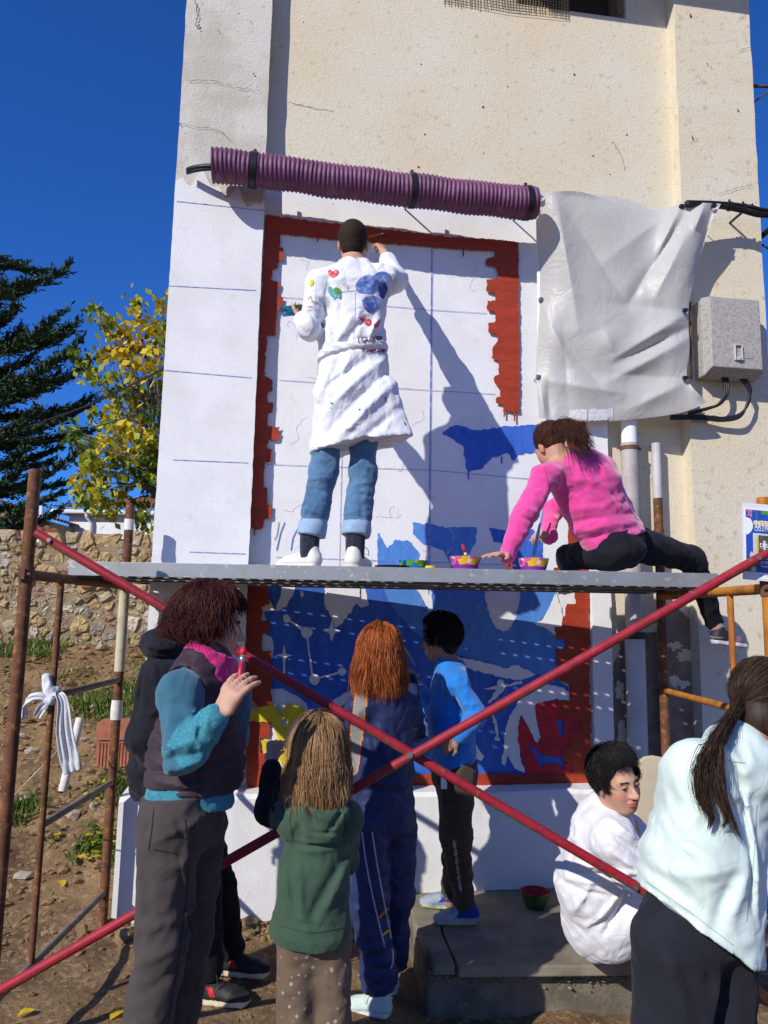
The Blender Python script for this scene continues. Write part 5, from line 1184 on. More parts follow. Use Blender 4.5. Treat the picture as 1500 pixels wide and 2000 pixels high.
for a, b in (((.04, .045), (.16, .05)), ((.16, .05), (.06, .12)), ((.06, .03), (.14, .15)), ((.14, .15), (.12, .05))):
    a, b = np.array(a), np.array(b); n = np.array([-(b - a)[1], (b - a)[0]]); n = n / np.linalg.norm(n) * .008; prect(0, 0, 0, 0, 3, 'poster_pink', 'star_stroke', [tuple(a + n), tuple(b + n), tuple(b - n), tuple(a - n)])
def ptext(txt, x, y, size, lay, m, name='lettering'):
    cu = bpy.data.curves.new('t', 'FONT'); cu.body = txt; cu.size = size; cu.offset = .0004; o = bpy.data.objects.new('t', cu); me = bpy.data.meshes.new_from_object(o)
    V = np.array([v.co[:] for v in me.vertices]); P = [o_ + ux * (x * pw + v[0]) + uz * (y * ph - v[1]) + un * (.0006 + .0007 * lay) for v in V]
    MB().add(P, [tuple(p.vertices) for p in me.polygons]).build(name, m, pos); bpy.data.objects.remove(o); bpy.data.curves.remove(cu); bpy.data.meshes.remove(me)
ptext('INTERVEN', .185, .238, .024, 4, 'poster_white'); ptext('ARTÍSTICA', .185, .295, .021, 4, 'poster_white'); ptext('A partir del', .19, .325, .008, 4, 'poster_white'); ptext('DISF', .27, .555, .022, 6, 'poster_white'); ptext('TE ESPE', .26, .785, .015, 4, 'poster_white'); ptext('Buscado', .29, .83, .010, 4, 'poster_white')
prect(.25, .575, .8, .578, 6, 'poster_white', 'rule')
for x_ in (.05, .12, .26, .40, .47): prect(x_, .94, x_ + .05, .955, 2, 'poster_cream', 'logo_mark')
# concrete step
mat('old_concrete', (0.19, 0.16, 0.12), 0.95, (0.12, 0.10, 0.072), 7, .4, .62, [(22, .7, .012), (90, .6, .004)], col3=(0.20, 0.19, 0.14), nscale3=20, lo3=.57, hi3=.68, detail=9)
mat('step_top', (0.25, 0.215, 0.16), 0.95, (0.17, 0.145, 0.11), 6, .4, .62, [(60, .5, .004)], detail=9)
mat('moss', (0.15, 0.15, 0.06), 0.95, (0.26, 0.26, 0.18), 30, .4, .6, [(60, .9, .006)])
SZ = .12
st = empty('concrete_step', (.75, 3.95, -.1), 0, 'worn concrete step with a cracked slab in front of the plinth', 'step')
def slabpoly(pix, z0, z1, name, m, bev=.008):
    P = [WZ(x, y, z1) for x, y in pix]; V = [(p[0], p[1], z0) for p in P] + [(p[0], p[1], z1) for p in P]; n = len(P)
    F = [tuple(range(n))[::-1], tuple(range(n, 2 * n))] + [(i, (i + 1) % n, n + (i + 1) % n, n + i) for i in range(n)]
    o = MB().add(V, F).build(name, m, st, bevel=bev); bm2 = bmesh.new(); bm2.from_mesh(o.data); bmesh.ops.recalc_face_normals(bm2, faces=bm2.faces); bm2.to_mesh(o.data); bm2.free(); return o
slabpoly([(792, 1762), (800, 1800), (836, 1893), (1000, 1897), (1300, 1890), (1300, 1728), (1000, 1735), (800, 1740)], -.35, SZ - .048, 'block', 'old_concrete', .012)
slabpoly([(800, 1752), (806, 1795), (848, 1884), (890, 1884), (862, 1818), (858, 1735), (805, 1738)], SZ - .045, SZ, 'slab', 'step_top')
slabpoly([(866, 1818), (896, 1888), (1300, 1884), (1300, 1722), (1000, 1728), (862, 1734)], SZ - .045, SZ + .002, 'slab', 'step_top')
r_ = np.random.default_rng(6); ms = []; sz_ = []
for _ in range(300):
    x_ = r_.uniform(845, 1250); q = WZ(x_, 1896 + r_.normal(0, 1.5), SZ - .05); ms.append(q + np.array([0, -.004, r_.normal(-.012, .02)])); sz_.append(r_.uniform(.003, .011))
mo = lumps('moss', ms, sz_, 'moss', 3); mo.parent = st; mo.matrix_parent_inverse = Matrix.Translation((.75, 3.95, -.1)).inverted(); mo['kind'] = 'stuff'
c = WZ(1046, 1772, SZ + .003); rb = empty('watermelon_bowl', c, 0, 'dark green bowl with a red inside standing on the concrete step', 'bowl')
R0_ = .078
MB().lathe(c, [(.001, 0), (.045, 0), (.048, .004), (.066, .03), (.078, .075), (.080, .082)], 28).build('outside', 'bowl_green', rb, smooth='auto')
MB().lathe(c, [(.080, .082), (.076, .0825), (.063, .032), (.04, .010), (.001, .009)], 28).build('inside', 'bowl_red_in', rb, smooth='auto')
# beige rounded panel behind the seated boy
mat('beige_plastic', (0.52, 0.45, 0.32), .6, (0.46, 0.40, 0.28), 4, .4, .6)
Yp = 3.98; P = [W(x, y, Yp) for x, y in ((1243, 1760), (1243, 1590), (1240, 1540), (1240, 1505), (1246, 1488), (1258, 1479), (1275, 1477), (1292, 1480), (1302, 1490), (1306, 1510), (1306, 1760))]
V = list(P) + [p + np.array([.01, .035, 0]) for p in P]; n = len(P); F = [tuple(range(n)), tuple(range(n, 2 * n))[::-1]] + [(i, n + i, n + (i + 1) % n, (i + 1) % n) for i in range(n)]
tag(MB().add(V, F).build('beige_panel', 'beige_plastic', None, bevel=.006), 'beige rounded plastic panel standing behind the seated boy', 'panel')
# leaning pale tube, string and rag on the left frame
p0_, p1_ = W(157, 1402, 3.97), W(122, 1545, 3.90)
lt = MB().tube([p0_, p1_], .022, 14); tag(lt.build('pale_tube', 'white_tape', None, smooth='auto'), 'pale grey tube taped aslant to the rear left scaffold post', 'tube')
sg_ = MB().tube(catmull([W(142, 1432, 3.9), W(100, 1480, 3.6), W(60, 1520, 3.5), W(20, 1562, 3.7)], 6), .0035, 6); tag(sg_.build('string', 'cream_post', None, smooth=True), 'thin pale string stretched from the white rag down to the earth', 'string')
mat('rag', (0.72, 0.73, 0.75), .9, (0.64, 0.65, 0.68), 8, .4, .6, [(40, .3, .004)], trans=.15, wrinkle=((22, .4, .006),))
kx, ky = XL, 3.22
def KP(px, py, Y_): return W(px, py, Y_)
rg = empty('white_rag', KP(98, 1368, 3.2), 0, 'white rag knotted round the thin upright of the left scaffold frame', 'rag')
def ribbon(name, pts, wds, seed, rip=.006, nr=3.0, side=(1, .25, 0)):
    """a strip of thin cloth along pts with gathered ripples across it"""
    P = np.array(catmull(pts, 9)); n = len(P); K = 15; q = np.random.default_rng(seed); V = []; ph = q.uniform(0, 6)
    wd = np.interp(np.linspace(0, 1, n), np.linspace(0, 1, len(wds)), wds)
    for i in range(n):
        t_ = nrm(P[min(i + 1, n - 1)] - P[max(i - 1, 0)]); sd = np.asarray(side, float); sd = nrm(sd - t_ * (sd @ t_)); nn = np.cross(t_, sd)
        for k in range(K):
            s_ = k / (K - 1) * 2 - 1; V.append(P[i] + sd * s_ * wd[i] + nn * (rip * math.sin(s_ * 3.14 * nr + ph + i * .10) + rip * .5 * math.sin(s_ * 9 - i * .23) + .35 * wd[i] * (s_ * s_ - .5)))
    F = [(i * K + k, i * K + k + 1, (i + 1) * K + k + 1, (i + 1) * K + k) for i in range(n - 1) for k in range(K - 1)]
    o = MB().add(V, F).build(name, 'rag', rg, smooth=True); m_ = o.modifiers.new('cloth', 'SOLIDIFY'); m_.thickness = .0022; return o
ribbon('long_tail', [KP(100, 1366, 3.16), KP(114, 1358, 3.15), KP(124, 1376, 3.14), KP(127, 1430, 3.145), KP(136, 1480, 3.15), KP(142, 1508, 3.15)], [.012, .017, .022, .034, .038, .034], 1)
ribbon('short_tail', [KP(94, 1368, 3.16), KP(78, 1360, 3.15), KP(58, 1364, 3.15), KP(48, 1380, 3.16), KP(46, 1404, 3.16)], [.012, .018, .018, .015, .012], 2, .004, 2.0, (.2, .3, 1))
ribbon('short_tail', [KP(94, 1372, 3.16), KP(82, 1384, 3.14), KP(72, 1400, 3.14)], [.012, .018, .016], 3, .004, 2.0)
kn = SDF.around([KP(84, 1312, 3.2), KP(116, 1385, 3.2)], .07, .005)
kn.cone(KP(92, 1322, 3.2), KP(97, 1362, 3.18), .019, .024, .012); kn.cone(KP(99, 1366, 3.17), KP(112, 1346, 3.2), .016, .010, .010); kn.ell(KP(98, 1368, 3.165), (.024, .022, .020), None, .01)
kn.displace(lambda P: .004 * (1 - 2.2 * np.abs(noise3(P * np.array([40, 40, 22])))) + .0015 * noise3(P * 80), .03)
kn.obj('knot', 'rag', rg, 1)
# ================================================================== PEOPLE
def fabric(name, c, c2=None, ns=9, rough=.92, sheen=.25, b=((260, .25, .0015), (26, .18, .006)), wr=((4.0, .22, .03),), **kw):
    return mat(name, c, rough, c2 or tuple(x * .86 for x in c), ns, .4, .64, list(b), sheen=sheen, spec=.2, wrinkle=wr, **kw)
mat('skin', (0.52, 0.30, 0.205), .55, (0.47, 0.25, 0.165), 14, .4, .65, [(220, .15, .001)], spec=.35, sss=.15)
mat('skin_warm', (0.50, 0.235, 0.165), .55, spec=.35, sss=.15)
mat('skin_tan', (0.40, 0.215, 0.135), .55, (0.36, 0.18, 0.11), 14, .4, .65, spec=.35, sss=.12)
mat('lip', (0.46, 0.155, 0.135), .45, spec=.4, sss=.1)
mat('brow', (0.035, 0.022, 0.016), .8)
mat('eye_white', (0.62, 0.58, 0.55), .25, spec=.5)
mat('iris', (0.025, 0.014, 0.008), .2, spec=.5)
def hairmat(name, c, c2, ns=60, rough=.55, stretch=(1, 1, .06), sh=.3):
    return mat(name, c, rough, c2, ns, .38, .62, [], spec=.18, stretch=stretch)
UPV = np.array([0, 0, 1.0])
def cut(S, p, n, rad):
    """flat cut at p, applied only within rad of p"""
    p = np.asarray(p, float); n = nrm(n); sl, X, Y, Z = S._win(p - rad, p + rad)
    d = ((X - p[0]) * n[0] + (Y - p[1]) * n[1] + (Z - p[2]) * n[2]).astype(np.float32); S.F[sl] = np.maximum(S.F[sl], d)
class Head:
    def __init__(s, c, f, u, sc=1.0):
        s.c = np.asarray(c, float); s.f = nrm(f); u = np.asarray(u, float); s.r = nrm(np.cross(s.f, u)); s.u = np.cross(s.r, s.f); s.s = sc; s.R = np.stack([s.r, s.f, s.u], 1)
    def p(s, x, y, z): return s.c + s.s * (x * s.r + y * s.f + z * s.u)
    def loc(s, P): return (np.asarray(P) - s.c) @ s.R / s.s
    def e(s, S, c, r, k=.02, op='u'): S.ell(s.p(*c), np.array(r) * s.s, s.R, k * s.s, op)
    def build(s, S, neck, nr=.052, ears=True):
        s.e(S, (0, -.012, .035), (.074, .094, .086), .02); s.e(S, (0, .030, -.030), (.060, .064, .086), .03); s.e(S, (0, .050, -.088), (.036, .034, .028), .03)
        s.e(S, (.036, .045, -.03), (.028, .035, .04), .03); s.e(S, (-.036, .045, -.03), (.028, .035, .04), .03)
        s.e(S, (0, .078, .022), (.052, .018, .014), .02)
        for x in (-.031, .031): s.e(S, (x, .106, .003), (.017, .016, .011), .012, 's')
        for x in (-.031, .031): s.e(S, (x, .078, .002), (.014, .0145, .013), .004)
        S.cone(s.p(0, .092, .004), s.p(0, .116, -.030), .0085 * s.s, .013 * s.s, .014 * s.s)
        for x in (-.013, .013): s.e(S, (x, .104, -.033), (.010, .010, .008), .008)
        s.e(S, (0, .094, -.056), (.024, .013, .008), .008); s.e(S, (0, .092, -.069), (.021, .012, .008), .008)
        S.chain([s.p(-.02, .105, -.0625), s.p(0, .109, -.0625), s.p(.02, .105, -.0625)], [.0022, .0026, .0022], .003, 's')
        if ears:
            for x in (-1, 1):
                s.e(S, (.076 * x, -.006, -.008), (.010, .020, .032), .008); s.e(S, (.086 * x, .000, -.006), (.006, .010, .016), .004, 's')
        S.cone(s.p(0, -.022, -.055), neck, nr * s.s, nr * 1.12 * s.s, .03)
    def pick(s, extra=None):
        """skin 0, lip 1, brow 2, warm 3"""
        def f(C):
            L_ = s.loc(C); x, y, z = np.abs(L_[:, 0]), L_[:, 1], L_[:, 2]; m = np.zeros(len(C), int); near = (np.abs(L_) < .16).all(1)
            m[near & (y > .02) & (x < .075) & (z < -.012) & (z > -.05) & (x > .03)] = 3
            m[near & (x > .066) & (np.abs(y) < .03) & (np.abs(z + .008) < .036)] = 3
            m[near & (y > .085) & (x < .025 - .25 * np.abs(z + .0625)) & (z < -.049) & (z > -.077)] = 1
            m[near & (y > .07) & (x > .013) & (x < .049) & (z > .0175 + .12 * (.03 - np.abs(x - .03))) & (z < .0265 + .12 * (.03 - np.abs(x - .03)))] = 2
            return m
        return f
def hand(S, w, d, n, th, curl=.5, sc=1.0, spread=.10, thumb=None, r=.0082):
    """w wrist, d towards fingers, n palm normal, th thumb side (+1/-1 along d x n)"""
    d = nrm(d); n = nrm(np.asarray(n, float) - d * np.dot(n, d)); t = np.cross(d, n) * th; w = np.asarray(w, float)
    S.fcone(w, w + d * .078 * sc, t, (.024 * sc, .017 * sc), (.037 * sc, .013 * sc), .012)
    for i, L_ in enumerate((.072, .080, .075, .058)):
        b = w + d * .082 * sc + t * (.029 - .0195 * i) * sc; q = nrm(d + t * spread * (1.5 - i) * .6); a = 0; P = [b - d * .012]; P.append(b)
        for sg in (.44, .31, .25):
            a += curl * (1.0 if sg > .4 else .85); P.append(P[-1] + (q * math.cos(a) + n * math.sin(a)) * L_ * sg * sc)
        S.chain(P, [r * sc * 1.1, r * sc * 1.08, r * sc, r * sc * .92, r * sc * .78], .003)
    b = w + d * .028 * sc + t * .026 * sc; td = nrm(d * .62 + t * .62 + n * .35) if thumb is None else nrm(thumb)
    S.chain([b, b + td * .042 * sc, b + nrm(td + d * .35 + n * .25 * curl) * .074 * sc], [r * 1.5 * sc, r * 1.18 * sc, r * .85 * sc], .008)
def torso(S, ne, sL, sR, wa, pe, hL, hR, k=.88, d=.095):
    side = nrm(np.asarray(sR) - np.asarray(sL)); w = np.linalg.norm(np.asarray(sR) - np.asarray(sL)) / 2; mid = (np.asarray(sL) + np.asarray(sR)) / 2
    S.fcone(mid * .85 + np.asarray(ne) * .15, wa, side, (w * .86 * k, d * k), (w * .72 * k, d * .92 * k), .04); S.fcone(wa, pe, side, (w * .72 * k, d * .92 * k), (w * .82 * k, d * 1.05 * k), .04)
    S.chain([sL, ne, sR], [.055 * k, .062 * k, .055 * k], .05)
def limb(S, pts, rs, k=.02): S.chain(pts, rs, k)
def segd(P, a, b, flat=None):
    a = np.asarray(a, float); b = np.asarray(b, float); d = b - a; Q = P - a
    if flat is not None: Q = Q.copy(); Q[:, flat] = 0; d = d.copy(); d[flat] = 0
    t = np.clip(Q @ d / (d @ d + 1e-9), 0, 1); return np.linalg.norm(Q - t[:, None] * d, axis=1), t
def folds(creases, amp=.004, freq=(9, 9, 9), seed=0, flat=1, fine=.0015):
    """creases (a, b, width, depth); plus soft irregular drapery"""
    fr = np.array(freq, float)
    def f(P):
        o = np.zeros(len(P))
        for a, b, w, dp in creases:
            q, t = segd(P, a, b, flat); o += dp * np.exp(-(q / w) ** 2) * np.sin(np.pi * (.08 + .84 * t)) ** .7
        n = noise3(P * fr + seed * 3.7 + .8 * noise3(P * 6 + seed)[:, None]); o += amp * (1 - 2.2 * np.abs(n)); n2 = noise3(P * fr * 2.4 + seed * 1.3 + 1.1 * noise3(P * 11 + seed)[:, None]); o += amp * .55 * (1 - 2.4 * np.abs(n2))
        return o + fine * noise3(P * 55 + seed)
    return f
def shoe(parent, heel, d, z0, L_, mats, up=.06, pick=None, h=.005, tilt=0.0, name='shoe', aim=None):
    d = nrm(np.array([d[0], d[1], tilt])); hor = nrm(np.array([d[0], d[1], 0])); s_ = np.cross(d, UPV); s_ = nrm(s_); u = np.cross(s_, d); H = np.array([heel[0], heel[1], z0]); q = L_ / .28
    S = SDF.around([H, H + d * L_, H + u * .14 * q], .07, h)
    p = lambda a, b, c=0.0: H + d * a * q + u * b * q + s_ * c * q
    S.fcone(p(.045, .045), p(.19, .036), s_, (.036 * q, .042 * q), (.044 * q, .034 * q), .02); S.fcone(p(.19, .036), p(.245, .028), s_, (.044 * q, .034 * q), (.034 * q, .024 * q), .02)
    S.cone(p(.05, .05), p(.06, .098), .036 * q, .037 * q, .03); S.cone(p(.10, .07), p(.15, .058), .026 * q, .022 * q, .03)
    S.cone(p(.062, .085), p(.064, .16), .026 * q, .026 * q, .006, 's')
    S.fcone(p(.036, .012), p(.14, .010), s_, (.038 * q, .016 * q), (.038 * q, .013 * q), .01); S.fcone(p(.14, .010), p(.238, .012), s_, (.040 * q, .013 * q), (.040 * q, .014 * q), .01)
    S.clip(H, -u)
    S.displace(lambda P: -.003 * np.exp(-((((P - H) @ u) / q - .029) / .0035) ** 2) + .0012 * noise3(P * 70), .03)
    def pk(C):
        a = (C - H) @ d / q; b = (C - H) @ u / q; m = np.where(b < .028, 1, 0)
        return pick(a, b, m, C) if pick else m
    o = S.obj(name, mats, parent, 1, pk)
    lc = MB()
    for k in range(4):
        a, b = .105 + .024 * k, .095 - .011 * k; lc.tube([p(a, b - .014, -.026), p(a + .004, b, 0), p(a + .008, b - .014, .026)], .0028 * q, 5)
    lc.tube(catmull([p(.10, .10), p(.12, .125, .02), p(.14, .105, .045), p(.13, .08, .05)], 5), .0022 * q, 5); lc.tube(catmull([p(.10, .10), p(.11, .12, -.02), p(.13, .10, -.045), p(.13, .07, -.05)], 5), .0022 * q, 5)
    lc.build('laces', mats[2] if len(mats) > 2 else mats[1], o, smooth=True); return o
def strands(name, paths, r0, mats, parent, fm=None, taper=.3, fly=.16):
    r0 = r0 * .66; Q = np.asarray(paths, float); rg = np.random.default_rng(len(Q)); kf = rg.choice(len(Q), max(1, int(len(Q) * fly)), replace=False); tf = np.linspace(0, 1, Q.shape[1])[None, :, None]
    Fy = Q[kf] + rg.normal(0, .011, (len(kf), 1, 3)) * tf ** 1.2 + rg.normal(0, .005, (len(kf), 1, 3)) * np.sin(tf * 9); paths = np.concatenate([Q, Fy]); r0 = np.concatenate([np.full(len(Q), r0), np.full(len(kf), r0 * .55)])
    if fm is not None: fm = np.concatenate([np.asarray(fm), np.asarray(fm)[kf]])
    P = np.asarray(paths, float); n, m = P.shape[:2]; T = np.gradient(P, axis=1); T /= np.linalg.norm(T, axis=2, keepdims=True) + 1e-9
    ref = np.broadcast_to(np.array([.31, .77, .55]), T.shape); A = np.cross(T, ref); A /= np.linalg.norm(A, axis=2, keepdims=True) + 1e-9; B = np.cross(T, A)
    prof = np.ones(m); tt = np.linspace(0, 1, m); prof = np.where(tt > .6, 1 - (1 - taper) * (tt - .6) / .4, 1.0); prof[0] = .7
    rr = np.asarray(r0) if not np.isscalar(r0) else np.full(n, r0); rad = rr[:, None, None] * prof[None, :, None]
    V = np.stack([P + rad * (math.cos(2.094 * j) * A + math.sin(2.094 * j) * B) for j in range(3)], 2).reshape(-1, 3)
    base = (np.arange(n)[:, None] * m + np.arange(m - 1)[None]).reshape(-1) * 3; F = []
    for j in range(3): j2 = (j + 1) % 3; F.append(np.stack([base + j, base + j2, base + 3 + j2, base + 3 + j], 1))
    Fq = np.concatenate(F); fmm = None
    if fm is not None: fmm = np.tile(np.repeat(np.asarray(fm), m - 1), 3)
    return npobj(name, V, Fq, mats, parent, fmm)
def cap_hair(H, n, phr, th0, arc, fall, seed, lift=.006, out=.02, wave=.008, rad=(.080, .100, .092), m=16, back=None, cz=.035, cy=-.012, jit=.15, clump=26, wf=9.0, sway=(0, 0, 0), tmax=1.72):
    """strands from the scalp along meridians, then falling: phr angle range round the crown (0 = face), th0 root polar range, arc polar length"""
    r = np.random.default_rng(seed); out_ = []; n = int(n * 1.7)
    cl = r.normal(0, 1, (clump * 3, 6))
    for i in range(n):
        ph = r.uniform(*phr); t0 = math.acos(1 - r.random() * (1 - math.cos(th0[1]))) if th0[0] == 0 else r.uniform(*th0)
        k = int((ph + 7) / 14 * clump * 3) % (clump * 3); c = cl[k]
        a_ = r.uniform(*arc); t1 = t0 + a_; lay = r.uniform(0, 1); L_ = r.uniform(*fall) if callable(fall) is False else fall(ph, r)
        jr = r.normal(0, .12); P = []; tot = a_ * .09 + L_
        for j in range(m):
            s_ = j / (m - 1); dist = s_ * tot; th = t0 + dist / .09; extra = 0
            if th > min(t1, tmax): extra = dist - max(0, (min(t1, tmax) - t0)) * .09; th = min(t1, tmax)
            ph2 = ph + jit * (jr * s_ * 2 + .25 * c[0] * s_)
            rr = 1 + (lift + .10 * lay * .3) / .09; dx, dy, dz = math.sin(th) * math.sin(ph2), math.sin(th) * math.cos(ph2), math.cos(th)
            x, y, z = dx * rad[0] * rr, cy + dy * rad[1] * rr, cz + dz * rad[2] * rr
            if extra > 0:
                o = out * math.sin(min(1, extra / .12) * 1.57) * (.6 + .6 * lay) + wave * math.sin(extra * wf * 6.28 + c[1] * 3) * min(1, extra / .05) + .006 * c[2] * extra / .1
                tg = wave * .8 * math.cos(extra * wf * 5 + c[3] * 3) * min(1, extra / .05); x += math.sin(ph2) * o + math.cos(ph2) * tg; y += math.cos(ph2) * o - math.sin(ph2) * tg; z -= extra
            P.append((x, y, z))
        q = np.array(P); w3 = H.c + H.s * (q[:, :1] * H.r + q[:, 1:2] * H.f + q[:, 2:] * H.u)
        # falling hair hangs in the world's vertical, whatever the head's tilt
        fal = np.clip((.0 - 0) + np.arange(m) / (m - 1), 0, 1)[:, None]
        out_.append(w3 + np.array(sway) * fal ** 2)
    return np.array(out_)
def person(loc, label): return empty('person', loc, 0, label, 'person', None)
def body_obj(e, S, H=None, skin='skin', sm=1):
    return S.obj('body', [skin, 'lip', 'brow', 'skin_warm'], e, sm, H.pick() if H else None)
def decal(e, vf, pts2, name, m, lift=.004, step=.008, toward=None):
    """a flat painted mark laid onto a garment: photo-pixel outline cast onto the cloth"""
    V0, F0 = vf; tree = BVHTree.FromPolygons([tuple(v) for v in V0], [tuple(q) for q in F0])
    xs = np.array([p[0] for p in pts2]); ys = np.array([p[1] for p in pts2]); st = step * 400
    loop = []
    for i in range(len(pts2)):
        a, b = np.array(pts2[i], float), np.array(pts2[(i + 1) % len(pts2)], float); k = max(1, int(np.linalg.norm(b - a) / st))
        loop += [a + (b - a) * t / k for t in range(k)]
    inner = []
    P = np.array(loop)
    from mathutils.geometry import delaunay_2d_cdt
    gx_, gy_ = np.arange(xs.min(), xs.max(), st), np.arange(ys.min(), ys.max(), st)
    def inside(q):
        c = False
        for i in range(len(P)):
            a, b = P[i], P[i - 1]
            if (a[1] > q[1]) != (b[1] > q[1]) and q[0] < (b[0] - a[0]) * (q[1] - a[1]) / (b[1] - a[1]) + a[0]: c = not c
        return c
    for x in gx_:
        for y in gy_:
            if inside((x, y)) and np.min(np.hypot(P[:, 0] - x, P[:, 1] - y)) > st * .5: inner.append((x, y))
    n = len(P); pts = [Vector(p) for p in P] + [Vector(p) for p in inner]
    r = delaunay_2d_cdt(pts, [(i, (i + 1) % n) for i in range(n)], [list(range(n))], 1, 1e-5)
    V = []; ok = []
    for v in r[0]:
        d = nrm(ray(v[0], v[1])); h = tree.ray_cast(Vector(CAMP), Vector(d))
        if h[0] is None: V.append((0, 0, 0)); ok.append(False)
        else: V.append(tuple(np.array(h[0]) - d * lift)); ok.append(True)
    F = [tuple(f) for f in r[2] if all(ok[i] for i in f)]
    F = [f for f in F if max(np.linalg.norm(np.array(V[f[i]]) - np.array(V[f[i - 1]])) for i in range(len(f))) < .06]
    if not F: return None
    return MB().add(V, F).build(name, m, e, smooth=True)
def spline2(pts, n=5): return [tuple(p[:2]) for p in catmull([(x, y, 0) for x, y in pts] + [(pts[0][0], pts[0][1], 0)], n)[:-1]]

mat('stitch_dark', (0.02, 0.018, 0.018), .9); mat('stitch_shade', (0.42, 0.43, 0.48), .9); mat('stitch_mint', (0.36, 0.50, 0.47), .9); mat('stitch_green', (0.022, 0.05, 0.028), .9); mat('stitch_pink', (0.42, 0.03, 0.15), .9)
def seam(o, pts, wd, m, lift=.0022):
    P2 = catmull([(x, y, 0) for x, y in pts], 6); up_, dn_ = [], []
    for i, p in enumerate(P2):
        t_ = nrm(P2[min(i + 1, len(P2) - 1)] - P2[max(i - 1, 0)]); n_ = np.array([-t_[1], t_[0]]) * wd / 2; up_.append(tuple(p[:2] + n_)); dn_.append(tuple(p[:2] - n_))
    return decal(o, o_VF[o.name], up_ + dn_[::-1], 'seam', m, lift, .025)
# ------------------------------------------------------------------ the man in the white coat
fabric('coat_white', (0.74, 0.75, 0.79), (0.68, 0.69, 0.74), 7, wr=((5.5, .42, .03), (13, .28, .010)))
fabric('denim', (0.095, 0.20, 0.33), (0.055, 0.125, 0.225), 11, wr=((7, .35, .02),), b=((300, .4, .002), (24, .3, .006)))
fabric('denim_light', (0.30, 0.42, 0.55), (0.22, 0.34, 0.47), 20)
fabric('navy_sock', (0.012, 0.014, 0.030), (0.03, 0.034, 0.055), 60)
mat('white_leather', (0.72, 0.69, 0.63), .5, (0.66, 0.62, 0.55), 9, .4, .65, [(60, .12, .002)])
mat('white_sole', (0.74, 0.73, 0.70), .6, (0.6, 0.57, 0.5), 20, .45, .65)
hairmat('hair_buzz', (0.017, 0.011, 0.008), (0.034, 0.021, 0.014), 160, .8, (1, 1, 1))
man = person((W(650, 1096, 3.65)[0], 3.65, DECK), 'man seen from behind on the platform in a paint-marked white coat and jeans')
J = dict(ne=W(690, 524, 3.74), sL=W(626, 556, 3.72), sR=W(750, 548, 3.75), wa=W(688, 680, 3.74), pe=W(682, 745, 3.72), hL=W(652, 765, 3.73), hR=W(714, 763, 3.73),
         kL=W(632, 925, 3.70), kR=W(708, 925, 3.74), aL=W(605, 1055, 3.68), aR=W(694, 1055, 3.68), eL=W(603, 642, 3.66), wL=W(590, 622, 3.90), eR=W(772, 548, 4.08), wR=W(750, 494, 4.30))
Hm = Head(W(690, 478, 3.77), (.05, 1, .18), (0, -.15, 1), 1.0)
S = SDF.around(list(J.values()) + [Hm.p(0, 0, .14), Hm.p(0, .13, 0), W(600, 1096, 3.68), W(575, 610, 4.0), W(735, 452, 4.48)], .07, .0055)
torso(S, J['ne'], J['sL'], J['sR'], J['wa'], J['pe'], J['hL'], J['hR'])
for q in 'LR':
    limb(S, [J['s' + q], J['e' + q], J['w' + q]], [.05, .042, .027]); limb(S, [J['h' + q], J['k' + q], J['a' + q], J['a' + q] - np.array([0, 0, .08])], [.078, .052, .036, .04])
hand(S, J['wR'], W(731, 452, 4.42) - J['wR'], np.array([-.5, .8, -.1]), -1, .75, .98)
hand(S, J['wL'], W(577, 606, 4.02) - J['wL'], np.array([.25, .2, 1]), -1, .35, .98)
Hm.build(S, J['ne'], .056)
body_obj(man, S, Hm)
S = SDF.around([Hm.p(.1, .1, .14), Hm.p(-.1, -.13, -.1), Hm.p(-.1, .1, -.1), Hm.p(.1, -.13, .14)], .02, .005)
Hm.e(S, (0, -.016, .036), (.080, .098, .091), .01); Hm.e(S, (0, -.055, -.03), (.060, .045, .055), .03)
S.clip(Hm.p(0, .06, .02), Hm.f * 1.0 - Hm.u * .25); Hm.e(S, (.085, .03, -.06), (.06, .075, .062), .008, 's'); Hm.e(S, (-.085, .03, -.06), (.06, .075, .062), .008, 's'); S.clip(Hm.p(0, -.05, -.085), -Hm.u)
S.displace(lambda P: .0016 * noise3(P * 170) + .001 * noise3(P * 60), .02); S.obj('hair', 'hair_buzz', man, 0)
# coat
hem = W(705, 872, 3.74)
S = SDF.around([W(560, 500, 3.6), W(835, 900, 3.6), W(835, 480, 4.4), W(560, 900, 4.1)], .05, .0075)
side = np.array([1, .03, 0])
S.fcone((J['sL'] + J['sR']) / 2 + np.array([0, 0, -.03]), J['wa'], side, (.186, .118), (.160, .112), .05); S.chain([J['sL'], J['ne'] - np.array([0, 0, .03]), J['sR']], [.070, .062, .070], .05)
S.fcone(J['wa'] + np.array([0, 0, .02]), W(694, 775, 3.74), side, (.162, .112), (.205, .138), .05); S.fcone(W(690, 775, 3.74), W(702, 905, 3.74), side, (.205, .138), (.262, .178), .05)
S.fcone(W(745, 760, 3.70), W(775, 880, 3.66), side, (.07, .06), (.10, .05), .05)
S.chain([J['sL'], J['eL'], J['wL'] + (J['wL'] - J['eL']) * .02], [.072, .058, .043], .03); S.chain([J['sR'], J['eR'], J['wR'] + (J['eR'] - J['wR']) * .30], [.078, .064, .048], .03)
S.fcone(J['ne'] + np.array([0, 0, -.05]), J['ne'] + np.array([0, .01, .065]), side, (.090, .082), (.068, .066), .03)
cut(S, J['ne'] + np.array([0, 0, .042]), np.array([0, -.1, 1]), .12)
hp, hq = W(606, 884, 3.70), W(806, 852, 3.70); hd = hq - hp; S.clip(hp, -nrm(np.array([-hd[2], 0, hd[0]])))
C_ = lambda x0, y0, x1, y1, w, d: (W(x0, y0, 3.65), W(x1, y1, 3.65), w, d)
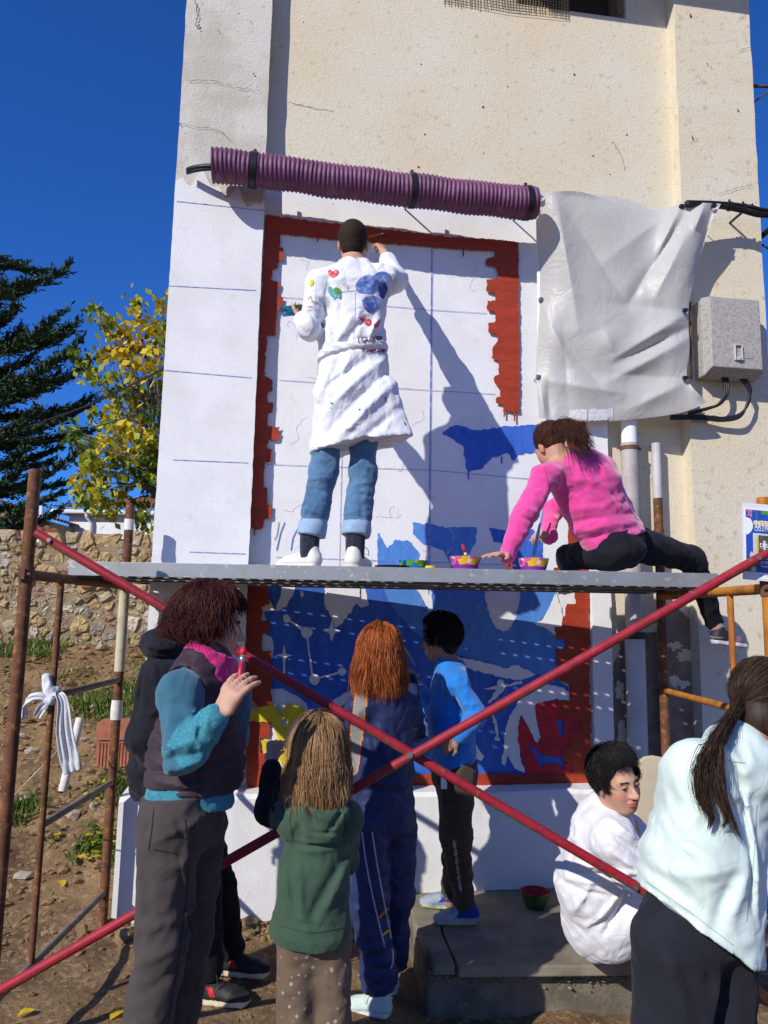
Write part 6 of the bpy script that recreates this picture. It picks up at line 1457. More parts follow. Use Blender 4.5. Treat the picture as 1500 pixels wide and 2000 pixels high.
belt_a, belt_b = W(598, 692, 3.65), W(772, 664, 3.65)
fo = folds([C_(745, 705, 632, 815, .022, .022), C_(760, 720, 640, 850, .020, -.022), C_(775, 745, 660, 865, .024, .022), C_(720, 700, 640, 760, .018, -.018), C_(780, 800, 700, 870, .02, -.02), C_(650, 705, 625, 780, .016, .014), C_(690, 695, 668, 740, .012, .012),
            C_(640, 560, 655, 660, .02, -.010), C_(735, 570, 745, 650, .03, .008), C_(690, 620, 655, 680, .016, .018), C_(712, 625, 668, 682, .014, -.018), C_(740, 620, 720, 668, .016, .018), C_(640, 630, 650, 682, .012, .012), C_(760, 600, 735, 660, .014, -.014), C_(668, 560, 664, 630, .01, -.006), C_(700, 600, 702, 660, .012, .006),
            C_(622, 580, 640, 610, .014, -.014), C_(605, 590, 632, 600, .010, .012), C_(600, 612, 630, 632, .010, -.010), C_(618, 650, 600, 620, .012, .008), C_(765, 520, 778, 540, .010, .010), C_(750, 515, 770, 560, .012, -.010), C_(640, 555, 700, 545, .012, .006)], .006, (9, 9, 6), 1)
def coatfn(P):
    q, t = segd(P, belt_a, belt_b, 1); o = fo(P); band = q < .021; o = np.where(band, .010 + .25 * o + .003 * np.sin(P[:, 0] * 60 + P[:, 2] * 200), o)
    return o - .008 * np.exp(-((q - .026) / .006) ** 2)
S.displace(coatfn, .05)
S.shell(.026, None, W(690, 800, 3.74)[2])
coat = S.obj('coat', 'coat_white', man, 1); cvf = o_VF[coat.name]
# painted marks on the coat's back
mat('mark_red', (0.55, 0.05, 0.07), .8, (0.70, 0.35, 0.36), 60, .5, .62); mat('mark_blue', (0.07, 0.15, 0.43), .8, (0.40, 0.46, 0.64), 34, .47, .66); mat('mark_navy', (0.04, 0.07, 0.31), .8, (0.30, 0.34, 0.52), 34, .52, .70); mat('mark_teal', (0.06, 0.30, 0.33), .8, (0.2, 0.45, 0.46), 50, .45, .6); mat('mark_yellow', (0.78, 0.58, 0.01), .8); mat('mark_black', (0.02, 0.015, 0.03), .8); mat('mark_green', (0.14, 0.30, 0.04), .8); mat('mark_wine', (0.10, 0.02, 0.05), .8); mat('mark_cream', (0.62, 0.56, 0.42), .8)
def mk(pts, m, lift=.004, sp=True): return decal(coat, cvf, spline2(pts, 4) if sp else pts, 'painted_mark', m, lift)
mk([(640, 529), (645, 526), (650, 530), (655, 526), (661, 529), (660, 535), (651, 542), (642, 536)], 'mark_red')
mk([(603, 556), (608, 545), (612, 548), (611, 555), (606, 559)], 'mark_yellow')
mk([(640, 562), (646, 559), (652, 566), (664, 566), (667, 578), (665, 584), (658, 580), (653, 585), (648, 580), (642, 572)], 'mark_teal'); mk([(651, 564), (658, 561), (666, 567), (664, 572), (655, 571)], 'mark_green', .0055)
mk([(694, 556), (703, 544), (718, 537), (730, 541), (736, 552), (732, 566), (722, 572), (706, 572), (696, 566)], 'mark_blue'); mk([(736, 540), (752, 552), (757, 566), (748, 584), (740, 572), (739, 552)], 'mark_navy', .0048)
mk([(706, 586), (720, 578), (738, 580), (742, 594), (730, 606), (714, 604)], 'mark_blue', .0045); mk([(726, 540), (744, 530), (762, 536), (758, 548), (742, 552)], 'mark_blue', .0052)
mk([(712, 592), (730, 590), (738, 600), (726, 610), (713, 604)], 'mark_navy', .0055)
def ln(p, wd, m, lift=.005):
    for a, b in zip(p, p[1:]):
        a, b = np.array(a, float), np.array(b, float); n = np.array([-(b - a)[1], (b - a)[0]]); n = n / np.linalg.norm(n) * wd / 2; decal(coat, cvf, [tuple(a + n), tuple(b + n), tuple(b - n), tuple(a - n)], 'painted_mark', m, lift, .02)
mk([(700, 620), (712, 622), (724, 624), (725, 634), (718, 636), (708, 628)], 'mark_red'); mk([(730, 632), (736, 629), (742, 624), (742, 630), (738, 638), (731, 640)], 'mark_red')
ln([(672, 558), (668, 554), (672, 551), (678, 556), (678, 564)], 1.6, 'mark_cream'); ln([(602, 585), (606, 578), (610, 588)], 1.6, 'mark_red'); ln([(600, 600), (610, 598)], 1.6, 'mark_red')
def ctext(txt, x, y, size, rot, m):
    cu = bpy.data.curves.new('t', 'FONT'); cu.body = txt; cu.size = size; cu.offset = .35; o = bpy.data.objects.new('t', cu); me = bpy.data.meshes.new_from_object(o); c, s_ = math.cos(rot), math.sin(rot)
    tree = BVHTree.FromPolygons([tuple(v) for v in cvf[0]], [tuple(q) for q in cvf[1]]); V = []
    for v in me.vertices:
        a, b = v.co.x * c + v.co.y * s_, -v.co.y * c + v.co.x * s_; d = nrm(ray(x + a, y + b)); h = tree.ray_cast(Vector(CAMP), Vector(d)); V.append(np.array(h[0]) - d * .005 if h[0] is not None else CAMP + d * 3.6)
    MB().add(V, [tuple(p.vertices) for p in me.polygons]).build('lettering', m, coat); bpy.data.objects.remove(o); bpy.data.curves.remove(cu); bpy.data.meshes.remove(me)
ctext('I GUATE', 699, 668, 13, R(-3), 'mark_wine'); ctext('COMP AÑE', 708, 687, 9, R(2), 'mark_wine')
for p in (((752, 775), (755, 785)), ((645, 786), (650, 788)), ((790, 824), (792, 830)), ((700, 800), (704, 799))): ln(p, 2, 'mark_black')
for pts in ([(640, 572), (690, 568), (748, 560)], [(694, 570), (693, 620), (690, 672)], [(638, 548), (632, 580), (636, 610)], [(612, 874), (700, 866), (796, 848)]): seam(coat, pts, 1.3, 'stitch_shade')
# jeans, socks, shoes
def trousers(e, name, J, rs, m, mats=None, pick=None, hem=.0, creases=(), amp=.005, h=.0075, seed=0, waist=None, seat=None, freq=(10, 10, 14)):
    pts = [J['hL'], J['hR'], J['kL'], J['kR'], J['aL'], J['aR'], J['pe']]
    S = SDF.around(pts, .15, h)
    side = nrm(J['hR'] - J['hL'])
    w0, d0 = seat or (rs[0] * 1.9, rs[0] * 1.25)
    S.fcone(J['pe'] + (waist if waist is not None else np.array([0, 0, .10])), J['pe'], side, (w0 * .92, d0 * .92), (w0, d0), .04)
    for q in 'LR':
        lo = J['a' + q] + nrm(J['a' + q] - J['k' + q]) * hem
        S.chain([J['h' + q], J['k' + q], lo], rs[:3], .03)
    for q in 'LR':
        lo = J['a' + q] + nrm(J['a' + q] - J['k' + q]) * hem; n = nrm(J['a' + q] - J['k' + q])
    S.displace(folds(creases, amp, freq, seed), .05)
    for q in 'LR':
        lo = J['a' + q] + nrm(J['a' + q] - J['k' + q]) * hem; cut(S, lo, nrm(J['a' + q] - J['k' + q]), rs[2] * 1.5)
    return S
S = trousers(man, 'jeans', J, (.078, .067, .068), None, hem=-.01, seat=(.122, .086), waist=np.array([0, 0, .03]), amp=.005, seed=2, creases=[(W(600, 950, 3.6), W(650, 962, 3.6), .010, -.008), (W(600, 935, 3.6), W(648, 930, 3.6), .010, .007), (W(680, 945, 3.6), W(732, 935, 3.6), .010, .008), (W(682, 960, 3.6), W(730, 965, 3.6), .010, -.008), (W(590, 990, 3.6), W(628, 1005, 3.6), .01, .007), (W(675, 1000, 3.6), W(722, 990, 3.6), .010, .006), (W(612, 900, 3.6), W(655, 890, 3.6), .010, .006)])
zc = W(605, 1045, 3.65)[2]
for q in 'LR':
    a = J['a' + q]; k = nrm(J['k' + q] - a); S.cone(a + k * .05, a + k * .062, .074, .074, .004); cut(S, a + k * .02, -k, .10); S.displace(lambda P, a=a, k=k: -.006 * np.exp(-((((P - a) @ k) - .105) / .006) ** 2) * (np.linalg.norm(P - a - k * .1, axis=1) < .12), .03)
def jp(C): return np.where((C[:, 2] < J['aL'][2] + .102) & (C[:, 2] > 0), 1, 0)
S.obj('jeans', ['denim', 'denim_light'], man, 1, jp)
for q, dv, hx in (('L', (-.86, .50), .05), ('R', (.30, .95), .02)):
    a = J['a' + q]; MB().tube([a + np.array([0, 0, .03]), np.array([a[0], a[1], DECK + .06])], [.050, .047], 14).build('sock', 'navy_sock', man, smooth='auto')
    d = nrm(np.array([dv[0], dv[1], 0])); shoe(man, a - d * .075, d, DECK + .001, .285, ['white_leather', 'white_sole', 'white_leather'])
# bowl and brush in his hands
bc = W(569, 606, 4.02); bx = nrm(np.array([-.15, -.42, 1]))
bowl('paint_bowl', bc - bx * .03, .070, .055, 'bowl_blue', 'blue_bowl', 'mark_yellow', 'blue and green patterned paint bowl held up by the man in white', 'paint bowls on the platform', ax=bx)
brush('paintbrush', W(754, 455, 4.47), W(716, 463, 4.36), 'orange-handled brush in the raised hand of the man in white', 'rust_orange', 'red_paint', .006)

# ------------------------------------------------------------------ the woman in pink
fabric('fleece_pink', (0.74, 0.065, 0.30), (0.66, 0.05, 0.25), 12, b=((180, .5, .003), (30, .3, .006)), sheen=.5)
fabric('black_cloth', (0.008, 0.009, 0.014), (0.013, 0.014, 0.020), 12, sheen=.03)
hairmat('hair_auburn', (0.075, 0.028, 0.016), (0.032, 0.014, 0.010))
mat('sneaker_mauve', (0.20, 0.14, 0.15), .7, (0.12, 0.085, 0.095), 20, .4, .6, [(120, .4, .002)]); mat('sneaker_dark', (0.02, 0.018, 0.028), .6); mat('sneaker_sole', (0.55, 0.53, 0.60), .5)
pk = person((W(1190, 1095, 3.75)[0], 3.75, DECK), 'woman in a bright pink fleece sitting bent over on the platform')
J = dict(ne=W(1104, 902, 3.70), sL=W(1064, 934, 3.56), sR=W(1176, 916, 3.84), wa=W(1170, 1005, 3.76), pe=W(1205, 1062, 3.78), hL=W(1195, 1072, 3.70), hR=W(1238, 1062, 3.92),
         eL=W(1024, 1005, 3.50), wL=W(992, 1082, 3.46), eR=W(1075, 1000, 3.98), wR=W(1072, 1048, 3.80), kR=W(1352, 1092, 4.20), aR=W(1398, 1222, 4.40), kL=W(1110, 1090, 4.02), aL=W(1230, 1092, 4.14))
Hp = Head(W(1076, 872, 3.70), (-.30, .86, -.42), (-.36, .32, .88), .92)
S = SDF.around(list(J.values()) + [Hp.p(0, 0, .14), Hp.p(0, .13, 0), W(960, 1100, 3.44), W(1045, 1060, 3.8), W(1440, 1255, 4.4)], .07, .006)
torso(S, J['ne'], J['sL'], J['sR'], J['wa'], J['pe'], J['hL'], J['hR'])
for q in 'LR':
    limb(S, [J['s' + q], J['e' + q], J['w' + q]], [.046, .038, .025]); limb(S, [J['h' + q], J['k' + q], J['a' + q]], [.082, .055, .035])
limb(S, [J['aR'], J['aR'] + np.array([.03, 0, -.06])], [.036, .04])
hw = J['wL'].copy(); hd_ = W(958, 1098, 3.44) - hw; hw[2] = max(hw[2], DECK + .03)
hand(S, hw, np.array([-.14, -.10, -.016]), np.array([-.1, 0, -1]), 1, .12, .95, .22)
hand(S, J['wR'], W(1050, 1040, 3.74) - J['wR'], np.array([-.2, -.3, -1]), -1, .8, .95)
Hp.build(S, J['ne'], .05); body_obj(pk, S, Hp)
S = SDF.around([W(1000, 870, 3.4), W(1290, 1110, 3.4), W(1290, 870, 4.1), W(960, 1100, 4.1)], .05, .0075)
tt = nrm(J['pe'] - J['ne']); sdv = nrm(J['sR'] - J['sL'])
S.fcone(J['ne'] + tt * .10 + sdv * .03, J['wa'] + sdv * .01, sdv, (.200, .122), (.190, .128), .06); S.fcone(J['wa'] + sdv * .01, J['pe'] + tt * .05, sdv, (.190, .128), (.190, .135), .05); S.chain([J['sL'], J['ne'] + tt * .04, J['sR']], [.066, .066, .066], .06)
S.ell(W(1160, 938, 3.70), (.125, .11, .125), None, .08)
S.chain([J['sL'], J['eL'], J['wL'] + np.array([-.005, 0, -.005])], [.062, .050, .040], .04); S.chain([J['sR'], J['eR'], J['wR']], [.058, .046, .038], .03)
S.fcone(J['ne'] - tt * .015, J['ne'] + tt * .06, sdv, (.062, .058), (.09, .085), .03)
ha, hb_ = W(1112, 1092, 3.6), W(1264, 1036, 3.6); hd = hb_ - ha; S.clip(ha, -nrm(np.array([-hd[2], 0, hd[0]])))
C_ = lambda x0, y0, x1, y1, w, d: (W(x0, y0, 3.62), W(x1, y1, 3.62), w, d)
S.displace(folds([C_(1085, 1000, 1230, 985, .018, .010), C_(1090, 1025, 1240, 1000, .014, -.010), C_(1100, 1045, 1250, 1015, .014, .011), C_(1105, 1062, 1255, 1028, .012, -.009), C_(1180, 985, 1215, 975, .012, .010), C_(1190, 960, 1210, 985, .010, -.010), C_(1070, 940, 1085, 1010, .02, -.012), C_(1060, 950, 1050, 1000, .016, .010), C_(1010, 1000, 1045, 1015, .010, .010), C_(1005, 1020, 1040, 1030, .010, -.010), C_(1110, 930, 1190, 960, .03, .010), C_(1000, 1045, 1030, 1050, .010, .007), C_(1130, 960, 1200, 940, .02, -.006)], .005, (10, 10, 14), 5), .05)
flo = S.obj('fleece_top', 'fleece_pink', pk, 1)
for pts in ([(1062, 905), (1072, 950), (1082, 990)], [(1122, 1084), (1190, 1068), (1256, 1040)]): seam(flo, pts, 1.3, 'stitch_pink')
S = SDF.around([W(1100, 1000, 3.5), W(1440, 1240, 3.5), W(1440, 1000, 4.5), W(1100, 1240, 4.5)], .06, .008)
S.fcone(J['wa'] + tt * .06, J['pe'], sdv, (.15, .11), (.172, .125), .05); S.ell(W(1200, 1075, 3.76), (.16, .15, .085), None, .04)
S.chain([J['hR'], J['kR'], J['aR'] + np.array([-.008, 0, .02])], [.098, .068, .047], .04); S.chain([J['hL'], J['kL'], J['aL']], [.09, .062, .05], .04)
zlim = DECK + .004
fx, fy, fz = S.ax[0][:, None, None], S.ax[1][None, :, None], S.ax[2][None, None, :]
S.F = np.where((fy < 4.335) & (fx < W(1330, 1100, 4.3)[0]), np.maximum(S.F, (zlim - fz)), S.F)
S.displace(folds([(W(1345, 1130, 4.3), W(1385, 1120, 4.3), .012, .008), (W(1350, 1150, 4.3), W(1392, 1160, 4.3), .012, -.008), (W(1260, 1050, 3.8), W(1330, 1085, 3.8), .02, .01)], .005, (9, 9, 9), 6), .05)
S.obj('leggings', 'black_cloth', pk, 1)
shoe(pk, J['aR'] + np.array([-.05, -.02, 0]), (.96, .18), J['aR'][2] - .105, .255, ['sneaker_mauve', 'sneaker_sole', 'sneaker_dark'], tilt=-.10, pick=lambda a, b, m, C: np.where((m == 0) & (((a < .12) & (b > .05)) | (np.abs(b - .04 - .15 * (a - .09)) < .008) & (a < .15)), 2, m))
tie = Hp.p(0, -.09, .045)
r_ = np.random.default_rng(3); P = []; FMh = []
for i in range(1500):
    ph = r_.uniform(-3.14, 3.14); th = r_.uniform(.15, 1.95)
    if abs(ph) < 1.15 and th > 1.15: continue
    if abs(ph) < .9 and th > .95: continue
    d0 = np.array([math.sin(th) * math.sin(ph), math.sin(th) * math.cos(ph), math.cos(th)]); d1 = nrm(np.array([0, -.95, .30])); om = math.acos(np.clip(d0 @ d1, -1, 1)); pts = []
    lay = r_.uniform(1.03, 1.10)
    for j in range(8):
        s_ = j / 7; d_ = (math.sin((1 - s_) * om) * d0 + math.sin(s_ * om) * d1) / max(math.sin(om), 1e-3); q = d_ * np.array([.078, .098, .090]) * lay + np.array([0, -.012, .035]); q[2] += .006 * math.sin(s_ * 3.14); pts.append(Hp.p(*q))
    L_ = r_.uniform(.10, .21); az = r_.normal(0, .35); vv = nrm(-Hp.f * .55 + np.array([.55, -.2, -.35]) + Hp.r * az * .7 + r_.normal(0, .16, 3)); up_ = Hp.u * .05
    b_ = np.array(pts[-1])
    for j in range(1, 8): s_ = j / 7; pts.append(b_ + vv * L_ * s_ + up_ * math.sin(s_ * 2.2) * .7 - np.array([0, 0, .13]) * s_ * s_ * L_ / .18 + r_.normal(0, .002, 3))
    P.append(pts); FMh.append(0)
S = SDF.around([Hp.p(.1, .1, .14), Hp.p(-.1, -.13, -.1), Hp.p(-.1, .1, -.1), Hp.p(.1, -.13, .14)], .02, .006); Hp.e(S, (0, -.016, .037), (.081, .099, .092), .01); S.clip(Hp.p(0, .055, .03), Hp.f - Hp.u * .7); S.clip(Hp.p(0, 0, -.075), -Hp.u - Hp.f * .3); Hp.e(S, (.085, .03, -.05), (.05, .06, .05), .008, 's'); Hp.e(S, (-.085, .03, -.05), (.05, .06, .05), .008, 's')
ho = S.obj('hair', 'hair_auburn', pk, 0); strands('ponytail', P, .0022, 'hair_auburn', pk)
MB().tube([tie + Hp.f * .004, tie - Hp.f * .016], .020, 12).build('hair_tie', 'crimson_paint', pk, smooth=True)
brush('paintbrush', deckpt(1040, 3.5) + np.array([0, .02, .04]), W(1060, 998, 3.76), 'long pale blue paintbrush held by the woman in pink', 'blue_handle', 'wet_blue', .009)
# ------------------------------------------------------------------ the woman in the dark vest
fabric('vest_plum', (0.048, 0.029, 0.041), (0.036, 0.021, 0.031), 8, rough=.6, sheen=.08, b=((90, .15, .002), (30, .3, .006)))
fabric('sleeve_teal', (0.040, 0.135, 0.195), (0.034, 0.115, 0.17), 9, sheen=.3)
fabric('heather_teal', (0.048, 0.235, 0.30), (0.032, 0.17, 0.22), 120, sheen=.15, col3=(0.11, 0.36, 0.40), nscale3=160, lo3=.55, hi3=.68)
fabric('trouser_grey', (0.066, 0.054, 0.049), (0.050, 0.042, 0.038), 8, sheen=.1)
fabric('collar_pink', (0.62, 0.03, 0.20), (0.52, 0.02, 0.16), 12, sheen=.3)
hairmat('hair_mahogany', (0.085, 0.020, 0.016), (0.034, 0.010, 0.009))
vw = person((W(330, 2000, 2.5)[0], 2.5, 0), 'woman in a dark quilted vest with teal sleeves holding a red brush')
def down(p, z): q = np.array(p, float); q[2] = z; return q
J = dict(ne=W(402, 1300, 2.52), sR=W(352, 1352, 2.41), sL=W(440, 1338, 2.68), wa=W(372, 1490, 2.52), pe=W(352, 1590, 2.50), hR=W(335, 1612, 2.42), hL=W(382, 1608, 2.60), kR=W(318, 1835, 2.42), kL=W(368, 1825, 2.62),
         eR=W(358, 1478, 2.34), wR=W(424, 1400, 2.31), eL=W(452, 1440, 2.74), wL=W(470, 1345, 2.68))
J['aR'] = down(W(252, 2180, 2.40), .09); J['aL'] = down(W(318, 2150, 2.66), .09)
Hv = Head(W(412, 1222, 2.55), (.93, .34, -.12), (.12, .02, 1), .98)
S = SDF.around(list(J.values()) + [Hv.p(0, 0, .14), Hv.p(0, .13, 0), W(480, 1260, 2.4)], .08, .006)
torso(S, J['ne'], J['sL'], J['sR'], J['wa'], J['pe'], J['hL'], J['hR'])
for q in 'LR':
    limb(S, [J['s' + q], J['e' + q], J['w' + q]], [.046, .040, .026]); limb(S, [J['h' + q], J['k' + q], J['a' + q], J['a' + q] - np.array([0, 0, .05])], [.08, .052, .036, .04])
hand(S, J['wR'], W(468, 1328, 2.33) - J['wR'], np.array([.45, .88, -.12]), -1, .36, 1.08, .16, thumb=W(470, 1312, 2.37) - W(430, 1370, 2.33), r=.0090)
hand(S, J['wL'], W(463, 1285, 2.62) - J['wL'], np.array([-.6, -.3, .2]), 1, .5, .95)
Hv.build(S, J['ne'], .05); body_obj(vw, S, Hv)
sdv = nrm(J['sR'] - J['sL'])
S = SDF.around([W(270, 1270, 2.2), W(500, 1610, 2.2), W(500, 1270, 2.85), W(270, 1610, 2.85)], .05, .007)
S.fcone((J['sL'] + J['sR']) / 2 + np.array([0, 0, -.05]), W(378, 1470, 2.54), sdv, (.150, .115), (.150, .130), .05); S.fcone(W(378, 1470, 2.54), W(368, 1570, 2.52), sdv, (.150, .130), (.155, .138), .05); S.chain([J['sL'], J['ne'], J['sR']], [.066, .075, .066], .06)
S.ell(W(432, 1490, 2.60), (.075, .09, .12), None, .06)
ha, hb_ = W(270, 1540, 2.4), W(490, 1572, 2.4); hd = hb_ - ha; S.clip(ha, -nrm(np.array([-hd[2], 0, hd[0]])))
cr = [(W(x0, y0, 2.4), W(x1, y1, 2.4), w, d) for x0, y0, x1, y1, w, d in ((290, 1400, 325, 1440, .010, -.012), (285, 1430, 330, 1460, .010, .012), (290, 1470, 350, 1490, .010, -.012), (288, 1500, 440, 1530, .008, -.010), (300, 1525, 470, 1545, .008, .010), (380, 1480, 390, 1560, .006, -.010), (300, 1330, 330, 1440, .012, .008), (410, 1380, 420, 1440, .01, -.006))]
fo5 = folds(cr, .004, (12, 12, 18), 11)
S.displace(lambda P: fo5(P) - .011 * np.exp(-(((P[:, 2] - P[:, 0] * .12) % .062 - .031) / .006) ** 2) * (P[:, 2] < W(370, 1400, 2.4)[2]), .05)
for q in ('R', 'L'): S.cone(J['s' + q] + sdv * (.02 if q == 'R' else -.02), J['s' + q] + sdv * (.2 if q == 'R' else -.2), .082, .082, .01, 's')
S.shell(.016, None, W(380, 1570, 2.5)[2]); S.obj('vest', 'vest_plum', vw, 1)
S = SDF.around([W(290, 1300, 2.2), W(520, 1640, 2.2), W(520, 1300, 2.85), W(270, 1640, 2.85)], .05, .0065)
S.chain([J['sR'], J['eR'], J['wR'] + (J['eR'] - J['wR']) * .06], [.065, .052, .043], .03); S.chain([J['sL'], J['eL'], J['wL'] + (J['eL'] - J['wL']) * .1], [.060, .050, .040], .04)
S.chain([J['ne'] + np.array([0, 0, -.04]), J['sR']], [.055, .066], .03); S.fcone(W(371, 1548, 2.53), W(366, 1612, 2.52), sdv, (.150, .134), (.164, .148), .02)
ha, hb_ = W(270, 1566, 2.4), W(490, 1602, 2.4); hd = hb_ - ha; S.clip(ha, -nrm(np.array([-hd[2], 0, hd[0]])))
cr = [(W(x0, y0, 2.35), W(x1, y1, 2.35), w, d) for x0, y0, x1, y1, w, d in ((325, 1460, 395, 1440, .012, .012), (322, 1480, 400, 1462, .010, -.012), (330, 1500, 410, 1480, .012, .012), (390, 1410, 405, 1470, .008, .010), (405, 1400, 395, 1450, .008, -.010), (340, 1400, 390, 1380, .02, .008), (420, 1390, 415, 1420, .008, .008), (345, 1520, 400, 1505, .012, -.010))]
S.displace(folds(cr, .005, (12, 12, 12), 12), .05)
fa, fb_ = W(358, 1478, 2.34), W(424, 1400, 2.31); fn = nrm(fb_ - fa)
def slv(C):
    t = (C - fa) @ fn; q, _ = segd(C, fa, fb_); low = C[:, 2] < W(380, 1530, 2.5)[2]
    return np.where((((t > -.012 + .016 * np.sin(C[:, 2] * 60)) & (q < .072)) | low), 1, 0)
S.obj('sleeved_top', ['sleeve_teal', 'heather_teal'], vw, 1, slv)
S = SDF.around([W(420, 1320, 2.40), W(380, 1240, 2.65), J['ne']], .10, .006); up_ = nrm(np.array([.28, .1, 1])); S.fcone(J['ne'] + np.array([0, 0, -.03]), J['ne'] + up_ * .075, sdv, (.096, .094), (.082, .086), .01); S.cone(J['ne'] + up_ * .02, J['ne'] + up_ * .16, .060, .070, .004, 's'); S.clip(J['ne'] + up_ * .058, up_ + np.array([.15, 0, 0])); S.displace(folds([], .004, (20, 20, 30), 4), .03); S.obj('collar', 'collar_pink', vw, 1)
S = trousers(vw, 'trousers', J, (.098, .074, .074), None, amp=.006, seed=13, seat=(.150, .132), waist=np.array([0, 0, .06]), creases=[(W(x0, y0, 2.35), W(x1, y1, 2.35), w, d) for x0, y0, x1, y1, w, d in ((300, 1640, 400, 1600, .012, .010), (330, 1700, 410, 1660, .02, .010), (290, 1780, 380, 1830, .016, -.012), (285, 1810, 390, 1790, .016, .012), (270, 1880, 350, 1850, .014, .010), (355, 1620, 350, 1980, .006, -.008), (280, 1940, 340, 1900, .014, -.010), (300, 1720, 340, 1760, .014, .01))], freq=(8, 8, 9)); S.clip(W(355, 1545, 2.5), np.array([-.12, 0, 1])); to = S.obj('trousers', 'trouser_grey', vw, 1)
for pts in ([(362, 1600), (368, 1700), (352, 1850), (330, 1990)], [(392, 1592), (372, 1625), (350, 1648)], [(300, 1660), (325, 1664), (348, 1668)], [(300, 1580), (296, 1620), (290, 1660)]): seam(to, pts, 1.8, 'stitch_dark')
mat('shoe_black', (0.02, 0.02, 0.02), .6)
for q in 'RL': shoe(vw, J['a' + q] - np.array([.07, .03, 0]), (.9, .4), float(gz(*J['a' + q][:2])), .26, ['shoe_black', 'shoe_black'], h=.008)
S = SDF.around([Hv.p(.12, .12, .16), Hv.p(-.12, -.15, -.12), Hv.p(-.12, .12, -.12), Hv.p(.12, -.15, .16)], .03, .006); Hv.e(S, (0, -.020, .042), (.080, .097, .091), .02); Hv.e(S, (0, -.060, -.015), (.072, .052, .062), .04); S.clip(Hv.p(0, .050, .03), Hv.f - Hv.u * .45); S.displace(lambda P: .008 * noise3(P * 22) + .005 * noise3(P * 60), .04); S.obj('hair', 'hair_mahogany', vw, 1)
P = np.concatenate([cap_hair(Hv, 2200, (1.25, 5.03), (0, 1.45), (.3, .9), (.01, .06), 1, .006, .022, .014, (.079, .098, .092), jit=1.2, wf=9, clump=50, sway=(-.012, 0, .0)), cap_hair(Hv, 500, (-1.0, 1.0), (0, .8), (.3, .6), (.0, .02), 2, .006, .01, .010, (.079, .098, .092), jit=.6)])
strands('hair_strands', P, .0019, 'hair_mahogany', vw)
brush('paintbrush', W(476, 1262, 2.40), W(462, 1375, 2.345), 'red paintbrush with red bristles held up by the woman in the vest', 'red_handle', 'crimson_paint', .0085)
MB().lathe(W(452, 1362, 2.345), [(.010, -.002), (.012, 0), (.010, .002)], 14).build('ring', 'ferrule', vw, smooth=True)

# ------------------------------------------------------------------ person in the black hoodie
fabric('hoodie_black', (0.0095, 0.0105, 0.016), (0.014, 0.015, 0.021), 9, sheen=.05)
mat('trainer_red', (0.50, 0.02, 0.025), .5); mat('trainer_sole', (0.62, 0.52, 0.34), .7)
bh = person((W(420, 1920, 3.45)[0], 3.4, 0), 'person in a black hoodie and black red trainers half hidden behind the vest woman')
J = dict(ne=W(345, 1280, 3.26), sR=W(318, 1322, 3.12), sL=W(372, 1318, 3.44), wa=W(335, 1450, 3.28), pe=W(350, 1570, 3.30), hR=W(350, 1585, 3.22), hL=W(375, 1580, 3.40), kR=W(395, 1730, 3.32), kL=W(425, 1725, 3.50), eR=W(290, 1440, 3.10), wR=W(345, 1530, 3.12), eL=W(400, 1440, 3.55), wL=W(450, 1400, 3.6))
aR = WZ(408, 1900, .09); J['aR'] = aR; J['aL'] = aR + np.array([.05, .22, 0])
Hb = Head(W(372, 1205, 3.30), (.9, .42, -.1), (.05, 0, 1), 1.0)
S = SDF.around(list(J.values()) + [Hb.p(0, 0, .14), Hb.p(0, .13, 0), W(470, 1380, 3.6)], .10, .008); torso(S, J['ne'], J['sL'], J['sR'], J['wa'], J['pe'], J['hL'], J['hR'])
for q in 'LR':
    limb(S, [J['s' + q], J['e' + q], J['w' + q]], [.046, .04, .026]); limb(S, [J['h' + q], J['k' + q], J['a' + q], J['a' + q] - np.array([0, 0, .05])], [.078, .05, .036, .04]); hand(S, J['w' + q], J['w' + q] - J['e' + q], np.array([0, .6, -.6]), 1, .5)
Hb.build(S, J['ne'], .055); body_obj(bh, S, Hb, sm=0)
sdv = nrm(J['sR'] - J['sL'])
S = SDF.around([W(240, 1200, 3.0), W(480, 1600, 3.0), W(480, 1200, 3.7), W(240, 1600, 3.7)], .06, .008)
S.fcone((J['sL'] + J['sR']) / 2 + np.array([0, 0, -.04]), J['wa'], sdv, (.18, .14), (.175, .145), .06); S.fcone(J['wa'], W(345, 1570, 3.3), sdv, (.175, .145), (.18, .15), .05); S.chain([J['sL'], J['ne'], J['sR']], [.075, .08, .075], .06); S.ell(W(300, 1500, 3.28), (.10, .14, .13), None, .05)
S.chain([J['sR'], J['eR'], J['wR']], [.085, .075, .055], .04); S.chain([J['sL'], J['eL'], J['wL']], [.08, .07, .05], .04)
S.ell(W(318, 1262, 3.18), (.075, .11, .062), None, .03); S.ell(W(302, 1250, 3.22), (.05, .10, .05), None, .03); S.ell(W(330, 1235, 3.2), (.05, .10, .05), None, .03); S.clip(W(300, 1562, 3.2), np.array([0, 0, -1]))
S.displace(folds([(W(x0, y0, 3.1), W(x1, y1, 3.1), w, d) for x0, y0, x1, y1, w, d in ((290, 1235, 340, 1250, .010, -.02), (285, 1262, 345, 1270, .010, .015), (290, 1285, 340, 1290, .010, -.018), (285, 1290, 275, 1400, .012, -.012), (262, 1420, 290, 1500, .014, .012), (275, 1450, 300, 1540, .014, -.012))], .007, (10, 10, 9), 15), .05); S.obj('hoodie', 'hoodie_black', bh, 1)
S = trousers(bh, 'trousers', J, (.10, .072, .062), None, amp=.006, seed=16, seat=(.16, .13)); S.obj('trousers', 'black_cloth', bh, 1)
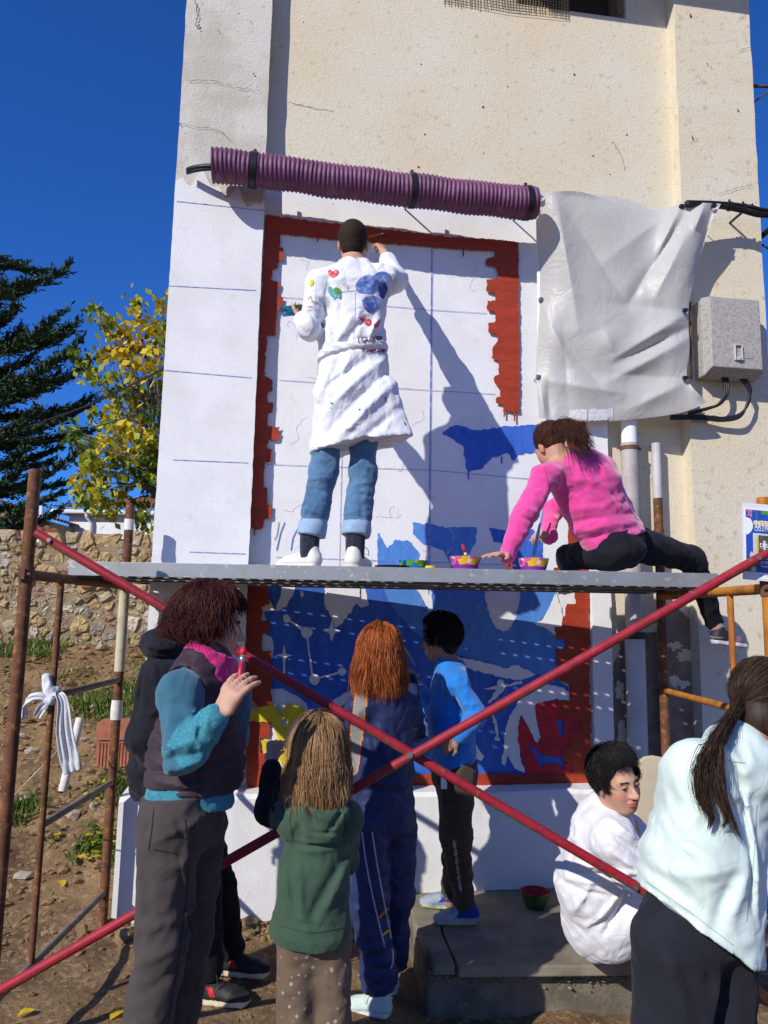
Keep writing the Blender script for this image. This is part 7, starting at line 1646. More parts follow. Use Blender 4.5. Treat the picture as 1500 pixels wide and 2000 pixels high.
S = SDF.around([Hb.p(.1, .1, .14), Hb.p(-.1, -.13, -.1), Hb.p(-.1, .1, -.1), Hb.p(.1, -.13, .14)], .03, .007); Hb.e(S, (0, -.02, .04), (.086, .104, .096), .02); S.clip(Hb.p(0, .055, .03), Hb.f - Hb.u * .4); S.displace(lambda P: .006 * noise3(P * 40), .03); S.obj('hair', 'brow', bh, 1)
for q, ds in (('R', 0), ('L', 0)):
    a_ = J['a' + q]; shoe(bh, a_ - np.array([.085, .01, 0]), (.97, -.12), float(gz(*a_[:2])) + .002, .29, ['shoe_black', 'trainer_sole', 'shoe_black', 'trainer_red'], pick=lambda a, b, m, C: np.where((m == 0) & ((b > .088) & (a < .075) | (np.abs(a - .115 + (b - .05) * .5) < .012) & (b > .04) & (b < .075)), 3, np.where((m == 1) & (a < .06), 3, m)))

# ------------------------------------------------------------------ child in the green hoodie
fabric('hoodie_green', (0.046, 0.088, 0.056), (0.038, 0.074, 0.047), 9, sheen=.12)
hairmat('hair_blond', (0.34, 0.20, 0.085), (0.15, 0.078, 0.032)); hairmat('hair_blond_light', (0.48, 0.30, 0.15), (0.28, 0.16, 0.07))
m = fabric('dotted_taupe', (0.150, 0.105, 0.070), (0.125, 0.088, 0.058), 9, sheen=.1)
t = m.node_tree; N = t.nodes; b = N['Principled BSDF']; src = b.inputs['Base Color'].links[0].from_socket; tc = N.new('ShaderNodeTexCoord'); v = N.new('ShaderNodeTexVoronoi'); v.inputs['Scale'].default_value = 40; v.inputs['Randomness'].default_value = .85; t.links.new(tc.outputs['Object'], v.inputs['Vector'])
mr = N.new('ShaderNodeMapRange'); mr.inputs['From Min'].default_value = .25; mr.inputs['From Max'].default_value = .19; t.links.new(v.outputs['Distance'], mr.inputs['Value']); mx = N.new('ShaderNodeMix'); mx.data_type = 'RGBA'; mx2 = N.new('ShaderNodeMix'); mx2.data_type = 'RGBA'; sp = N.new('ShaderNodeSeparateColor'); t.links.new(v.outputs['Color'], sp.inputs[0])
mx2.inputs['A'].default_value = (0.34, 0.29, 0.24, 1); mx2.inputs['B'].default_value = (0.28, 0.13, 0.10, 1); gt = N.new('ShaderNodeMath'); gt.operation = 'GREATER_THAN'; gt.inputs[1].default_value = .55; t.links.new(sp.outputs[0], gt.inputs[0]); t.links.new(gt.outputs[0], mx2.inputs['Factor']); t.links.new(mr.outputs[0], mx.inputs['Factor']); t.links.new(src, mx.inputs['A']); t.links.new(mx2.outputs['Result'], mx.inputs['B']); t.links.new(mx.outputs['Result'], b.inputs['Base Color'])
ch = person((W(610, 2000, 2.6)[0], 2.6, 0), 'blond child in a green hoodie with one black sleeve raised to the mural')
J = dict(ne=W(622, 1568, 2.62), sL=W(572, 1600, 2.60), sR=W(676, 1598, 2.62), wa=W(614, 1710, 2.62), pe=W(610, 1810, 2.62), hL=W(582, 1830, 2.61), hR=W(642, 1830, 2.63), kL=W(577, 2010, 2.60), kR=W(650, 2010, 2.62), eL=W(528, 1582, 2.74), wL=W(530, 1492, 2.86), eR=W(672, 1680, 2.76), wR=W(650, 1640, 2.94))
J['aL'] = down(W(575, 2160, 2.60), .07); J['aR'] = down(W(654, 2160, 2.62), .07)
Hc = Head(W(622, 1478, 2.64), (-.18, 1, .05), (.02, -.05, 1), .93)
S = SDF.around(list(J.values()) + [Hc.p(0, 0, .14), Hc.p(0, .13, 0), W(540, 1430, 2.95)], .08, .006); torso(S, J['ne'], J['sL'], J['sR'], J['wa'], J['pe'], J['hL'], J['hR'], d=.08)
for q in 'LR':
    limb(S, [J['s' + q], J['e' + q], J['w' + q]], [.036, .032, .022]); limb(S, [J['h' + q], J['k' + q], J['a' + q], J['a' + q] - np.array([0, 0, .03])], [.062, .045, .03, .032])
hand(S, J['wL'], np.array([.01, .06, .12]), np.array([.3, 1, -.1]), 1, 1.0, .92, thumb=np.array([1, .1, .1])); hand(S, J['wR'], np.array([-.3, 1, .3]), np.array([0, .3, -1]), -1, .6, .78)
Hc.build(S, J['ne'], .045); body_obj(ch, S, Hc, sm=1)
sdv = np.array([1, .03, 0])
S = SDF.around([W(500, 1540, 2.4), W(720, 1860, 2.4), W(720, 1540, 2.9), W(500, 1860, 2.9)], .04, .0065)
S.fcone((J['sL'] + J['sR']) / 2 + np.array([0, 0, -.03]), J['wa'], sdv, (.104, .082), (.106, .086), .04); S.fcone(J['wa'], W(606, 1815, 2.62), sdv, (.106, .086), (.132, .108), .05); S.fcone(W(606, 1815, 2.62), W(606, 1850, 2.62), sdv, (.126, .104), (.112, .095), .03); S.chain([J['sL'], J['ne'], J['sR']], [.05, .058, .05], .04)
S.chain([J['sL'], J['sL'] * .6 + J['eL'] * .4], [.052, .048], .03); S.chain([J['sR'], J['eR'], J['wR']], [.052, .045, .036], .03); S.clip(W(606, 1838, 2.6), np.array([0, 0, -1]))
# hood lying on the back
S.ell(W(632, 1585, 2.54), (.085, .055, .045), None, .02); S.ell(W(632, 1618, 2.52), (.060, .03, .035), None, .03); S.ell(W(632, 1572, 2.52), (.05, .03, .035), None, .012, 's')
S.displace(folds([(W(x0, y0, 2.5), W(x1, y1, 2.5), w, d) for x0, y0, x1, y1, w, d in ((560, 1650, 670, 1648, .010, .008), (570, 1658, 680, 1655, .008, -.009), (575, 1668, 672, 1662, .010, .008), (585, 1560, 620, 1615, .008, -.012), (680, 1565, 640, 1625, .008, -.010), (600, 1575, 650, 1605, .008, .012), (560, 1690, 575, 1790, .012, -.014), (580, 1690, 590, 1800, .014, .010), (665, 1690, 610, 1790, .016, -.014), (680, 1700, 630, 1800, .016, .012), (540, 1800, 660, 1820, .006, -.006), (600, 1625, 665, 1628, .006, -.009))], .004, (12, 12, 9), 17), .04); S.shell(.013, None, W(606, 1790, 2.6)[2]); ho_ = S.obj('hoodie', 'hoodie_green', ch, 1)
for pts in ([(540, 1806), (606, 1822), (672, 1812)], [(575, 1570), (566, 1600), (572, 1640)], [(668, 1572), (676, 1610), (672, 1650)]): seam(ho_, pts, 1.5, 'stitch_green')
S = SDF.around([W(500, 1470, 2.5), W(590, 1660, 2.5), W(500, 1470, 2.95)], .06, .006); S.chain([J['sL'] + np.array([.0, 0, -.01]), J['eL'], J['wL'] * .9 + J['eL'] * .1], [.049, .045, .033], .03); S.displace(folds([(W(515, 1560, 2.7), W(550, 1570, 2.7), .01, .008), (W(515, 1580, 2.7), W(555, 1590, 2.7), .01, -.008), (W(520, 1520, 2.75), W(552, 1515, 2.75), .01, .007)], .005, (14, 14, 14), 3), .04); S.obj('black_sleeve', 'black_cloth', ch, 1)
S = trousers(ch, 'trousers', J, (.070, .055, .052), None, amp=.005, seed=18, seat=(.115, .09), waist=np.array([0, 0, .03])); S.obj('trousers', 'dotted_taupe', ch, 1)
for q in 'LR': shoe(ch, J['a' + q] - np.array([0, .05, 0]), (.05, 1), float(gz(*J['a' + q][:2])), .2, ['sneaker_mauve', 'sneaker_sole'], h=.008)
S = SDF.around([Hc.p(.12, .12, .16), Hc.p(-.12, -.15, -.16), Hc.p(-.12, .12, -.1), Hc.p(.12, -.15, .16)], .03, .006); Hc.e(S, (0, -.018, .038), (.081, .098, .091), .02); Hc.e(S, (0, -.045, -.04), (.074, .056, .075), .04); S.clip(Hc.p(0, .05, .03), Hc.f - Hc.u * .4); S.displace(lambda P: .004 * noise3(P * np.array([60, 60, 8])), .03); S.obj('hair', 'hair_blond', ch, 1)
fl_ = lambda ph, r: (.035 + .055 * r.random()) * (1.1 if abs(ph - 3.14) < 1.2 else .9)
P = np.concatenate([cap_hair(Hc, 2600, (.75, 5.53), (0, 1.45), (1.0, 1.7), fl_, 5, .008, .012, .004, (.080, .098, .092), m=18, jit=.5, clump=60), cap_hair(Hc, 300, (-.75, .75), (0, .5), (.5, .9), (0, .01), 6, .012, 0, .004, (.084, .103, .096), m=18)])
strands('hair_strands', P, .0016, ['hair_blond', 'hair_blond_light'], ch, (np.random.default_rng(4).random(len(P)) < .4).astype(int))
# coloured hair clips and headband at the front of the head
hb2 = MB(); hb2.tube([Hc.p(.0895 * math.cos(a), .055 - .02 * math.sin(a), .03 + .115 * math.sin(a)) for a in np.linspace(.3, math.pi - .1, 16)], .005, 6); hb2.build('headband', 'red_handle', ch, smooth=True)

# ------------------------------------------------------------------ girl with orange hair in the navy tracksuit
fabric('track_navy', (0.020, 0.032, 0.098), (0.016, 0.026, 0.080), 9, rough=.55, sheen=.05); fabric('track_blue', (0.023, 0.036, 0.115), (0.018, 0.029, 0.092), 9, rough=.5, sheen=.05); fabric('stripe_grey', (0.24, 0.235, 0.22), None, 9); mat('piping_orange', (0.70, 0.20, 0.01), .7); mat('piping_pale', (0.34, 0.40, 0.52), .7); mat('piping_yellow', (0.75, 0.48, 0.02), .7)
hairmat('hair_orange', (0.42, 0.105, 0.022), (0.19, 0.042, 0.012)); hairmat('hair_orange_light', (0.56, 0.175, 0.045), (0.30, 0.075, 0.02)); hairmat('hair_root_dark', (0.06, 0.02, 0.012), (0.03, 0.012, 0.008))
ng = person((W(735, 1910, 3.5)[0], 3.5, 0), 'girl with shoulder-length orange hair in a navy tracksuit seen from behind')
J = dict(ne=W(745, 1352, 3.48), sL=W(705, 1385, 3.42), sR=W(795, 1382, 3.54), wa=W(748, 1500, 3.48), pe=W(748, 1590, 3.48), hL=W(724, 1610, 3.43), hR=W(775, 1610, 3.53), kL=W(722, 1755, 3.44), kR=W(774, 1750, 3.58), eL=W(697, 1470, 3.50), wL=W(712, 1540, 3.62), eR=W(806, 1430, 3.78), wR=W(802, 1330, 4.02))
J['aL'] = down(W(742, 1885, 3.46), .06); J['aR'] = down(W(762, 1860, 3.68), .06)
Hn = Head(W(742, 1280, 3.50), (.12, 1, .0), (0, -.05, 1), .95)
S = SDF.around(list(J.values()) + [Hn.p(0, 0, .14), Hn.p(0, .13, 0), W(800, 1290, 4.15)], .08, .007); torso(S, J['ne'], J['sL'], J['sR'], J['wa'], J['pe'], J['hL'], J['hR'], d=.085)
for q in 'LR':
    limb(S, [J['s' + q], J['e' + q], J['w' + q]], [.042, .036, .024]); limb(S, [J['h' + q], J['k' + q], J['a' + q], J['a' + q] - np.array([0, 0, .03])], [.074, .05, .034, .036])
hand(S, J['wR'], np.array([-.02, .12, .10]), np.array([0, .4, -1]), -1, .6, .9); hand(S, J['wL'], np.array([.2, .6, -.5]), np.array([.5, 0, -.5]), 1, .5, .9); Hn.build(S, J['ne'], .048); body_obj(ng, S, Hn)
sdv = nrm(J['sR'] - J['sL'])
S = SDF.around([W(660, 1330, 3.2), W(840, 1640, 3.2), W(840, 1330, 4.05), W(660, 1640, 4.05)], .05, .0075)
S.fcone((J['sL'] + J['sR']) / 2 + np.array([0, 0, -.03]), J['wa'], sdv, (.132, .10), (.134, .105), .05); S.fcone(J['wa'], W(748, 1640, 3.48), sdv, (.134, .105), (.158, .122), .05); S.chain([J['sL'], J['ne'], J['sR']], [.06, .066, .06], .05)
S.chain([J['sL'], J['eL'], J['wL']], [.062, .055, .042], .035); S.chain([J['sR'], J['eR'], J['wR']], [.062, .052, .040], .03); S.clip(W(748, 1622, 3.45), np.array([0, 0, -1]))
S.displace(folds([(W(x0, y0, 3.4), W(x1, y1, 3.4), w, d) for x0, y0, x1, y1, w, d in ((725, 1400, 735, 1480, .014, -.012), (740, 1410, 760, 1500, .016, .012), (700, 1520, 800, 1530, .012, .009), (695, 1560, 790, 1545, .012, -.010), (690, 1590, 740, 1575, .012, .010), (770, 1400, 785, 1480, .014, -.010))], .006, (10, 10, 9), 21), .05)
la, lb_ = W(706, 1352, 3.36), W(688, 1500, 3.40)
def jk(C):
    q, t = segd(C, la, lb_, 1); return np.where((q < .024) & (C[:, 1] < 3.62), 1, np.where((q < .029) & (C[:, 1] < 3.62), 2, 0))
S.shell(.014, None, W(748, 1590, 3.5)[2]); jo = S.obj('track_jacket', ['track_navy', 'stripe_grey', 'piping_orange'], ng, 1, jk)
S = trousers(ng, 'trousers', J, (.088, .074, .076), None, amp=.008, seed=22, hem=.03, seat=(.138, .11), creases=[(W(x0, y0, 3.4), W(x1, y1, 3.4), w, d) for x0, y0, x1, y1, w, d in ((700, 1850, 775, 1835, .012, .012), (705, 1865, 780, 1855, .010, -.012), (715, 1880, 780, 1875, .010, .012), (700, 1700, 760, 1760, .014, .012), (695, 1760, 770, 1800, .014, -.012))], freq=(9, 9, 11))
tro = S.obj('track_trousers', ['track_blue'], ng, 1); tvf = o_VF[tro.name]
def piping(pts, wd, m):
    P2 = catmull([(x, y, 0) for x, y in pts], 5); up_, dn_ = [], []
    for i, p in enumerate(P2):
        t_ = nrm(P2[min(i + 1, len(P2) - 1)] - P2[max(i - 1, 0)]); n_ = np.array([-t_[1], t_[0]]) * wd / 2; up_.append(tuple(p[:2] + n_)); dn_.append(tuple(p[:2] - n_))
    decal(tro, tvf, up_ + dn_[::-1], 'piping', m, .003, .02)
piping([(727, 1625), (737, 1690), (750, 1760), (762, 1820), (768, 1870), (764, 1892)], 3, 'piping_pale'); piping([(707, 1625), (716, 1690), (728, 1750), (742, 1810), (752, 1850)], 3, 'piping_pale'); piping([(741, 1792), (762, 1770)], 4, 'piping_orange'); piping([(748, 1826), (766, 1812)], 4, 'piping_yellow')
mat('canvas_mint', (0.52, 0.62, 0.56), .8)
shoe(ng, J['aL'] + np.array([.06, -.01, 0]), (-.92, .25), float(gz(*J['aL'][:2])) + .002, .245, ['canvas_mint', 'white_sole', 'white_leather']); shoe(ng, J['aR'] + np.array([.04, -.04, 0]), (-.7, .6), float(gz(*J['aR'][:2])) + .002, .245, ['canvas_mint', 'white_sole', 'white_leather'])
S = SDF.around([Hn.p(.12, .12, .16), Hn.p(-.12, -.15, -.2), Hn.p(-.12, .12, -.1), Hn.p(.12, -.15, .16)], .03, .0065); Hn.e(S, (0, -.018, .038), (.081, .098, .091), .02); Hn.e(S, (0, -.048, -.05), (.080, .054, .085), .04); S.clip(Hn.p(0, .05, .03), Hn.f - Hn.u * .4); S.clip(Hn.p(0, 0, -.135), -Hn.u); S.obj('hair', 'hair_orange', ng, 1)
fl_ = lambda ph, r: .085 + .04 * r.random()
P = np.concatenate([cap_hair(Hn, 2500, (.75, 5.53), (0, 1.45), (1.0, 1.7), fl_, 8, .009, .016, .006, (.081, .099, .093), m=18, jit=.6, clump=50, wf=6), cap_hair(Hn, 300, (-.75, .75), (0, .5), (.5, .9), (0, .01), 9, .012, 0, .004, (.084, .103, .096), m=18)])
strands('hair_strands', P, .0018, ['hair_orange', 'hair_orange_light', 'hair_root_dark'], ng, np.random.default_rng(4).choice(3, len(P), p=[.56, .38, .06]))
brush('paintbrush', W(786, 1258, 4.40), W(812, 1300, 4.10), 'thin brush in the hand of the orange-haired girl', 'wood_handle', 'wet_blue', .005)

# ------------------------------------------------------------------ boy in the blue fleece
fabric('fleece_blue', (0.020, 0.20, 0.62), (0.016, 0.165, 0.52), 14, sheen=.3, b=((180, .4, .003), (30, .3, .006))); fabric('trouser_brown', (0.066, 0.047, 0.032), (0.052, 0.037, 0.025), 9, sheen=.1); mat('stripe_white', (0.5, 0.5, 0.5), .8, (0.1, 0.1, 0.1), 200, .45, .55); mat('runner_grey', (0.34, 0.38, 0.42), .6, (0.20, 0.25, 0.34), 12, .42, .62); mat('runner_sole', (0.42, 0.50, 0.08), .6)
hairmat('hair_black', (0.010, 0.009, 0.009), (0.022, 0.018, 0.016))
bb = person((W(895, 1800, 3.9)[0], 3.9, SZ), 'boy in a bright blue fleece standing on the step facing the mural')
J = dict(ne=W(880, 1308, 3.88), sL=W(893, 1335, 3.76), sR=W(866, 1335, 4.00), wa=W(882, 1430, 3.88), pe=W(888, 1508, 3.88), hL=W(893, 1525, 3.80), hR=W(884, 1525, 3.96), kL=W(890, 1632, 3.80), kR=W(893, 1632, 3.94), eL=W(930, 1398, 3.70), wL=W(895, 1442, 3.68), eR=W(852, 1400, 4.10), wR=W(820, 1345, 4.25))
J['aL'] = down(WZ(908, 1775, SZ + .07), SZ + .07); J['aR'] = J['aL'] + np.array([-.06, .17, 0])
Hy = Head(W(860, 1250, 3.90), (-.86, .50, -.08), (.02, 0, 1), .88)
S = SDF.around(list(J.values()) + [Hy.p(0, 0, .14), Hy.p(0, .13, 0), W(800, 1330, 4.3)], .08, .006); torso(S, J['ne'], J['sL'], J['sR'], J['wa'], J['pe'], J['hL'], J['hR'], d=.08)
for q in 'LR':
    limb(S, [J['s' + q], J['e' + q], J['w' + q]], [.038, .033, .022]); limb(S, [J['h' + q], J['k' + q], J['a' + q], J['a' + q] - np.array([0, 0, .03])], [.064, .045, .03, .032])
hand(S, J['wL'], np.array([-.10, .02, -.07]), np.array([.2, .8, -.2]), 1, .6, .82); hand(S, J['wR'], np.array([-.1, .1, .12]), np.array([0, .5, -1]), -1, .6, .82); Hy.build(S, J['ne'], .045); body_obj(bb, S, Hy, 'skin_tan')
sdv = nrm(J['sR'] - J['sL'])
S = SDF.around([W(800, 1270, 3.5), W(960, 1530, 3.5), W(960, 1270, 4.35), W(800, 1530, 4.35)], .05, .007)
S.fcone((J['sL'] + J['sR']) / 2 + np.array([0, 0, -.03]), J['wa'], sdv, (.118, .095), (.12, .105), .04); S.fcone(J['wa'], W(886, 1510, 3.88), sdv, (.12, .105), (.13, .118), .04); S.chain([J['sL'], J['ne'], J['sR']], [.062, .068, .062], .04)
S.chain([J['sL'], J['eL'], J['wL'] + (J['eL'] - J['wL']) * .08], [.056, .046, .036], .025); S.chain([J['sR'], J['eR'], J['wR']], [.052, .042, .034], .025); S.fcone(J['ne'] - np.array([0, 0, .03]), J['ne'] + np.array([-.012, 0, .06]), sdv, (.072, .072), (.058, .060), .02); S.clip(J['ne'] + np.array([0, 0, .052]), np.array([0, 0, 1]))
ha, hb_ = W(840, 1512, 3.8), W(940, 1488, 3.8); hd = hb_ - ha; S.clip(ha, -nrm(np.array([-hd[2], 0, hd[0]])))
S.displace(folds([(W(x0, y0, 3.7), W(x1, y1, 3.7), w, d) for x0, y0, x1, y1, w, d in ((885, 1350, 905, 1400, .012, -.014), (900, 1375, 935, 1372, .008, .010), (898, 1388, 930, 1386, .008, -.010), (895, 1400, 925, 1402, .008, .010), (870, 1330, 885, 1420, .012, .008), (850, 1470, 925, 1460, .014, .008))], .005, (12, 12, 11), 25), .04); S.shell(.013, None, W(886, 1490, 3.88)[2]); S.obj('fleece_jacket', 'fleece_blue', bb, 1)
S = trousers(bb, 'trousers', J, (.086, .072, .046), None, amp=.006, seed=26, seat=(.12, .115), waist=np.array([0, 0, .05]), hem=-.02, creases=[(W(x0, y0, 3.7), W(x1, y1, 3.7), w, d) for x0, y0, x1, y1, w, d in ((868, 1640, 915, 1632, .010, .012), (872, 1655, 915, 1648, .010, -.010), (885, 1720, 920, 1715, .008, .008), (888, 1735, 920, 1732, .008, -.008))])
sa, sb_ = W(886, 1640, 3.75), W(902, 1748, 3.78)
S.obj('trousers', ['trouser_brown', 'stripe_white'], bb, 1, lambda C: np.where((segd(C, sa, sb_, 1)[0] < .006) & (C[:, 1] < J['aL'][1]), 1, 0))
pk_ = [(861, 1518), (873, 1518), (873, 1541), (861, 1541)]
MB().add([W(x, y, 3.735) for x, y in pk_], [(0, 1, 2, 3)]).build('care_label', 'poster_white', bb)
mat('sock_blue', (0.02, 0.04, 0.25), .9)
for q in 'LR':
    a_ = J['a' + q]; MB().tube([a_ + np.array([0, 0, .05]), a_ - np.array([0, 0, .02])], [.036, .036], 12).build('sock', 'sock_blue', bb, smooth='auto'); shoe(bb, a_ + np.array([.075, -.0, 0]), (-.98, -.05 if q == 'L' else .2), SZ + .003, .245, ['runner_grey', 'runner_sole', 'sneaker_dark', 'sock_blue'], pick=lambda a, b, m, C: np.where((m == 0) & (b > .045) & (a < .15 - (b - .045)), 3, np.where((m == 1) & (b > .014), 0, m)))
S = SDF.around([Hy.p(.12, .12, .16), Hy.p(-.12, -.15, -.1), Hy.p(-.12, .12, -.1), Hy.p(.12, -.15, .16)], .03, .006); Hy.e(S, (0, -.016, .045), (.084, .102, .096), .02); Hy.e(S, (0, -.06, -.02), (.068, .048, .07), .03); S.clip(Hy.p(0, .07, .04), Hy.f - Hy.u * .5); Hy.e(S, (.085, .035, -.065), (.06, .07, .065), .006, 's'); Hy.e(S, (-.085, .035, -.065), (.06, .07, .065), .006, 's'); S.displace(lambda P: .003 * noise3(P * 60), .03); S.obj('hair', 'hair_black', bb, 1)
P = np.concatenate([cap_hair(Hy, 1900, (.95, 5.33), (0, 2.15), (.15, .30), (0, .002), 11, .004, .001, .001, (.083, .100, .096), m=8, jit=.4, cz=.043, tmax=2.4), cap_hair(Hy, 500, (-1, 1), (0, .75), (.2, .35), (0, .002), 12, .005, .001, .001, (.083, .101, .096), m=8, jit=.4, cz=.043)]); strands('hair_strands', P, .002, 'hair_black', bb)

# ------------------------------------------------------------------ seated boy in white overalls
fabric('overall_white', (0.70, 0.70, 0.74), (0.64, 0.64, 0.69), 7, wr=((5, .32, .03), (12, .2, .010)))
sb = person((W(1170, 1855, 3.5)[0], 3.45, SZ), 'dark-haired boy in white overalls sitting on the step, turning his face to the viewer')
J = dict(ne=W(1187, 1592, 3.24), sR=W(1198, 1640, 3.10), sL=W(1222, 1628, 3.42), wa=W(1158, 1720, 3.34), pe=W(1170, 1800, 3.40), hR=W(1195, 1806, 3.30), hL=W(1215, 1800, 3.48), kR=W(1330, 1735, 3.20), kL=W(1345, 1740, 3.46), eR=W(1272, 1718, 3.08), wR=W(1330, 1690, 3.12), eL=W(1290, 1690, 3.5), wL=W(1340, 1680, 3.4))
J['aR'] = down(W(1330, 1860, 3.2), .06); J['aL'] = down(W(1350, 1850, 3.45), .06)
Hs = Head(W(1203, 1528, 3.16), (.40, -.91, -.04), (-.16, -.06, 1), .98)
S = SDF.around(list(J.values()) + [Hs.p(0, 0, .14), Hs.p(0, .13, 0), W(1370, 1650, 3.1)], .08, .0042); torso(S, J['ne'], J['sL'], J['sR'], J['wa'], J['pe'], J['hL'], J['hR'])
for q in 'LR':
    limb(S, [J['s' + q], J['e' + q], J['w' + q]], [.045, .038, .026]); limb(S, [J['h' + q], J['k' + q], J['a' + q]], [.075, .05, .036]); hand(S, J['w' + q], J['w' + q] - J['e' + q], np.array([0, 0, -1]), 1, .4)
Hs.build(S, J['ne'], .056); body_obj(sb, S, Hs)
for x in (-.031, .031):
    e_ = MB(); c = Hs.p(x, .0815, .002)
    for lat in range(1): pass
    e_.lathe(c, [(.0001, .0138), (.0035, .0134), (.006, .0123), (.0085, .0104), (.0110, .0072), (.0125, .002)], 16, ax=Hs.f * .92 + Hs.r * .38); e_.v = [tuple(np.array(p)) for p in e_.v]
    e_.m = [1 if i < 32 else 0 for i in range(len(e_.f))]; e_.build('eye', ['eye_white', 'iris'], sb, smooth=True)
    lid = MB(); lid.tube([Hs.p(x + a * .017, .0925 - abs(a) * .006, .0095 - .0045 * a * a) for a in np.linspace(-1, 1, 7)], [.0025, .0035, .004, .004, .004, .0035, .0025], 6); lid.build('eyelid', 'skin_warm', sb, smooth=True)
    lash = MB(); lash.tube([Hs.p(x + a * .0165, .0955 - abs(a) * .006, .0068 - .0045 * a * a) for a in np.linspace(-1, 1, 7)], .0013, 5); lash.build('eyelash', 'brow', sb, smooth=True)
sdv = nrm(J['sR'] - J['sL'])
S = SDF.around([W(1060, 1530, 2.95), W(1400, 1870, 2.95), W(1400, 1530, 3.75), W(1060, 1870, 3.75)], .08, .0075)
S.fcone(J['ne'] + np.array([-.02, .02, -.06]), J['wa'], sdv, (.165, .12), (.175, .145), .06); S.fcone(J['wa'], W(1172, 1790, 3.40), sdv, (.175, .145), (.185, .16), .06); S.ell(W(1182, 1790, 3.38), (.16, .17, .115), None, .05); S.chain([J['sL'], J['ne'] + np.array([-.01, 0, -.03]), J['sR']], [.078, .075, .078], .06)
S.chain([J['sR'], J['eR'], J['wR']], [.082, .075, .055], .04); S.chain([J['sL'], J['eL'], J['wL']], [.078, .07, .05], .04); S.chain([J['hR'], J['kR'], J['aR']], [.115, .085, .075], .05); S.chain([J['hL'], J['kL'], J['aL']], [.11, .085, .075], .05)
cu = nrm(np.array([.25, -.1, 1])); S.fcone(J['ne'] + np.array([-.01, .01, -.03]), J['ne'] + cu * .035 + np.array([-.01, .01, 0]), sdv, (.095, .085), (.076, .074), .02); S.cone(J['ne'] + cu * .015, J['ne'] + cu * .14, .058, .062, .004, 's')
S.clip(np.array([0, 0, SZ + .004]), np.array([0, 0, -1]))
S.displace(folds([(W(x0, y0, 3.1), W(x1, y1, 3.1), w * .85, d * 1.35) for x0, y0, x1, y1, w, d in ((1130, 1700, 1250, 1690, .012, .014), (1120, 1715, 1250, 1712, .010, -.014), (1125, 1735, 1245, 1725, .012, .012), (1110, 1745, 1200, 1760, .012, -.012), (1160, 1830, 1235, 1740, .014, .014), (1190, 1845, 1245, 1760, .014, -.014), (1130, 1800, 1160, 1740, .014, .012), (1185, 1620, 1240, 1660, .012, -.014), (1180, 1650, 1240, 1690, .014, .012), (1195, 1600, 1245, 1640, .010, .012), (1150, 1600, 1135, 1680, .014, -.008), (1170, 1700, 1245, 1745, .010, .014), (1215, 1690, 1250, 1720, .010, -.012), (1105, 1770, 1130, 1840, .012, -.010))], .006, (9, 9, 9), 31), .05); S.obj('overalls', 'overall_white', sb, 1)
S = SDF.around([Hs.p(.12, .12, .16), Hs.p(-.12, -.15, -.1), Hs.p(-.12, .12, -.1), Hs.p(.12, -.15, .16)], .03, .0055); Hs.e(S, (0, -.016, .042), (.0785, .096, .088), .02); Hs.e(S, (0, -.056, -.02), (.066, .044, .066), .03); S.clip(Hs.p(0, .060, .062), Hs.f - Hs.u * .45); Hs.e(S, (.088, .035, -.065), (.055, .066, .070), .006, 's'); Hs.e(S, (-.088, .035, -.065), (.055, .066, .070), .006, 's'); S.displace(lambda P: .004 * noise3(P * 50), .03); S.obj('hair', 'hair_black', sb, 1)
Pa = cap_hair(Hs, 1800, (1.0, 5.28), (0, 2.0), (.2, .42), (0, .003), 13, .003, .003, .003, (.077, .0945, .089), m=12, jit=.6, cz=.043, tmax=2.35); Pb = cap_hair(Hs, 700, (-1.05, 1.05), (.0, .62), (.22, .66), (.0, .018), 14, .010, .012, .010, (.078, .097, .091), m=12, jit=2.2, clump=9, wf=14, cz=.043)
strands('hair_strands', np.concatenate([Pa, Pb]), .002, 'hair_black', sb)

# ------------------------------------------------------------------ girl in the mint sweatshirt
fabric('sweat_mint', (0.64, 0.76, 0.70), (0.60, 0.72, 0.66), 9, sheen=.2); fabric('trouser_charcoal', (0.016, 0.018, 0.026), (0.012, 0.014, 0.020), 8, sheen=.05)
hairmat('hair_dark', (0.018, 0.011, 0.009), (0.040, 0.024, 0.017)); hairmat('hair_brown_tip', (0.11, 0.065, 0.038), (0.055, 0.032, 0.02))
mg = person((W(1370, 2000, 2.2)[0], 2.2, -.08), 'girl with long dark hair in a loose mint sweatshirt, nearest the viewer on the right')
J = dict(ne=W(1440, 1462, 2.22), sL=W(1362, 1502, 2.14), sR=W(1522, 1512, 2.36), wa=W(1380, 1660, 2.22), pe=W(1362, 1800, 2.24), hL=W(1316, 1830, 2.20), hR=W(1408, 1832, 2.28), kL=W(1312, 2070, 2.20), kR=W(1408, 2070, 2.28), eL=W(1330, 1650, 2.34), wL=W(1400, 1640, 2.56), eR=W(1560, 1660, 2.40), wR=W(1540, 1600, 2.62))
for q in 'LR': J['a' + q] = down(J['k' + q], -.01)
Hg = Head(W(1494, 1384, 2.27), (.62, .62, -.48), (.25, .25, .9), 1.03)
S = SDF.around(list(J.values()) + [Hg.p(0, 0, .14), Hg.p(0, .13, 0)], .10, .008); torso(S, J['ne'], J['sL'], J['sR'], J['wa'], J['pe'], J['hL'], J['hR'])
for q in 'LR':
    limb(S, [J['s' + q], J['e' + q], J['w' + q]], [.045, .038, .026]); limb(S, [J['h' + q], J['k' + q], J['a' + q], J['a' + q] - np.array([0, 0, .06])], [.08, .055, .036, .04]); hand(S, J['w' + q], J['w' + q] - J['e' + q], np.array([0, 0, -1]), 1, .5)
Hg.build(S, J['ne'], .05); body_obj(mg, S, Hg, sm=1)
sdv = nrm(J['sR'] - J['sL'])
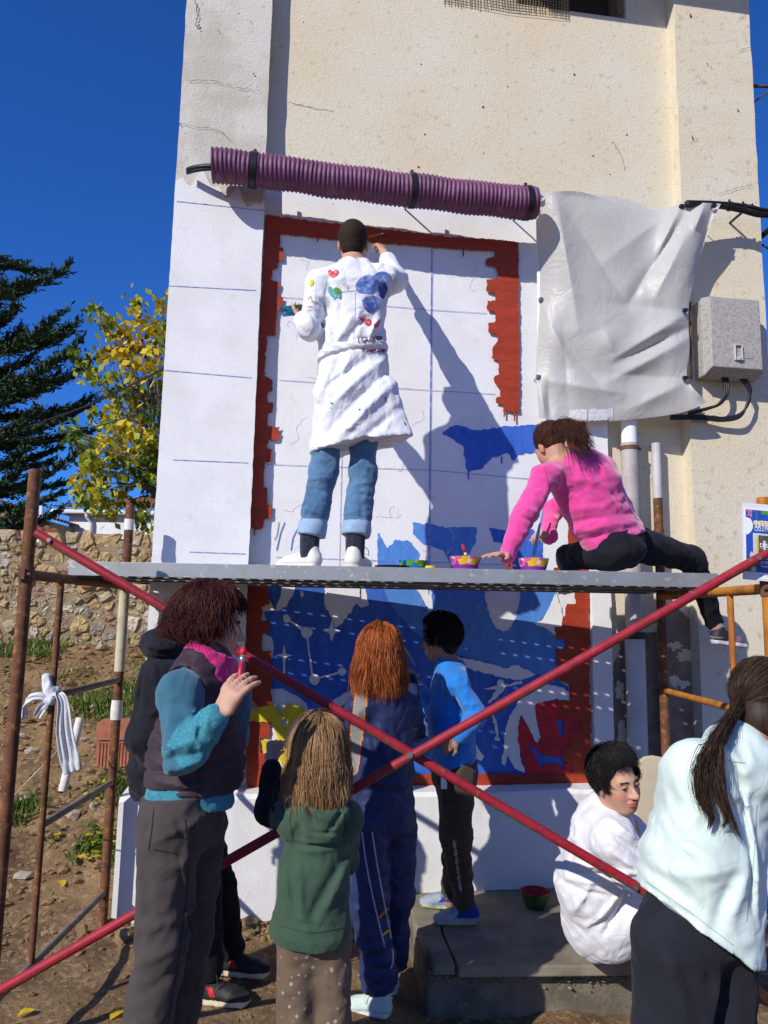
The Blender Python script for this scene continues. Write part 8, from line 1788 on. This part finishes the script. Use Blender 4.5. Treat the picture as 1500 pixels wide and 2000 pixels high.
S = SDF.around([W(1220, 1400, 1.95), W(1600, 1930, 1.95), W(1600, 1400, 2.7), W(1220, 1930, 2.7)], .04, .007)
S.fcone((J['sL'] + J['sR']) / 2 + np.array([0, 0, -.03]), J['wa'], sdv, (.138, .100), (.165, .130), .06); S.fcone(J['wa'], W(1372, 1930, 2.22), sdv, (.165, .130), (.182, .155), .06); S.chain([J['sL'], J['ne'] + np.array([0, 0, -.03]), J['sR']], [.078, .075, .078], .06); S.ell(W(1362, 1590, 2.16), (.08, .085, .13), None, .08); S.ell(W(1300, 1700, 2.24), (.065, .13, .11), None, .06)
S.chain([J['sL'], J['eL'], J['wL']], [.072, .076, .055], .05); S.chain([J['sR'], J['eR'], J['wR']], [.085, .082, .055], .04)
S.fcone(J['ne'] + np.array([-.01, -.02, -.05]), J['ne'] + np.array([0, .0, .01]), sdv, (.10, .09), (.075, .072), .03)
ha, hb_ = W(1246, 1738, 2.05), W(1440, 1872, 2.05); hd = hb_ - ha; S.clip(ha, -nrm(np.array([-hd[2], 0, hd[0]])))
nt_a, nt_b = W(1462, 1815, 2.05), W(1440, 1905, 2.05); S.cone(nt_b + np.array([0, -.3, 0]), nt_b + np.array([0, .10, 0]), .022, .022, .01, 's')
S.displace(folds([(W(x0, y0, 2.05), W(x1, y1, 2.05), w, d) for x0, y0, x1, y1, w, d in ((1300, 1500, 1330, 1680, .03, -.012), (1330, 1520, 1380, 1720, .035, .012), (1280, 1600, 1290, 1720, .02, .010), (1260, 1690, 1380, 1790, .018, -.012), (1300, 1720, 1420, 1700, .02, .010), (1440, 1720, 1400, 1830, .022, -.016), (1470, 1700, 1430, 1800, .018, .012), (1440, 1490, 1470, 1560, .012, -.022), (1470, 1570, 1490, 1800, .008, -.012), (1480, 1560, 1500, 1800, .012, .010), (1415, 1540, 1460, 1570, .015, .010), (1270, 1745, 1440, 1850, .008, -.006))], .006, (6, 6, 6), 41), .05)
S.shell(.015, None, W(1380, 1720, 2.2)[2]); so_ = S.obj('sweatshirt', 'sweat_mint', mg, 1)
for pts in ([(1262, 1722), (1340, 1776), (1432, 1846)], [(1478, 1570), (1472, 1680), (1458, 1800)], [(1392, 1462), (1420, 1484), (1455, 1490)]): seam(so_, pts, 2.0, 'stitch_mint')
S = trousers(mg, 'trousers', J, (.106, .098, .095), None, amp=.007, seed=42, seat=(.148, .125), waist=np.array([0, 0, .04]), creases=[(W(x0, y0, 2.1), W(x1, y1, 2.1), w, d) for x0, y0, x1, y1, w, d in ((1290, 1850, 1350, 2000, .02, .012), (1330, 1860, 1370, 2000, .018, -.016), (1400, 1880, 1420, 2000, .02, .010))], freq=(7, 7, 6)); S.obj('trousers', 'trouser_charcoal', mg, 1)
for q in 'LR': shoe(mg, J['a' + q] - np.array([0, .07, 0]), (.2, 1), float(gz(*J['a' + q][:2])), .25, ['shoe_black', 'white_sole'], h=.009)
S = SDF.around([Hg.p(.12, .14, .16), Hg.p(-.12, -.15, -.16), Hg.p(-.12, .14, -.16), Hg.p(.12, -.15, .16)], .03, .0065); Hg.e(S, (0, -.018, .040), (.084, .102, .094), .02); Hg.e(S, (0, -.045, -.04), (.074, .060, .07), .04); Hg.e(S, (.05, .03, -.06), (.045, .06, .10), .03); Hg.e(S, (-.05, .03, -.06), (.045, .06, .10), .03); S.clip(Hg.p(0, .075, .03), Hg.f - Hg.u * .3); S.displace(lambda P: .003 * noise3(P * 50), .03); S.obj('hair', 'hair_dark', mg, 1)
r_ = np.random.default_rng(23); P = []; FMh = []; tieL = np.array([-.045, -.075, -.085]); tie_w = Hg.p(*tieL); d1 = nrm(np.array([-.35, -.70, -.62]))
LOCKS = [[(1388, 1462), (1372, 1500), (1374, 1550), (1390, 1590), (1384, 1622)], [(1394, 1462), (1392, 1510), (1404, 1560), (1420, 1600), (1408, 1618)], [(1386, 1462), (1368, 1495), (1362, 1530), (1372, 1575), (1398, 1600)], [(1398, 1460), (1404, 1510), (1412, 1560), (1430, 1605), (1446, 1640)], [(1392, 1462), (1380, 1490), (1378, 1530), (1380, 1570), (1392, 1610)]]
tips_ = [(1375, 1600), (1395, 1615), (1410, 1590), (1435, 1600), (1380, 1540), (1420, 1560), (1368, 1570), (1445, 1630), (1392, 1585), (1405, 1570)]
for i in range(2300):
    ph = r_.uniform(-3.14, 3.14); th = r_.uniform(.05, 2.1)
    if abs(ph) < .7 and th > .9: continue
    d0 = np.array([math.sin(th) * math.sin(ph), math.sin(th) * math.cos(ph), math.cos(th)]); om = math.acos(np.clip(d0 @ d1, -1, 1)); pts = []; lay = r_.uniform(1.04, 1.13)
    for j in range(9):
        s_ = j / 8; d_ = (math.sin((1 - s_) * om) * d0 + math.sin(s_ * om) * d1) / max(math.sin(om), 1e-3); q = d_ * np.array([.082, .102, .094]) * lay + np.array([0, -.018, .036]); pts.append(Hg.p(*q))
    b_ = np.array(pts[-1]); g0 = W(1396 + r_.normal(0, 5), 1452 + r_.normal(0, 6), 2.07 + r_.normal(0, .006))
    if r_.random() < .22:
        lk_ = LOCKS[r_.choice(len(LOCKS), p=[.30, .24, .22, .14, .10])]; cut_ = .55 + .45 * r_.random() ** .6; o1, o2 = r_.normal(0, 1, 2); C2 = catmull([(x, y, 0) for x, y in lk_], 6); k_ = np.linspace(0, cut_ * (len(C2) - 1), 8)
        lp = [W(np.interp(q, range(len(C2)), [c[0] for c in C2]) + o1 * (6.5 - 4.5 * q / len(C2)), np.interp(q, range(len(C2)), [c[1] for c in C2]) + o2 * 3, 2.045 - .018 * math.sin(2.6 * q / len(C2)) + r_.normal(0, .004)) for q in k_]
        pts += [b_ + (g0 - b_) * k / 2 for k in (1, 2)] + lp
    else: pts += [b_ + (g0 - b_) * k / 10 for k in range(1, 11)]
    P.append(pts); FMh.append(1 if r_.random() < .38 else 0)
strands('hair_strands', P, .0017, ['hair_dark', 'hair_brown_tip'], mg, FMh, .3, .3)
